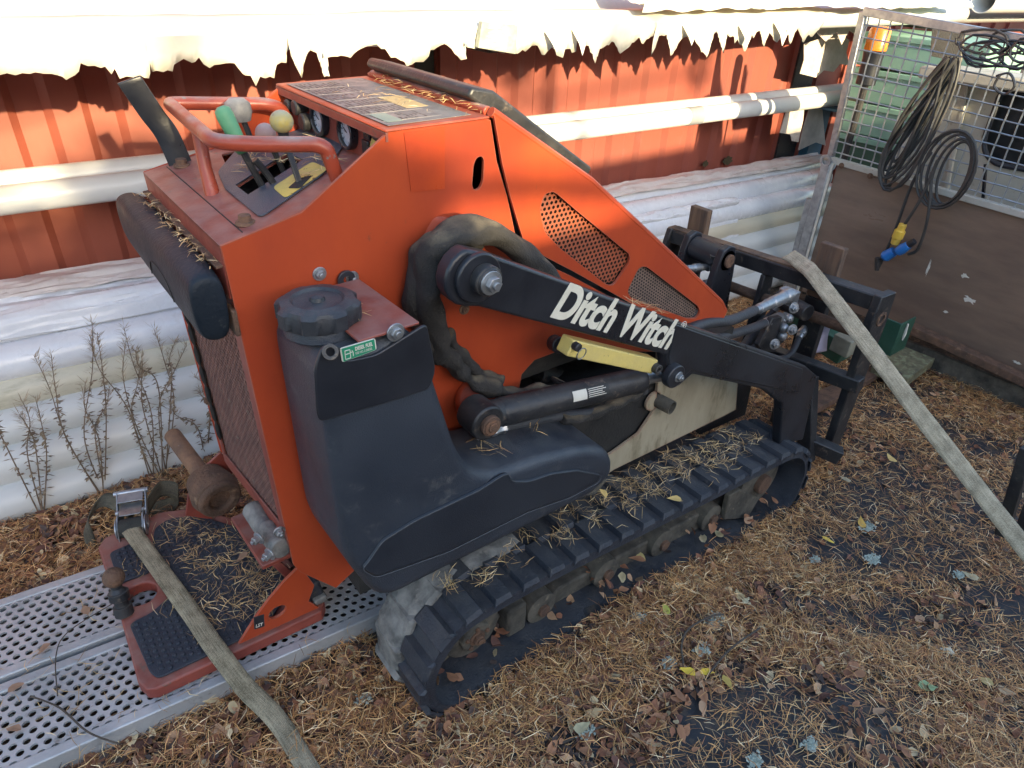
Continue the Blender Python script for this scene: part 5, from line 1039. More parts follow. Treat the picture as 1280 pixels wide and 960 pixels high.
# crinkled film draped over the top of the stack
def film(rows, name, label, m, amp, seed, x0, x1, nx, slope=-0.035, dz=-0.024):
    rg = random.Random(seed); from mathutils import noise
    vs = []; ny = 26
    sp = spline(rows, 8); ny = len(sp)
    for i in range(nx):
        x = x0 + (x1 - x0)*i/(nx-1)
        for j, p in enumerate(sp):
            v_ = Vector((x*2.0, j*0.22, seed)); v2_ = Vector((x*5.5, j*0.30, seed + 3))
            h = noise.noise(v_)*amp + (0.5 - abs(noise.noise(v2_ + Vector((noise.noise(v_), 0, 0))))*2)*amp*0.55 + noise.noise(v2_*4)*amp*0.08
            vs.append((x + noise.noise(v2_)*0.01, p[1] + slope*x - h*0.3, p[2] + dz*x + h))
    fs = [(i*ny+j, i*ny+j+1, (i+1)*ny+j+1, (i+1)*ny+j) for i in range(nx-1) for j in range(ny-1)]
    return tag(MB().add(vs, fs).build(name, m, None, smooth=32), label, 'plastic film')
PINKFILM = mat('dusty_film', (0.62, 0.56, 0.53), (0.52, 0.46, 0.43), rough=0.5, scale=10, bump=0.4, bscale=30, spots=(0.4, 0.33, 0.28), spot_scale=14, spot_thr=(0.58, 0.7))
film([(0, 2.50, 0.545), (0, 2.54, 0.570), (0, 2.60, 0.572), (0, 2.66, 0.545), (0, 2.72, 0.530)], 'crinkled_film', 'crinkled dusty plastic film along the top of the pipe stack', PINKFILM, 0.018, 3, -1.6, 4.4, 340)
film([(0, 2.385, 0.470), (0, 2.40, 0.520), (0, 2.43, 0.540), (0, 2.48, 0.545), (0, 2.53, 0.552)], 'crinkled_film', 'smooth bluish film over the upper pipes of the stack', FILM, 0.010, 8, -1.6, 1.3, 160)
film([(0, 2.285, 0.27), (0, 2.30, 0.33), (0, 2.325, 0.385), (0, 2.37, 0.40), (0, 2.33, 0.47), (0, 2.38, 0.485)], 'torn_film', 'torn folded white film over the middle pipes behind the fork carriage', FILM, 0.020, 15, 2.2, 3.3, 130)
# pipes carried along the wall
G2 = 'long white pipes hung across the wall'
run_pipe('wall_pipe', 'lower long white pipe hung across the red wall', 'pipe', G2, 2.53, 0.845, 0.043, -1.6, 5.15, PIPE, slope=-0.040, dz=-0.004)
run_pipe('wall_pipe', 'upper long white pipe hung against the red wall', 'pipe', G2, 2.61, 0.876, 0.036, -1.6, 5.0, PIPE, slope=-0.0447, dz=-0.004)
tp_ = Vector((3.0240, 2.4600, 0.8814)); o = MB().tube([(tp_.x - .05, 2.53 - .04*(tp_.x - .05), 0.845 - .004*tp_.x), (tp_.x + .05, 2.53 - .04*(tp_.x + .05), 0.845 - .004*tp_.x)], 0.0448, 28, caps=False).build('tape_band', TAPE, bpy.data.objects['wall_pipe'])
for xx in (-0.9, 1.75, 4.2):
    bt = thing('pipe_bracket', {-0.9: 'steel bracket holding the long pipes at the left end of the wall', 1.75: 'steel bracket holding the pipes behind the loader hood', 4.2: 'steel bracket holding the long pipes near the right end of the wall'}[xx], 'bracket', (xx, wall_y(xx), 0.78))
    MB().box((xx - .02, 2.44 - .04*xx, 0.787 - .004*xx), (xx + .02, wall_y(xx) - .002, 0.800 - .004*xx)).build('bracket_arm', BLUEPOST, bt)
# sheeted pipe bundle on the high rack
G3 = 'sheeted white pipes on the rack above the wall'
tops = [(2.10, 1.318, 0.043), (2.20, 1.318, 0.043), (2.30, 1.318, 0.043), (2.40, 1.318, 0.043), (2.50, 1.318, 0.043)]
tl = ['front pipe of the lower row on the high rack, just above the torn fringe', 'second pipe of the lower row on the high rack', 'third pipe of the lower row on the high rack', 'fourth pipe of the lower row on the high rack', 'rearmost pipe of the lower row on the high rack', 'front pipe of the upper row on the high rack', 'middle pipe of the upper row on the high rack', 'rear pipe of the upper row on the high rack']
for (y, z, r), l in zip(tops, tl):
    run_pipe('racked_pipe', l, 'pipe', G3, y, z, r, -1.8, 4.9, PIPE, slope=-0.006, dz=-0.006)
for xx in (-1.2, 1.5, 4.6):
    bt = thing('rack_arm', {-1.2: 'steel rack arm under the high pipes at the left', 1.5: 'steel rack arm under the high pipes above the hood', 4.6: 'steel rack arm under the high pipes at the right'}[xx], 'rack arm', (xx, wall_y(xx), 1.2))
    MB().box((xx - .02, 2.06, 1.245 - .006*xx), (xx + .02, wall_y(xx) - .002, 1.273 - .006*xx)).build('arm', BLACKOLD, bt)
# torn sheeting: outline of its ragged lower edge
FX0 = 2.0
edge = [(-0.1550, 2.0000, 1.2679), (-0.0512, 2.0000, 1.2735), (0.0258, 2.0000, 1.2594), (0.1129, 2.0000, 1.2604), (0.1692, 2.0000, 1.2603), (0.2226, 2.0000, 1.2538), (0.2374, 2.0000, 1.2426), (0.2579, 2.0000, 1.2516), (0.2760, 2.0000, 1.2762), (0.3026, 2.0000, 1.2697), (0.3240, 2.0000, 1.2668), (0.3418, 2.0000, 1.2623), (0.3483, 2.0000, 1.2390), (0.3957, 2.0000, 1.2432), (0.4138, 2.0000, 1.2349), (0.4232, 2.0000, 1.2686), (0.4242, 2.0000, 1.2487), (0.4739, 2.0000, 1.2458), (0.4894, 2.0000, 1.2651), (0.5235, 2.0000, 1.2633), (0.5415, 2.0000, 1.2753), (0.5622, 2.0000, 1.2501), (0.6042, 2.0000, 1.2591), (0.6266, 2.0000, 1.2580), (0.6485, 2.0000, 1.2278), (0.7026, 2.0000, 1.2166), (0.7266, 2.0000, 1.2151), (0.7382, 2.0000, 1.2482), (0.7675, 2.0000, 1.2506), (0.7760, 2.0000, 1.3109), (0.7833, 2.0000, 1.2677), (0.8053, 2.0000, 1.2101), (0.8172, 2.0000, 1.2480), (0.8396, 2.0000, 1.2791), (0.8550, 2.0000, 1.2724), (0.8691, 2.0000, 1.2102), (0.8837, 2.0000, 1.2114), (0.8676, 2.0000, 1.2597), (0.9109, 2.0000, 1.2617), (0.9519, 2.0000, 1.2556), (0.9759, 2.0000, 1.2732), (1.0222, 2.0000, 1.2838), (1.0653, 2.0000, 1.2736), (1.0822, 2.0000, 1.2494), (1.1272, 2.0000, 1.2363), (1.1347, 2.0000, 1.2227), (1.1569, 2.0000, 1.2259), (1.2136, 2.0000, 1.2386), (1.2257, 2.0000, 1.2625), (1.2720, 2.0000, 1.2784), (1.2952, 2.0000, 1.2641), (1.3277, 2.0000, 1.2307), (1.3459, 2.0000, 1.2344), (1.3368, 2.0000, 1.2714), (1.3824, 2.0000, 1.2604), (1.4070, 2.0000, 1.2686), (1.4514, 2.0000, 1.2505), (1.5529, 2.0000, 1.2389), (1.6063, 2.0000, 1.2511), (1.6401, 2.0000, 1.2595), (1.6776, 2.0000, 1.2283), (1.7040, 2.0000, 1.2520), (1.7507, 2.0000, 1.2173), (1.7589, 2.0000, 1.2447), (1.8122, 2.0000, 1.2323), (1.8225, 2.0000, 1.2725), (1.8707, 2.0000, 1.2504), (1.9097, 2.0000, 1.1912), (1.9269, 2.0000, 1.2377), (2.0000, 2.0000, 1.2558), (2.0309, 2.0000, 1.2173), (2.1224, 2.0000, 1.2674), (2.1525, 2.0000, 1.2447), (2.2148, 2.0000, 1.2806), (2.2058, 2.0000, 1.1983), (2.2350, 2.0000, 1.2691), (2.2789, 2.0000, 1.2732), (2.3199, 2.0000, 1.1957), (2.3713, 2.0000, 1.2534), (2.4227, 2.0000, 1.2743), (2.4515, 2.0000, 1.2391), (2.5375, 2.0000, 1.1796), (2.5547, 2.0000, 1.2587), (2.5749, 2.0000, 1.2756), (2.6426, 2.0000, 1.1898), (2.6407, 2.0000, 1.2618), (2.7213, 2.0000, 1.2412), (2.7926, 2.0000, 1.1924), (2.8141, 2.0000, 1.2564), (2.8660, 2.0000, 1.2670), (2.9247, 2.0000, 1.2025), (2.9377, 2.0000, 1.2587), (3.0064, 2.0000, 1.2185), (3.0578, 2.0000, 1.2678), (3.1075, 2.0000, 1.2082), (3.1415, 2.0000, 1.2719), (3.2129, 2.0000, 1.2108), (3.2429, 2.0000, 1.2429), (3.2673, 2.0000, 1.2322), (3.2973, 2.0000, 1.2511), (3.3543, 2.0000, 1.2827)]
from mathutils import noise
rge = random.Random(9); e2_ = []
for i in range(len(edge) - 1):
    a_, b_ = Vector(edge[i]), Vector(edge[i+1]); m_ = max(2, int((b_ - a_).length/0.012)); m_ = min(m_, 12)
    for k in range(m_):
        q = a_.lerp(b_, k/m_)
        if k: q = q + Vector((rge.uniform(-.002, .002), 0, rge.gauss(0, .0035) - (0.016 if rge.random() < .05 else 0)))
        e2_.append(tuple(q))
edge = e2_ + [edge[-1]]
vs = []; n = len(edge)
def sheet_y(x): return 2.0 - 0.0*(x)
top_rows = [(1.998, 1.335), (2.03, 1.368), (2.09, 1.376)]
rgf = random.Random(77)
for i, p in enumerate(edge):
    curl = 0.022*noise.noise(Vector((p[0]*7, 0, 2))) + 0.003*rgf.uniform(-1, 1)
    zt_ = 1.33 - 0.006*p[0]
    vs.append((p[0], 2.0 + curl*0.9, p[2])); vs.append((p[0], 2.0 + curl*0.3, p[2]*0.55 + zt_*0.45)); vs.append((p[0], 1.992, zt_)); 
    for (yy_, zz_) in ((2.015, .02), (2.05, .036), (2.11, .036), (2.160, .002), (2.185, .004), (2.24, .060), (2.33, .075), (2.42, .055), (2.46, .060), (2.56, .11), (2.75, .12)):
        vs.append((p[0], yy_, zt_ + zz_ + 0.006*noise.noise(Vector((p[0]*2, yy_*9, 3))) + 0.003*noise.noise(Vector((p[0]*9, yy_*14, 5)))))
C5 = 14
fs = [(i*C5+k, i*C5+k+1, (i+1)*C5+k+1, (i+1)*C5+k) for i in range(n-1) for k in range(C5-1)]
SHEET = mat('white_tarpaulin', (0.74, 0.71, 0.62), (0.60, 0.56, 0.46), rough=0.45, scale=4, bump=0.25, bscale=18)
sh = MB().add(vs, fs).build('torn_sheeting', SHEET, None, solid=0.0012, smooth=50)
tag(sh, 'white plastic sheeting over the high pipes with a torn ragged lower fringe', 'plastic sheeting')
# a few curled tongues of sheeting that hang clear
for k, (q, w_, h_) in enumerate((((1.8088, 1.9850, 1.2746), .03, .05), ((1.6897, 1.9850, 1.2714), .03, .03), ((2.3815, 1.9850, 1.2743), .035, .04), ((2.7370, 1.9850, 1.2633), .04, .05), ((2.9883, 1.9850, 1.2681), .05, .06))):
    q = Vector(q); pts = [(q.x - w_, 1.99, q.z + .03), (q.x + w_*.3, 1.985, q.z + .03), (q.x + w_*.8, 1.972, q.z - h_*.3), (q.x + w_*.2, 1.965, q.z - h_), (q.x - w_*.3, 1.97, q.z - h_*.25)]
    MB().plate(pts, [], (0, -0.0015, 0)).build('loose_flap', SHEET, sh)
# top drape of loose folded film right of centre
film([(0, 2.03, 1.375), (0, 2.06, 1.395), (0, 2.15, 1.40), (0, 2.25, 1.43)], 'folded_film', 'loose folded plastic film on top of the racked pipes, right side', SHEET, 0.018, 21, 2.1, 4.6, 90, slope=-0.03, dz=-0.006)
lb = MB().plate([(1.3909, 1.9700, 1.3397), (1.5319, 1.9700, 1.3251), (1.5265, 1.9700, 1.2413), (1.3768, 1.9700, 1.2664)], [], (0, 0.02, 0)).build('shipping_label', TARPLABEL, None, bevel=0.002)
tag(lb, 'green-grey printed label block on the front of the white sheeting', 'label')
mb = MB()
for k in range(4): 
    a = Vector((1.4118, 1.9690, 1.3193)) ; mb.bar(a + Vector((0, 0, -0.012*k)), a + Vector((0.06 + .01*(k % 2), 0, -0.012*k - .002)), 0.001, 0.004, (0, 1, 0))
mb.build('printed_line', WHITEDECAL, lb)
# hanging rags near the right post
def rag(px_list, yv, label, seed):
    rg = random.Random(seed); vs = []
    loop = [Vector(p) for p in px_list]
    o = MB().plate(loop, [], (0, 0.004, 0)).build('hanging_rag', CLOTH, None, smooth=60); tag(o, label, 'rag', 'ragged sheeting at the right end of the wall'); return o
rag([(3.8991, 2.4200, 1.1311), (4.2003, 2.4200, 1.1738), (4.3667, 2.4200, 1.1347), (4.3693, 2.4200, 1.0656), (4.4454, 2.4200, 0.9913), (4.3309, 2.4200, 1.0063), (4.2828, 2.4200, 0.9649), (4.1727, 2.4200, 0.9800), (4.1063, 2.4200, 0.9449), (3.9295, 2.4200, 0.9771), (3.9371, 2.4200, 1.0478)], 2.4, 'ragged pinkish sheet hanging above the long pipe at the right wall end', 1)
rag([(3.8525, 2.4000, 0.8143), (4.0191, 2.4000, 0.8181), (4.0489, 2.4000, 0.7164), (4.0576, 2.4000, 0.5854), (3.9832, 2.4000, 0.6031), (3.9492, 2.4000, 0.6439), (3.8361, 2.4000, 0.6651)], 2.4, 'ragged pale cloth hanging below the long pipe, left one', 2)
rag([(4.1686, 2.4500, 0.7700), (4.3181, 2.4500, 0.7479), (4.4734, 2.4500, 0.5075), (4.3464, 2.4500, 0.5421), (4.1649, 2.4500, 0.5139), (4.1555, 2.4500, 0.6499)], 2.45, 'ragged white cloth hanging below the long pipe, right one', 3)
rag([(3.7676, 2.3000, 1.2260), (4.1919, 2.3000, 1.2743), (4.2722, 2.3000, 1.2083), (4.2047, 2.3000, 1.1778), (4.1232, 2.3000, 1.2044), (4.0794, 2.3000, 1.1336), (3.9959, 2.3000, 1.2002), (3.9083, 2.3000, 1.1560), (3.8301, 2.3000, 1.1898)], 2.3, 'torn white strip under the sheeting at the upper right', 4)
# red steel doors seen beyond, with a small number sticker
dr_ = thing('red_container_door', 'dull red steel door with a small number sticker beyond the mesh panel', 'container', (5.6, 2.6, -0.2))
MB().plate([(4.46, 2.62, -0.2), (7.0, 2.45, -0.2), (7.0, 2.45, 1.7), (4.46, 2.62, 1.7)], [], (0, 0.05, 0)).build('door_leaf', WALLRED2, dr_)
mb = MB()
for x in np.arange(4.7, 6.9, 0.22): mb.plate([(x, 2.60 - .067*(x-4.46), -0.2), (x + .07, 2.595 - .067*(x-4.46), -0.2), (x + .07, 2.595 - .067*(x-4.46), 1.7), (x, 2.60 - .067*(x-4.46), 1.7)], [], (0, 0.02, 0))
mb.build('door_rib', WALLRED2, dr_)
q = [(4.4307, 2.5750, 0.4443), (4.5243, 2.5750, 0.4435), (4.5585, 2.5750, 0.3703), (4.4634, 2.5750, 0.3719)]
st_ = MB().plate(q, [], (0, 0.002, 0)).build('number_sticker', WHITEDECAL, dr_)
dxs = (Vector(q[1]) - Vector(q[0])).normalized(); dzs = Vector((0, -1, 0)).cross(dxs)
text_obj('sticker_number', '26', DARK, st_, Vector(q[3]) + dxs*.006 + dzs*0.018 + Vector((0, -0.001, 0)), Matrix((dxs, dzs, Vector((0, -1, 0)))).transposed(), 0.042, extrude=0.0003)
o = MB().plate([(4.2594, 2.5600, 0.7146), (4.6796, 2.5600, 0.6974), (4.6418, 2.5600, 0.7700), (4.2114, 2.5600, 0.8221)], [], (0, 0.05, 0)).build('dark_rack_beam', GREENPAINT, None); tag(o, 'dark green beam just below the long pipe ends', 'beam')
o = MB().bar((4.4000, 2.4000, 0.7777), (4.9414, 2.3500, 0.6914), 0.05, 0.05).build('blue_rack_beam', BLUEPOST, None); tag(o, 'petrol-blue steel beam end behind the mesh under the pipe', 'beam')
o = MB().plate([(4.36, 2.50, -0.2), (4.50, 2.49, -0.2), (4.50, 2.49, 0.75), (4.36, 2.50, 0.75)], [], (0, 0.06, 0)).build('blue_post', BLUEPOST, None); tag(o, 'blue steel post beside the black corner post', 'post')
# ================================================================== MESH AND PLYWOOD PANEL
tx = 3.37
tg = thing('trailer_gate', 'upright trailer gate of brown plywood below and galvanised wire mesh above', 'trailer gate', (3.37, 1.2, 0))
PTL = Vector((3.3700, 1.8031, 0.6972)); PTR_ = Vector((3.3700, 0.9155, 0.6769)); PBL = Vector((3.3700, 1.7913, 0.0948)); MTL = Vector((3.3700, 1.8365, 1.3483)); MTR = Vector((3.3700, 1.1642, 1.3053))
ye = 0.35
def lin_z(a, b, y): return a.z + (b.z - a.z)*(y - a.y)/(b.y - a.y)
ply = MB().plate([(tx, PTL.y - .045, 0.02), (tx, ye, 0.02), (tx, ye, lin_z(PTL, PTR_, ye)), (tx, PTL.y - .045, PTL.z)], [], (0.012, 0, 0)).build('plywood_board', PLY, tg)
for (pts_, m_) in ((((3.3670, 1.0417, 0.3732), .02, .012), WHITEDECAL), (((3.3670, 0.9827, 0.2797), .035, .016), WHITEDECAL), (((3.3670, 1.1955, 0.3559), .006, .045), WHITEDECAL), (((3.3670, 0.7165, 0.0881), .02, .006), WHITEDECAL), (((3.3670, 1.0552, 0.1898), .012, .006), WHITEDECAL)):
    c_, a_, b_ = Vector(pts_[0]), pts_[1], pts_[2]; rg = random.Random(int(c_.y*1000))
    MB().plate([(tx - .0015, c_.y + a_*math.cos(t)*(.3 + .9*rg.random()), c_.z + b_*math.sin(t)*(.3 + .9*rg.random())) for t in np.linspace(0, 2*math.pi, 18, endpoint=False)], [], (0.001, 0, 0)).build('paint_scuff', m_, ply)
rail_t = MB().bar((tx - .004, PTL.y, PTL.z + .012), (tx - .004, ye, lin_z(PTL, PTR_, ye) + .012), 0.03, 0.028).build('mid_rail', mat('off_white_rail', (0.52, 0.50, 0.44), (0.40, 0.38, 0.33), rough=0.5, metal=0.2, spots=(0.18, 0.13, 0.08), spot_scale=30, spot_thr=(0.6, 0.7)), tg, bevel=0.003)
MB().bar((tx - .008, PTL.y, -0.02), (tx - .008, PTL.y, PTL.z + .01), 0.045, 0.05, (0, 1, 0)).build('side_post', STEEL, tg, bevel=0.004)
MB().bar((tx - .020, PTL.y - .03, 0.0), (tx - .020, PTL.y - .03, PTL.z), 0.01, 0.01, (0, 1, 0)).build('post_lip', WHITEDECAL, tg)
MB().bar((tx + .0, PTL.y + .05, -0.02), (tx + .0, PTL.y + .05, 0.50), 0.02, 0.03, (0, 1, 0)).build('hinge_strip', STEEL, tg, bevel=0.002)
MB().ring((tx - .045, PTL.y - .0, PTL.z + .01), (tx - .035, PTL.y - .0, PTL.z + .01), 0.028, 0.018, 20).build('eyelet', STEEL, tg)
for q in ((3.3500, 1.7272, 0.6983), (3.3500, 1.5758, 0.6857)): bolt(tg, q, (-1, 0, 0), 0.010, 0.006, RUSTBOLT)
MB().bar(MTL, (tx, ye, lin_z(MTL, MTR, ye)), 0.03, 0.035).build('top_frame', STEEL, tg, bevel=0.003)
MB().bar(PTL + Vector((0, 0, 0.02)), MTL, 0.028, 0.03, (0, 1, 0)).build('side_frame', STEEL, tg, bevel=0.003)
# wire mesh: vertical and horizontal wires, woven
WP = 0.0525
y = MTL.y - 0.03; wires = 0
while y > ye:
    z0 = lin_z(PTL, PTR_, y) + .02; z1 = lin_z(MTL, MTR, y)
    MB().tube([(tx + .003*(1 if k % 2 else -1), y, z0 + (z1-z0)*k/12) for k in range(13)], 0.0034, 5, caps=False).build('mesh_wire', STEEL, tg)
    y -= WP
nz = 13
for j in range(1, nz):
    f = j/nz; L0 = PTL.lerp(MTL, f); zr = lin_z(PTL, PTR_, ye)*(1-f) + lin_z(MTL, MTR, ye)*f
    MB().tube([(tx + .003*(1 if k % 2 else -1), L0.y + (ye - L0.y)*k/24, L0.z + (zr - L0.z)*k/24) for k in range(25)], 0.0034, 5, caps=False).build('mesh_wire', STEEL, tg)
# bottom beam and rail under the plywood
bm_ = thing('bed_frame_rail', 'dirty steel angle rail under the foot of the plywood panel', 'steel rail', (3.37, 1.0, -0.08))
MB().bar((3.3000, 1.1825, 0.0913), (3.30, 0.3, 0.035), 0.06, 0.035).build('rail_top', RUST, bm_, bevel=0.003)
MB().bar((3.33, 1.25, -0.04), (3.33, 0.3, -0.04), 0.02, 0.10).build('rail_web', UNDER, bm_, bevel=0.003)
# cable hank hung on the mesh: one long cable with its plugs
cbt = thing('extension_cable', 'coiled grey-black extension cable hung on the wire mesh', 'cable', (3.3300, 1.3638, 1.1968))
tpx = Vector((3.3200, 1.3530, 1.2224)); rg = random.Random(31)
for k in range(11):
    b_ = Vector((3.3000, 1.3126, 0.4663)) if k < 5 else Vector((3.3000, 1.2877, 0.6047))
    loopw = rg.uniform(0.02, 0.11); lb_ = rg.uniform(0.42, 0.62) if k < 6 else rg.uniform(0.50, 0.56)
    yoff = rg.uniform(-.02, .05); cx = tpx.x - 0.01 - 0.004*k
    skew = 0.08 + rg.uniform(0, .05)
    loop = []
    for t in np.linspace(0, 2*math.pi, 22):
        zz = tpx.z - lb_*(1 - math.cos(t))/2
        yy = tpx.y + yoff + math.sin(t)*loopw*(0.25 + 0.75*(1 - math.cos(t))/2) + skew*(1-math.cos(t))/2 + 0.008*math.sin(3*t + k)
        loop.append((cx + 0.012*math.sin(t + k), yy, zz))
    MB().tube(loop, 0.0062, 8, caps=False).build('cable_turn', CABLE, cbt)
for k in range(5):
    lw = 0.055 + 0.014*k; c_ = Vector((3.2900, 1.2219, 0.7987)) + Vector((0, rg.uniform(-.015, .015), rg.uniform(-.01, .01)))
    MB().tube([(c_.x - .004*k, c_.y + lw*math.cos(t), c_.z + (0.13 + .008*k)*math.sin(t)) for t in np.linspace(0, 2*math.pi, 26)], 0.006, 8, caps=False).build('cable_turn', CABLE, cbt)
for k in range(3):
    MB().tube(spline([(3.2800, 1.3204, 0.8608), (3.2800, 1.3528, 0.7158), (3.2900, 1.3612, 0.4910), (3.2900, 1.3771, 0.3080)] if k == 0 else ([(3.2700, 1.2803, 0.8377), (3.2700, 1.2933, 0.6622), (3.2700, 1.3326, 0.5039)] if k == 1 else [(3.2800, 1.2893, 0.7837), (3.2700, 1.2383, 0.6063), (3.2800, 1.2333, 0.4583), (3.2800, 1.2664, 0.4165)]), 6), 0.007, 8).build('cable_turn', CABLE, cbt)
y0_, y1_ = Vector((3.2600, 1.3235, 0.5461)), Vector((3.2600, 1.3311, 0.4491))
MB().tube([y0_, y0_.lerp(y1_, .3), y0_.lerp(y1_, .32), y0_.lerp(y1_, .7), y0_.lerp(y1_, .72), y1_], [0.017, 0.017, 0.024, 0.024, 0.020, 0.018], 16).build('yellow_connector', CONNYEL, cbt, bevel=0.002)
b0_, b1_ = Vector((3.2600, 1.3591, 0.3733)), Vector((3.2600, 1.3204, 0.4179))
MB().tube([b0_, b0_.lerp(b1_, .2), b1_], [0.018, 0.026, 0.022], 16).build('blue_socket', BLUE, cbt, bevel=0.002)
b0_, b1_ = Vector((3.2500, 1.3017, 0.4225)), Vector((3.2500, 1.2658, 0.4688))
MB().tube([b0_, b0_.lerp(b1_, .4), b1_], [0.020, 0.024, 0.018], 16).build('blue_socket', BLUE, cbt, bevel=0.002)
MB().tube([b1_, b1_ + (b1_ - b0_)*.5], [0.017, 0.014], 12).build('plug_body', BLACK, cbt)
MB().tube([(3.2700, 1.3844, 0.3623), (3.2700, 1.3722, 0.3021)], [0.016, 0.010], 10).build('plug_body', BLACKOLD, cbt)
# second tangle top right
ct2 = thing('tangled_wire', 'tangle of thin black wires on the top right of the mesh', 'wires', (3.3400, 1.2230, 1.2577))
for k in range(8):
    c_ = Vector((3.3400, 1.2261, 1.2658)) + Vector((0.02*rg.random(), rg.uniform(-.12, .08), rg.uniform(-.05, .04)))
    MB().tube([(c_.x, c_.y + rg.uniform(.9, 1.1)*(0.05 + .01*k)*math.cos(t), c_.z + rg.uniform(.9, 1.1)*(0.045)*math.sin(t)) for t in np.linspace(0, 2*math.pi, 14)], 0.005, 6, caps=False).build('wire_loop', BLACK, ct2)
MB().tube(spline([(3.3400, 1.2052, 1.1733), (3.3400, 1.1611, 1.1883), (3.3400, 1.1275, 1.1468), (3.3400, 1.1524, 1.1135), (3.3400, 1.1969, 1.1362), (3.3400, 1.1922, 1.1781)], 5), 0.005, 6).build('wire_loop', BLACK, ct2)
# ---- things behind the mesh
bc_ = thing('amber_beacon', 'amber beacon lamp on a black base behind the upper mesh corner', 'beacon lamp', (3.5500, 1.7995, 1.1456))
q = Vector((3.5500, 1.8291, 1.2340))
MB().tube([q + Vector((0, 0, -0.05)), q + Vector((0, 0, 0.035)), q + Vector((0, 0, 0.05))], [0.05, 0.047, 0.036], 24).build('lens', AMBER, bc_, smooth=50, bevel=0.002)
MB().tube([q + Vector((0, 0, -0.20)), q + Vector((0, 0, -0.09)), q + Vector((0, 0, -0.055))], [0.045, 0.045, 0.05], 24).build('base', BLACK, bc_, bevel=0.003)
MB().cyl(q + Vector((0, 0, -1.3)), q + Vector((0, 0, -.2)), 0.018, n=10).build('stalk', BLACKOLD, bc_)
# pale green boxes piled beyond
G5 = 'pale green plastic crates stacked beyond the mesh'
for k, (a_, zz) in enumerate((((1140, 40), 0), ((1140, 75), 0), ((1140, 108), 0), ((1140, 140), 0))):
    pass
crl = ['topmost pale green crate seen through the mesh', 'second pale green crate from the top behind the mesh', 'third pale green crate from the top behind the mesh', 'lowest visible green crate behind the mesh']
zc_ = 1.20
for k in range(4):
    cr = thing('plastic_crate', crl[k], 'crate', (4.3, 1.9, zc_ - .15), G5)
    MB().box((4.1, 1.55, zc_ - .155), (4.6, 2.20, zc_)).build('crate_body', TEAL if k < 3 else GREENPAINT, cr, bevel=0.008)
    MB().box((4.09, 1.54, zc_ - .02), (4.61, 2.21, zc_ + .008)).build('crate_rim', TEAL, cr, bevel=0.004)
    zc_ -= 0.175
# grey-beige machine cab with rounded window
cb_ = thing('machine_cab', 'grey-beige machine body with a rounded dark window behind the mesh', 'machine', (4.2, 0.9, 0.2))
X4 = 3.75
body = [(3.7500, 1.6088, 1.1012), (3.7500, 1.1617, 1.0908), (3.7500, 0.9588, 0.5851), (3.7500, 1.7160, 0.5317), (3.7500, 1.6743, 0.7257)]
win = fillet_loop([(3.7500, 1.3096, 1.0574), (3.7500, 1.2795, 1.0821), (3.7500, 1.1580, 1.0817), (3.7500, 1.0370, 0.7801), (3.7500, 1.2168, 0.7729), (3.7500, 1.2750, 0.8067), (3.7500, 1.3029, 0.8617)], 0.05, 5)
body = [(3.7500, 1.6183, 1.1068), (3.7500, 1.0445, 1.0999), (3.7500, 0.8131, 0.5383), (3.7500, 1.7649, 0.4760), (3.7500, 1.6884, 0.7424)]
MB().plate(body, [win], (0.02, 0, 0)).build('cab_side', BEIGE, cb_, bevel=0.004)
MB().plate([(p[0] + .03, p[1], p[2]) for p in win], [], (0.006, 0, 0)).build('cab_window', GLASS, cb_)
MB().tube([Vector(p) + Vector((-.004, 0, 0)) for p in win] + [Vector(win[0])], 0.012, 8, caps=False).build('window_seal', RUBBER, cb_)
MB().box((3.80, 0.2, -0.1), (4.9, 1.35, 0.95)).build('cab_interior', DARK, cb_)
MB().bar((3.6600, 1.6028, 1.1211), (3.6600, 1.0131, 1.1300), 0.22, 0.05).build('roof_ledge', BEIGE, cb_, bevel=0.01)
MB().bar((3.7300, 1.5555, 1.0823), (3.7300, 1.6707, 0.5591), 0.05, 0.03, (1, 0, 0)).build('cab_pillar', BEIGE, cb_, bevel=0.006)
MB().bar((3.7350, 1.4493, 1.0806), (3.7350, 1.3696, 0.5656), 0.02, 0.02, (1, 0, 0)).build('cab_pillar', BEIGE, cb_, bevel=0.004)
MB().bar((3.7000, 1.2416, 0.7736), (3.7000, 1.1811, 0.5777), 0.012, 0.012, (1, 0, 0)).build('door_handle', BLACK, cb_)
o = MB().plate([(3.6000, 1.6259, 1.2957), (3.6000, 1.4847, 1.2876), (3.6000, 1.4603, 1.1764), (3.6000, 1.5970, 1.1853)], [], (0.02, 0, 0)).build('grey_wire_basket', mat('dusty_grey_felt', (0.20, 0.19, 0.15), (0.14, 0.13, 0.1), rough=0.95, bump=1, bscale=200), None, bevel=0.002); tag(o, 'dusty grey felt square behind the mesh left of the cable', 'felt sheet')
# long pale pipes and blue cap crossing at the upper right corner
for k, (za, yb3, l) in enumerate(((1.43, 2.2, 'pale pipe end crossing above the mesh corner'), (1.36, 2.4, 'second pale pipe crossing behind the mesh top'))):
    run_pipe('stored_pipe', l, 'pipe', 'pale pipes stored beyond the mesh', yb3, za, 0.07, 4.9, 8.5, PIPE, slope=-0.045, dz=-0.012)

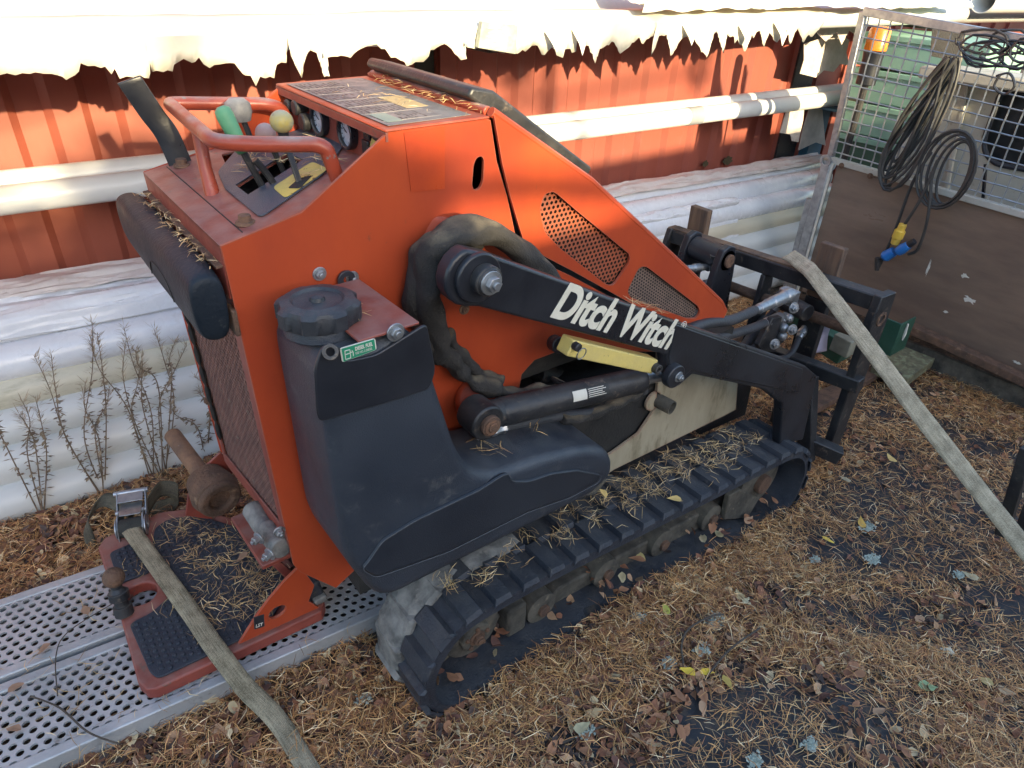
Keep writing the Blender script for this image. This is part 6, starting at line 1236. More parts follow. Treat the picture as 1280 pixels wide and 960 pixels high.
# ================================================================== GROUND
gx_ = np.concatenate([np.linspace(-60, -3, 12), np.linspace(-2.8, 6, 130), np.linspace(6.5, 60, 12)]); gy_ = np.concatenate([np.linspace(-60, -2.5, 12), np.linspace(-2.3, 4.5, 100), np.linspace(5, 60, 12)])
from mathutils import noise
def gz(x, y):
    b = ground_z(x, y)
    if -3 < x < 6 and -2.5 < y < 4.5: b += 0.010*noise.noise(Vector((x*2.2, y*2.2, 1))) + 0.004*noise.noise(Vector((x*9, y*9, 4)))
    return b
vs = [(x, y, gz(x, y)) for x in gx_ for y in gy_]; ny = len(gy_)
fs = [(i*ny+j, (i+1)*ny+j, (i+1)*ny+j+1, i*ny+j+1) for i in range(len(gx_)-1) for j in range(ny-1)]
def ground_mat():
    m = bpy.data.materials.new('ground_litter'); m.use_nodes = True; n = m.node_tree; N = n.nodes; L = n.links; b = N['Principled BSDF']
    tc = N.new('ShaderNodeTexCoord')
    a = N.new('ShaderNodeTexNoise'); a.inputs['Scale'].default_value = 28; a.inputs['Detail'].default_value = 12; a.inputs['Roughness'].default_value = 0.75; a.inputs['Distortion'].default_value = 1.2
    L.new(tc.outputs['Object'], a.inputs['Vector'])
    r = N.new('ShaderNodeValToRGB'); r.color_ramp.elements[0].position = 0.35; r.color_ramp.elements[1].position = 0.68
    r.color_ramp.elements[0].color = (0.02, 0.013, 0.009, 1); r.color_ramp.elements[1].color = (0.24, 0.13, 0.06, 1)
    e = r.color_ramp.elements.new(0.52); e.color = (0.07, 0.042, 0.025, 1)
    L.new(a.outputs[0], r.inputs[0])
    # black weed-barrier sheet showing in patches
    c = N.new('ShaderNodeTexNoise'); c.inputs['Scale'].default_value = 1.6; c.inputs['Detail'].default_value = 5; L.new(tc.outputs['Object'], c.inputs['Vector'])
    L.new(r.outputs[0], b.inputs['Base Color']); b.inputs['Roughness'].default_value = 0.92
    bp = N.new('ShaderNodeBump'); bp.inputs['Strength'].default_value = 1; bp.inputs['Distance'].default_value = 0.012; L.new(a.outputs[0], bp.inputs['Height']); L.new(bp.outputs[0], b.inputs['Normal'])
    return m
gnd = MB().add(vs, fs).build('ground', ground_mat(), None, smooth=80); gnd['kind'] = 'structure'
# black ground sheet
SHEETM = mat('black_ground_sheet', (0.020, 0.021, 0.025), (0.034, 0.034, 0.037), rough=0.7, scale=6, bump=0.3, bscale=500, spots=(0.10, 0.07, 0.045), spot_scale=26, spot_thr=(0.50, 0.66))
xs_ = np.linspace(0.3, 3.25, 70); ys_ = np.linspace(-0.8, 2.05, 66)
vs = [(x, y, gz(x, y) + 0.004 + 0.003*noise.noise(Vector((x*4, y*5, 7)))) for x in xs_ for y in ys_]; ny = len(ys_)
fs = [(i*ny+j, (i+1)*ny+j, (i+1)*ny+j+1, i*ny+j+1) for i in range(len(xs_)-1) for j in range(ny-1)]
o = MB().add(vs, fs).build('ground_sheet', SHEETM, None, smooth=80); o['kind'] = 'structure'
# ---- litter
rs = np.random.RandomState(11)
def bare(x, y):
    """how bare the sheet is at this spot: 0 covered, 1 bare"""
    v = 0.0
    for (cx, cy, rx_, ry_, s_) in ((1.02, 0.33, 0.26, 0.16, .95), (1.35, 0.22, 0.20, 0.12, .7), (2.15, 0.62, 0.38, 0.20, .9), (2.75, 0.62, 0.30, 0.22, .7), (2.9, 1.0, 0.25, 0.12, .75), (1.75, 0.42, .2, .08, .6), (2.45, 0.40, .45, .10, .8), (2.2, 0.15, .4, .12, .7), (0.80, 0.42, .10, .06, .6), (2.6, 1.05, .3, .07, .6)):
        d = ((x-cx)/rx_)**2 + ((y-cy)/ry_)**2
        v = np.maximum(v, s_*np.clip(1.7 - d, 0, 1)) if isinstance(x, np.ndarray) else max(v, s_*min(1, max(0, 1.7-d)))
    return v
def np_gz(x, y):
    t = np.clip((x - 0.95)/0.95, 0, 1); return -0.10*t*t*(3-2*t)
def blocked(x, y):
    """spots under the loader, ramps, platform, pipes"""
    b = (x > 0.46) & (x < 1.98) & (y > 0.835) & (y < 1.9)
    yr = start.y + (x - start.x)*math.tan(yw)
    b |= (y > yr - 0.003) & (y < yr + 0.545) & (x < 0.75)
    b |= (y > 2.11)
    return b
from mathutils import noise as _n
def clump(x, y, s_):
    return np.array([_n.noise(Vector((a*s_, b*s_, 9))) for a, b in zip(x, y)])
def sample(n, dens=True, keep_block=False):
    X = rs.uniform(-0.9, 3.35, n*3); Y = rs.uniform(-0.9, 2.2, n*3)
    # more litter near the camera's view, thinner outside
    k = ~blocked(X, Y)
    vis = (Y > 0.80 - 0.62*(X + 0.1)) | (X > 1.2)
    k &= vis
    k &= rs.rand(len(X)) > bare(X, Y)*0.72
    X = X[k][:n]; Y = Y[k][:n]
    return X, Y
PAL = np.array([(0.50, 0.26, 0.09), (0.38, 0.18, 0.065), (0.62, 0.39, 0.17), (0.24, 0.105, 0.045), (0.12, 0.06, 0.03), (0.75, 0.56, 0.32)])
def attr_mat(name, rough=0.7, sss=0.0):
    m = bpy.data.materials.new(name); m.use_nodes = True; N = m.node_tree.nodes; L = m.node_tree.links; b = N['Principled BSDF']
    a = N.new('ShaderNodeAttribute'); a.attribute_name = 'col'; L.new(a.outputs['Color'], b.inputs['Base Color']); b.inputs['Roughness'].default_value = rough
    return m
NEEDLEM = attr_mat('pine_needle', 0.6); LEAFM = attr_mat('dry_leaf', 0.75)
def np_mesh(name, V, F, colv, m, kind='stuff', smooth=False):
    me = bpy.data.meshes.new(name); me.vertices.add(len(V)); me.vertices.foreach_set('co', V.astype(np.float32).ravel())
    k = F.shape[1]; me.loops.add(F.size); me.loops.foreach_set('vertex_index', F.astype(np.int32).ravel())
    me.polygons.add(len(F)); me.polygons.foreach_set('loop_start', np.arange(0, F.size, k, dtype=np.int32)); me.polygons.foreach_set('loop_total', np.full(len(F), k, dtype=np.int32))
    me.update(); at_ = me.color_attributes.new('col', 'FLOAT_COLOR', 'POINT'); c4 = np.ones((len(V), 4), np.float32); c4[:, :3] = colv; at_.data.foreach_set('color', c4.ravel())
    me.materials.append(m); o = bpy.data.objects.new(name, me); COL.objects.link(o)
    if kind: o['kind'] = kind
    return o
def needles(X, Y, Z, lmin, lmax, w_, zj, name, rad_tilt=0.16, pal=PAL, dark=None):
    n = len(X); th = rs.uniform(0, 2*np.pi, n); L_ = rs.uniform(lmin, lmax, n)
    dxx = np.cos(th)*L_/2; dyy = np.sin(th)*L_/2; tl = rs.normal(0, rad_tilt, n)*L_/2
    z = Z + rs.uniform(0.0, 1, n)**2*zj + 0.002
    bend = rs.normal(0, 0.12, n)*L_
    wx = -np.sin(th)*w_/2; wy = np.cos(th)*w_/2
    mx_ = X - np.sin(th)*bend; my_ = Y + np.cos(th)*bend
    V = np.zeros((n, 6, 3)); 
    V[:, 0] = np.stack([X-dxx-wx*.6, Y-dyy-wy*.6, z-tl], 1); V[:, 1] = np.stack([X-dxx+wx*.6, Y-dyy+wy*.6, z-tl], 1)
    V[:, 2] = np.stack([mx_-wx, my_-wy, z+.0015], 1); V[:, 3] = np.stack([mx_+wx, my_+wy, z+.0022], 1)
    V[:, 4] = np.stack([X+dxx-wx*.4, Y+dyy-wy*.4, z+tl], 1); V[:, 5] = np.stack([X+dxx+wx*.4, Y+dyy+wy*.4, z+tl], 1)
    V[:, :, 2] = np.maximum(V[:, :, 2], (Z + 0.001)[:, None])
    F = np.array([[0, 2, 3, 1], [2, 4, 5, 3]])[None] + (np.arange(n)*6)[:, None, None]
    ci = rs.choice(len(pal), n, p=np.array([.27, .22, .15, .18, .12, .06]) if len(pal) == 6 else None); c = pal[ci]*rs.uniform(.8, 1.75, (n, 1))
    if dark is not None: c = c*dark[:, None]
    return np_mesh(name, V.reshape(-1, 3), F.reshape(-1, 4), np.repeat(c, 6, 0), NEEDLEM)
X, Y = sample(160000); cl = clump(X[::1], Y[::1], 5.0); keep = rs.rand(len(X)) < np.clip(0.75 + cl*1.3, 0.2, 1)
X = X[keep]; Y = Y[keep]; cl2 = cl[keep]
mound = 0.022*np.clip(0.4 + cl2*1.2, 0, 1)*(1 - bare(X, Y))
needles(X, Y, np_gz(X, Y) + 0.006 + mound*0.4, 0.024, 0.060, 0.0016, 0.026, 'fallen_pine_needles')
def leaves(X, Y, Z, smin, smax, name, pal, probs, zj=0.02, tilt=0.5, kind='stuff'):
    n = len(X)
    prof = np.array([(0, -1.0), (0.42, -0.75), (0.62, -0.25), (0.45, 0.35), (0.16, 0.85), (0, 1.15), (-0.16, 0.85), (-0.45, 0.35), (-0.62, -0.25), (-0.42, -0.75), (0, 0.0)])
    th = rs.uniform(0, 2*np.pi, n); s_ = rs.uniform(smin, smax, n)/2; a = rs.normal(0, tilt, n); b = rs.normal(0, tilt, n); curl = rs.uniform(-.1, .9, n); fold = rs.uniform(-.6, .5, n)
    V = np.zeros((n, 11, 3))
    jit = rs.uniform(.82, 1.15, (n, 11))
    lx = prof[None, :, 0]*jit; ly = prof[None, :, 1]*jit
    lz = curl[:, None]*(lx**2)*0.9 + fold[:, None]*ly**2*0.35 + rs.normal(0, .05, (n, 11))
    z1 = lz*np.cos(a)[:, None] + lx*np.sin(a)[:, None]; x1 = lx*np.cos(a)[:, None] - lz*np.sin(a)[:, None]
    z2 = z1*np.cos(b)[:, None] + ly*np.sin(b)[:, None]; y1 = ly*np.cos(b)[:, None] - z1*np.sin(b)[:, None]
    V[:, :, 0] = X[:, None] + s_[:, None]*(x1*np.cos(th)[:, None] - y1*np.sin(th)[:, None])
    V[:, :, 1] = Y[:, None] + s_[:, None]*(x1*np.sin(th)[:, None] + y1*np.cos(th)[:, None])
    z = Z + rs.uniform(0, 1, n)*zj
    V[:, :, 2] = np.maximum(z[:, None] + s_[:, None]*z2, (Z + .001)[:, None])
    F = np.array([[10, k, (k+1) % 10] for k in range(10)])[None] + (np.arange(n)*11)[:, None, None]
    c = pal[rs.choice(len(pal), n, p=probs)]*rs.uniform(.8, 1.4, (n, 1)); cv = np.repeat(c, 11, 0).reshape(n, 11, 3); cv[:, 10] *= 0.8; cv *= rs.uniform(.85, 1.1, (n, 11, 1))
    return np_mesh(name, V.reshape(-1, 3), F.reshape(-1, 3), cv.reshape(-1, 3), LEAFM, kind)
LP = np.array([(0.22, 0.09, 0.045), (0.34, 0.16, 0.08), (0.46, 0.27, 0.15), (0.14, 0.06, 0.04), (0.66, 0.50, 0.28), (0.07, 0.045, 0.035)])
X, Y = sample(46000); k = (rs.rand(len(X)) < np.where((X < 1.5), 1.0, 0.30)) & (rs.rand(len(X)) > bare(X, Y)*1.0); X = X[k]; Y = Y[k]
leaves(X, Y, np_gz(X, Y) + .004, 0.008, 0.042, 'fallen_leaves', LP, [.25, .20, .12, .22, .05, .16])
# yellow birch leaves one can count: things
YP = [(1.1590, 0.7316, -0.0200), (1.0526, 0.5642, -0.0200), (1.0945, 0.5368, -0.0200), (1.1414, 0.8835, -0.0200), (1.2579, 0.9187, -0.0200), (1.3954, 0.6315, -0.0200), (1.8802, 0.6574, -0.0200), (2.0476, 0.6323, -0.0200), (1.4266, 0.1358, -0.0200), (1.5827, 0.1910, -0.0200), (1.7432, 0.1101, -0.0200), (2.1093, 0.3017, -0.0200), (1.3415, 0.7712, -0.0200), (1.3995, 0.6569, -0.0200), (1.7559, 0.0663, -0.0200), (1.4008, 1.0563, -0.0200), (1.2581, 0.7753, -0.0200), (0.1626, 1.0884, -0.0200), (0.1081, 1.3966, -0.0200), (2.4834, 0.7572, -0.0200), (2.2201, 0.7942, -0.0200), (1.5767, 0.8702, -0.0200), (0.7845, 0.6208, -0.0200), (0.7347, 0.6082, -0.0200), (1.7600, 0.2143, -0.0200), (1.1126, 0.4879, -0.0200)]
YL = [('bright lime-yellow leaf near the tracks', (0.50, 0.48, 0.10)), ('vivid yellow leaf, left of a close pair', (0.72, 0.50, 0.05)), ('vivid yellow leaf, right of a close pair', (0.74, 0.50, 0.05)), ('pale tan leaf beside the track bottom', (0.55, 0.44, 0.24)), ('pale yellow leaf below the track', (0.62, 0.50, 0.20)), ('curled cream leaf in the needles', (0.60, 0.52, 0.32)), ('small yellow leaf in front of the fork frame', (0.68, 0.48, 0.08)), ('orange-yellow leaf near the fork frame', (0.60, 0.36, 0.08)), ('large tan leaf on the bare black sheet', (0.50, 0.36, 0.20)), ('green-tinged leaf on the black sheet', (0.34, 0.46, 0.22)), ('yellow and white leaf at the right edge', (0.66, 0.50, 0.20)), ('pale leaf beside the lashing strap', (0.56, 0.47, 0.28)), ('cream leaf in the middle of the litter', (0.60, 0.50, 0.28)), ('curled pale leaf by the lichen', (0.55, 0.42, 0.22)), ('tan leaf at the far right of the litter', (0.46, 0.32, 0.18)), ('pale leaf close to the track bottom run', (0.52, 0.40, 0.20)), ('small cream leaf right of the track rollers', (0.60, 0.50, 0.30)), ('small yellow leaf beside the ramp edge', (0.62, 0.42, 0.08)), ('dull yellow leaf by the near strap', (0.45, 0.32, 0.10)), ('yellow-brown leaf under the long strap', (0.50, 0.35, 0.12)), ('pale leaf in front of the side upright', (0.52, 0.42, 0.26)), ('cream leaf beside the front idler', (0.58, 0.48, 0.26)), ('brown-edged leaf in the foreground litter', (0.44, 0.30, 0.15)), ('cream leaf at the bottom middle edge', (0.56, 0.48, 0.28)), ('pale green-white leaf near the right litter', (0.50, 0.46, 0.34)), ('yellow leaf left of the bare sheet', (0.60, 0.42, 0.10))]
for k, (q, (l, c)) in enumerate(zip(YP, YL)):
    x, y = q[0], q[1]
    o = leaves(np.array([x]), np.array([y]), np.array([ground_z(x, y) + .026]), 0.036, 0.048, 'birch_leaf', np.array([c]), [1.0], zj=0.002, tilt=0.25, kind=None)
    tag(o, l, 'leaf', 'pale birch leaves lying on the litter')
# lichen tufts
LICH = mat('pale_lichen', (0.50, 0.55, 0.47), (0.34, 0.38, 0.32), rough=0.95, scale=60, bump=0.8)
LQ = [(1.2622, 0.6414, -0.0100), (1.0321, 0.6127, -0.0100), (1.0763, 0.7577, -0.0100), (2.0548, 0.6141, -0.0100), (1.9252, 0.5266, -0.0100), (1.7644, 0.6313, -0.0100), (1.1384, 0.5889, -0.0100), (2.0920, 0.3265, -0.0100), (0.7406, 0.5966, -0.0100), (1.1494, 0.2762, -0.0100), (-0.2852, 1.3879, -0.0100), (0.3627, 0.9686, -0.0100), (1.0031, 0.3252, -0.0100), (0.3695, 1.3108, -0.0100)]
ll = ['large', 'bluish', 'round', 'upper', 'forked', 'small', 'flat', 'tiny', 'front', 'sparse', 'leftmost', 'dark-edged', 'bottom', 'hidden']
wh = ['in the middle of the litter', 'just below the middle of the litter', 'close to the track', 'in front of the fork frame', 'between fork frame and strap', 'left of the fork-frame pair', 'below the big one', 'near the strap', 'at the front edge of the litter', 'by the bare black sheet', 'near the ramp', 'beside the ramp rail', 'at the bottom of the litter', 'beside the platform hinge']
for k, q in enumerate(LQ[:13]):
    x, y = q[0], q[1]; rg = random.Random(k); z = ground_z(x, y) + 0.02; mb = MB()
    R0 = 0.030 if k in (0, 3, 4) else 0.020
    for j in range(80):
        a = rg.uniform(0, 6.28); e = rg.uniform(.1, 1.3); L_ = R0*rg.uniform(.2, .5); p = Vector((x, y, z)) + Vector((rg.gauss(0, 1)*R0*.45, rg.gauss(0, 1)*R0*.32, 0))
        for br in range(3):
            a2 = a + rg.uniform(-.9, .9); d = Vector((math.cos(a2)*math.cos(e), math.sin(a2)*math.cos(e), math.sin(e)*.6))*L_*.6
            mb.tube([p, p + d*.5 + Vector((0, 0, .001)), p + d], [.0022, .0018, .0026], 4); p = p + d*.4
    tag(mb.build('lichen_tuft', LICH, None, smooth=60), '%s pale green lichen tuft %s' % (ll[k], wh[k]), 'lichen', 'lichen tufts on the litter')
# ---- needles resting on the machine: one patch per surface
def scatter_on(name, parent, cents, spread, count, zf, zj=0.006, lmin=.025, lmax=.05):
    XX = []; YY = []
    for (cx, cy) in cents:
        m_ = int(count*rs.uniform(.6, 1.4)); XX.append(rs.normal(cx, spread*rs.uniform(.6, 1.2), m_)); YY.append(rs.normal(cy, spread*rs.uniform(.6, 1.3), m_))
    XX = np.concatenate(XX); YY = np.concatenate(YY); ZZ = np.array([zf(a, b) for a, b in zip(XX, YY)]); k = ~np.isnan(ZZ)
    o = needles(XX[k], YY[k], ZZ[k], lmin, lmax, 0.0014, zj, name, rad_tilt=0.10, pal=np.array([(0.50, 0.33, 0.14), (0.40, 0.25, 0.11), (0.60, 0.44, 0.22), (0.30, 0.18, 0.08), (0.22, 0.13, 0.06), (0.62, 0.48, 0.28)]))
    tpx_, _ = None, None
    if parent: attach(o, parent)
    return o
txs = [p[0] for p in tprof[7:13]]; tzs = [p[1] for p in tprof[7:13]]
def track_top(x, y):
    if x < .56 or x > 1.84 or y < .835 or y > 1.03: return float('nan')
    return float(np.interp(x, txs, tzs)) + 0.019
cs = [(0.58, .93), (0.66, .90), (.74, .92), (.82, .95), (.90, .90), (.97, .97), (1.02, .91), (1.06, .99), (1.10, .95), (1.14, .90), (1.18, .99), (1.22, .94), (1.26, .90), (1.30, 1.0), (1.34, .95), (1.38, .92), (1.42, .99), (1.47, .95), (1.53, .90), (1.58, .97), (1.64, .92), (1.70, .99), (1.75, .93)]
scatter_on('needles_on_track', loader, cs, 0.020, 24, track_top, 0.010)
scatter_on('needles_on_track', loader, [(1.05, .95), (1.12, .97), (1.2, .95), (1.3, .96), (1.4, .96), (1.5, .95), (1.6, .95)], 0.05, 26, track_top, 0.006)
def tank_top(x, y): return float(np.interp(x, (0.60, 0.64, 0.76, 0.88), (.695, .669, .656, .629))) + .001 if .60 < x < .90 and .85 < y < 1.02 else float('nan')
scatter_on('needles_on_tank', loader, [(.67, .93), (.70, .91), (.82, .95)], .02, 6, tank_top, .003)
scatter_on('needles_on_bracket', loader, [(.40, .94), (.42, .90), (.385, .97)], .014, 8, lambda x, y: 1.053 if .37 < x < .475 and .84 < y < 1.02 else float('nan'), .01)
scatter_on('needles_on_console', loader, [(.40, 1.30), (.44, 1.33), (.47, 1.28), (.49, 1.22), (.51, 1.20), (.47, 1.17), (.43, 1.37), (.54, 1.35)], .018, 14, lambda x, y: Zc(x) + .004 if .34 < x < .565 and 1.09 < y < 1.48 else float('nan'), .006)
scatter_on('needles_on_hinge', loader, [(.742, a) for a in np.linspace(1.08, 1.40, 12)], .012, 12, lambda x, y: 1.293 if .70 < x < .76 and 1.06 < y < 1.48 else float('nan'), .010, .02, .04)
scatter_on('needles_on_plate', loader, [(.66, 1.2), (.62, 1.3), (.7, 1.35)], .05, 12, lambda x, y: 1.2925 if .56 < x < .74 and 1.06 < y < 1.48 else float('nan'), .003, .015, .035)
scatter_on('needles_on_pad_shelf', loader, [(.245, a) for a in np.linspace(1.06, 1.46, 14)], .008, 10, lambda x, y: 1.116 if .20 < x < .260 and 1.04 < y < 1.5 else float('nan'), .008, .012, .03)
scatter_on('needles_on_arm', loader, [(1.08, .93), (1.13, .92)], .012, 16, lambda x, y: float(np.interp(x, (0.62, 1.19), (1.10, 0.832))) + .003 if .89 < y < .95 else float('nan'), .006)
scatter_on('needles_on_platform', pf, [(.16, 1.36), (.20, 1.42), (.24, 1.34), (.28, 1.40), (.20, 1.50), (.26, 1.50), (.30, 1.46), (.16, 1.56), (.22, 1.60), (.28, 1.30), (.20, 1.30), (.24, 1.26), (.12, 1.30), (.10, 1.42), (.06, 1.62), (.32, 1.36), (.18, 1.66), (.14, 1.70), (.30, 1.56)], .030, 30, lambda x, y: PZ + .008 if -.03 < x < .38 and 1.24 < y < 1.76 else float('nan'), .016)
scatter_on('needles_on_ramp', bpy.data.objects['perforated_ramp'], [(-.15, 1.25), (-.1, 1.4), (.0, 1.3), (-.25, 1.5), (-.2, 1.3), (.05, 1.22), (.3, 1.15), (-.1, 1.6)], .06, 16, lambda x, y: .066, .003)
def leaf_on(pts, z, label_prefix, parent=None, col=(0.34, 0.20, 0.12)):
    for k, (x, y) in enumerate(pts):
        o = leaves(np.array([x]), np.array([y]), np.array([z]), .03, .042, 'dry_leaf', np.array([col]), [1.0], zj=.002, tilt=.2, kind=None); tag(o, label_prefix[k], 'leaf')
leaf_on([(.27, 1.475), (.315, 1.445), (.30, 1.41)], PZ + .02, ['round tan leaf on the foot platform mat', 'pale tan leaf beside the channel bracket', 'reddish leaf on the mat near the buffers'])
leaf_on([tuple((-0.1037, 1.5672, 0.0700)[:2]), tuple((-0.2065, 1.5036, 0.0700)[:2]), tuple((-0.2731, 1.4256, 0.0700)[:2]), tuple((-0.2888, 1.3141, 0.0700)[:2])], .072, ['dry orange-brown leaf on the far ramp plank', 'small brown leaf on the ramp near the left edge', 'tan leaf on the near ramp plank', 'grey-brown curled leaf on the near ramp plank'])
leaf_on([tuple((1.0708, 1.2251, 0.3000)[:2])], .3, ['x'])if False else None
yl = Vector((1.0940, 0.9558, 0.3100)); leaf_on([(yl.x, yl.y), (float(Vector((1.2372, 0.8290, 0.2900)).x), float(Vector((1.2372, 0.8290, 0.2900)).y))], .305, ['yellow leaf on the track beside the tank', 'pale cream leaf on the middle of the track'], col=(0.62, 0.42, 0.14))
# leaves caught in the lower track run
X = rs.uniform(.52, 1.9, 130); Y = rs.uniform(.835, 1.0, 130); Z = np_gz(X, Y) + rs.uniform(0.0, .035, 130)
leaves(X, Y, Z + .01, .02, .045, 'leaves_in_track', LP*1.0, [.26, .22, .12, .20, .04, .16])
X = rs.uniform(.5, 2.0, 2200); Y = rs.normal(.74, .04, 2200); k = Y < 1.0; X = X[k]; Y = Y[k]
needles(X, Y, np_gz(X, Y) + .012 + 0.012*np.exp(-((Y - .77)/.04)**2), .025, .055, .0016, .02, 'needles_along_track')
# twigs
TW = mat('dark_twig', (0.06, 0.045, 0.035), (0.10, 0.08, 0.06), rough=0.9, scale=50)
def twig(pts, r, label):
    tag(MB().tube(spline(pts, 5), r, 6).build('twig', TW, None), label, 'twig', 'fallen twigs')
twig([(1.0556, 0.5782, 0.0200), (1.0985, 0.6257, 0.0300), (1.1546, 0.6469, 0.0300), (1.2433, 0.6416, 0.0200), (1.2747, 0.6258, 0.0200)], .003, 'thin curved dark twig by the large lichen')
twig([(1.0701, 0.5261, 0.0200), (1.1872, 0.5413, 0.0300), (1.3180, 0.5399, 0.0200)], .0028, 'straight dark twig below the large lichen')
twig([(-0.2491, 1.3796, 0.0750), (-0.2013, 1.3091, 0.0750), (-0.1624, 1.2084, 0.0800), (-0.1142, 1.1441, 0.0750)], .0022, 'thin dark twig on the near ramp plank')
twig([(-0.2006, 1.3446, 0.0750), (-0.1854, 1.4575, 0.0800), (-0.1497, 1.5061, 0.0900), (-0.0454, 1.5259, 0.1000)], .0014, 'thin arched dark twig crossing the ramp gap')
twig([(0.6750, 0.6145, 0.0150), (0.7949, 0.5830, 0.0200), (0.9195, 0.5465, 0.0150)], .003, 'grey twig low in the foreground litter')
# green moss plant under the track
# ================================================================== DRY WEEDS
STEM = mat('dry_weed_stem', (0.14, 0.09, 0.06), (0.22, 0.16, 0.10), rough=0.9, scale=40); SEED = mat('dry_weed_leaf', (0.12, 0.085, 0.06), (0.30, 0.23, 0.15), rough=0.95, scale=30, contrast=(.3, .6))
FLUFF = mat('pale_seed_fluff', (0.42, 0.34, 0.24), (0.30, 0.23, 0.15), rough=0.95, scale=40)
def weed(base, top, seed, label, nst=3):
    t = thing('dry_weed', label, 'weed', base, 'dry weeds in front of the pipe stack'); rg = random.Random(seed)
    B0 = Vector(base); T0 = Vector(top)
    for s_ in range(nst):
        dx_ = Vector((rg.uniform(-.05, .05), rg.uniform(-.03, .03), 0)); mid = B0.lerp(T0, rg.uniform(.35, .65)) + dx_*.6 + Vector((rg.uniform(-.045, .045), 0, 0)); tp2 = B0.lerp(T0, rg.uniform(.75, 1)) + dx_*1.7
        sp = spline([B0 + dx_*.15, mid, mid.lerp(tp2, .6) + Vector((rg.uniform(-.02, .02), 0, 0)), tp2], 10)
        MB().tube(sp, [0.0022 - 0.0014*i/len(sp) for i in range(len(sp))], 5).build('stem', STEM, t)
        mb = MB(); mf = MB()
        for i in range(4, len(sp)):
            f = i/len(sp)
            for r_ in range(4 if f < .6 else 7):
                p = sp[i]; a = rg.uniform(0, 6.28); L_ = rg.uniform(.008, .026) if f < .6 else rg.uniform(.010, .036)
                d = Vector((math.cos(a), math.sin(a)*.7, rg.uniform(-.8, .3) if f < .6 else rg.uniform(.1, 1)))*L_; sd = d.cross(Vector((.3, .2, 1))).normalized()*rg.uniform(.002, .006)*(1 if f < .6 else .3)
                (mb if f < .6 else mf).add([p, p + d*.5 + sd, p + d, p + d*.5 - sd], [(0, 1, 2, 3)])
        if mb.v: mb.build('dry_leaves', SEED, t, smooth=0)
        if mf.v: mf.build('seed_head', FLUFF, t, smooth=0)
weed((-0.1452, 2.1155, 0.0000), (-0.0910, 2.1000, 0.4777), 1, 'dry brown weed at the left edge before the white pipes', 4)
weed((0.0233, 2.1196, 0.0000), (0.0693, 2.0800, 0.6088), 2, 'tall dry weed with pale seed heads left of the middle of the pipes', 4)
weed((0.1693, 2.1048, 0.0000), (0.1726, 2.1000, 0.6085), 3, 'tall leaning dry weed in the middle of the pipes', 3)
weed((0.2033, 2.0912, 0.0000), (0.2982, 2.0800, 0.6006), 4, 'densest dry weed with the palest seed heads', 6)
weed((0.3509, 2.1239, 0.0000), (0.3520, 2.0800, 0.3558), 5, 'short dry weed close to the loader rear grille', 3)
weed((0.0274, 2.1167, 0.0000), (0.1041, 2.0900, 0.4770), 6, 'short dry weed between the two tall ones', 2)
# ================================================================== WHAT SHADES THE YARD (behind the camera)
shed = thing('storage_shed', 'long grey storage shed standing behind the viewer and shading the yard', 'shed', (3.0, -6.0, 0))
zt_ = 1.045 + 0.285*(1.04 + 5.2)
MB().box((-12.0, -7.2, -0.1), (12.0, -5.2, zt_ - .06)).build('shed_wall', mat('grey_shed_boards', (0.18, 0.17, 0.155), (0.12, 0.115, 0.105), rough=0.8), shed)
MB().box((-12.1, -7.3, zt_ - .055), (12.1, -5.2, zt_)).build('shed_roof', mat('dark_roof', (0.05, 0.05, 0.055), rough=0.7), shed)
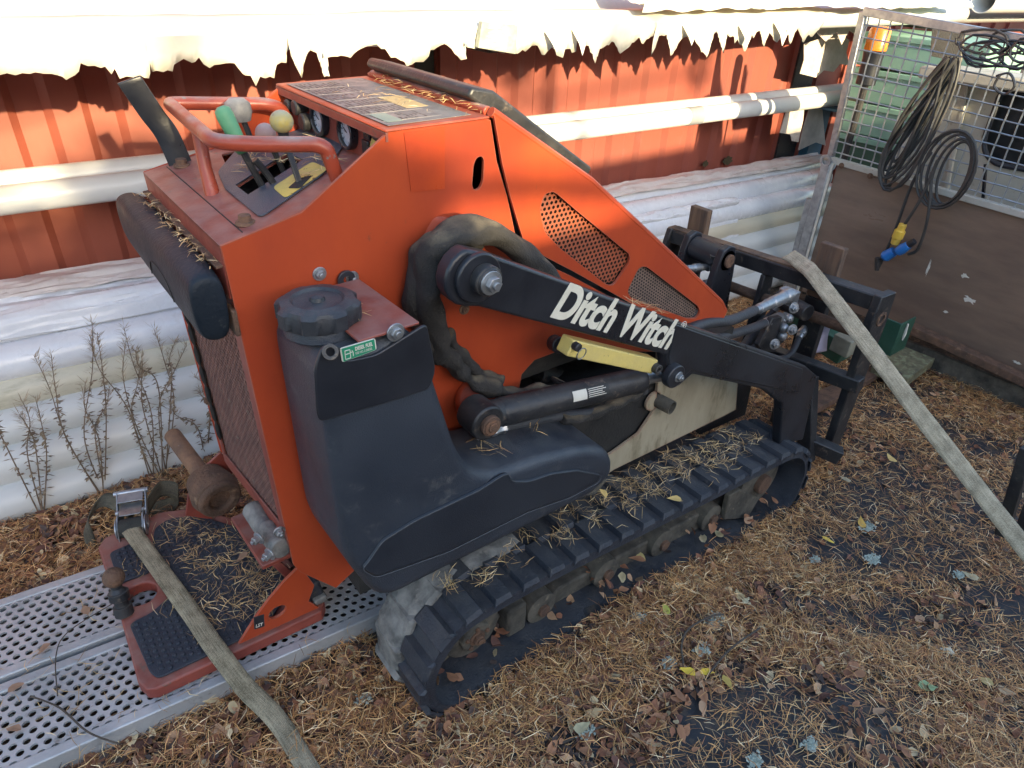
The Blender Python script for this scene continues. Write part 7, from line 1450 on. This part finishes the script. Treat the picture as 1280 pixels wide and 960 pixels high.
# trees beyond the shed whose twigs dapple the light
BARK = mat('pine_bark', (0.14, 0.085, 0.055), (0.08, 0.055, 0.04), rough=0.9, scale=10, bump=1, stretch=(1, 1, .3)); CROWN = mat('tree_leaves', (0.05, 0.08, 0.02), (0.10, 0.09, 0.02), rough=0.7, scale=3)
def shade_pt(p, y): 
    p = Vector(p); t = (p.y - y)/SUN_DIR.y; return p - SUN_DIR*t
def tree(clumps, trunk_x, yv, label, seed):
    t = thing('birch_tree', label, 'tree', (trunk_x, yv, 0)); rg = random.Random(seed); hi = max(c[0].z for c in clumps) + .5
    MB().tube([(trunk_x, yv, -.1), (trunk_x + .03, yv, hi*.5), (trunk_x - .02, yv, hi)], [.07, .05, .02], 12).build('trunk', BARK, t)
    mb = MB(); ml = MB()
    for (c, r_, n_) in clumps:
        mb.tube(spline([(trunk_x, yv, max(.5, c.z - .5)), (trunk_x*.5 + c.x*.5, yv, c.z - .15), tuple(c)], 4), .015, 6)
        for _ in range(n_):
            d = Vector((rg.gauss(0, 1), rg.gauss(0, 1), rg.gauss(0, 1)))*r_*.5; p = c + d; a = Vector((rg.uniform(-1, 1), rg.uniform(-1, 1), rg.uniform(-1, 1))).normalized(); b = a.orthogonal().normalized(); s_ = rg.uniform(.018, .034)
            ml.add([p - a*s_, p + b*s_*.6, p + a*s_, p - b*s_*.6], [(0, 1, 2, 3)])
    mb.build('branch', BARK, t); ml.build('crown', CROWN, t, smooth=0)
cz = []
for (q, r_, n_) in (((0.34, 1.15, 1.18), .17, 900), ((0.42, 1.30, 1.12), .16, 700), ((0.26, 1.30, 1.18), .14, 500), ((0.30, 1.04, 1.05), .16, 800), ((0.585, 1.04, 1.18), .06, 260), ((0.60, 1.04, 1.08), .06, 200), ((0.50, 1.04, 1.06), .10, 300), ((0.40, 1.04, 1.04), .12, 500), ((0.2, 1.3, 0.95), .20, 700)):
    cz.append((shade_pt(q, -7.8), r_, n_))
tree(cz, 1.35, -7.8, 'slim birch behind the viewer beyond the shed, nearer the ramps', 3)
cz = []
for (q, r_, n_) in (((-0.35, 2.7, 0.75), .25, 500), ((0.0, 2.7, 0.60), .22, 400), ((.15, 2.4, .5), .3, 900), ((-.4, 2.4, .45), .35, 1000), ((2.1, 2.7, 1.05), .10, 90), ((3.3, 2.7, .98), .12, 80), ((-.2, 2.2, .3), .4, 1200), ((.5, 2.0, 1.33), .10, 60)):
    cz.append((shade_pt(q, -8.6), r_, n_))
tree(cz, -1.9, -8.6, 'slim birch behind the viewer beyond the shed, farther left', 4)
# name the big top-level litter objects
for o in list(bpy.data.objects):
    if o.type == 'MESH' and o.parent is None and o.get('kind') == 'stuff' and not o.get('label'):
        o['label'] = {'fallen_pine_needles': 'dry pine needles strewn over the ground', 'fallen_leaves': 'brown fallen leaves strewn among the needles'}.get(o.name.split('.')[0], 'dry leaves and needles gathered along the track'); o['category'] = 'litter'
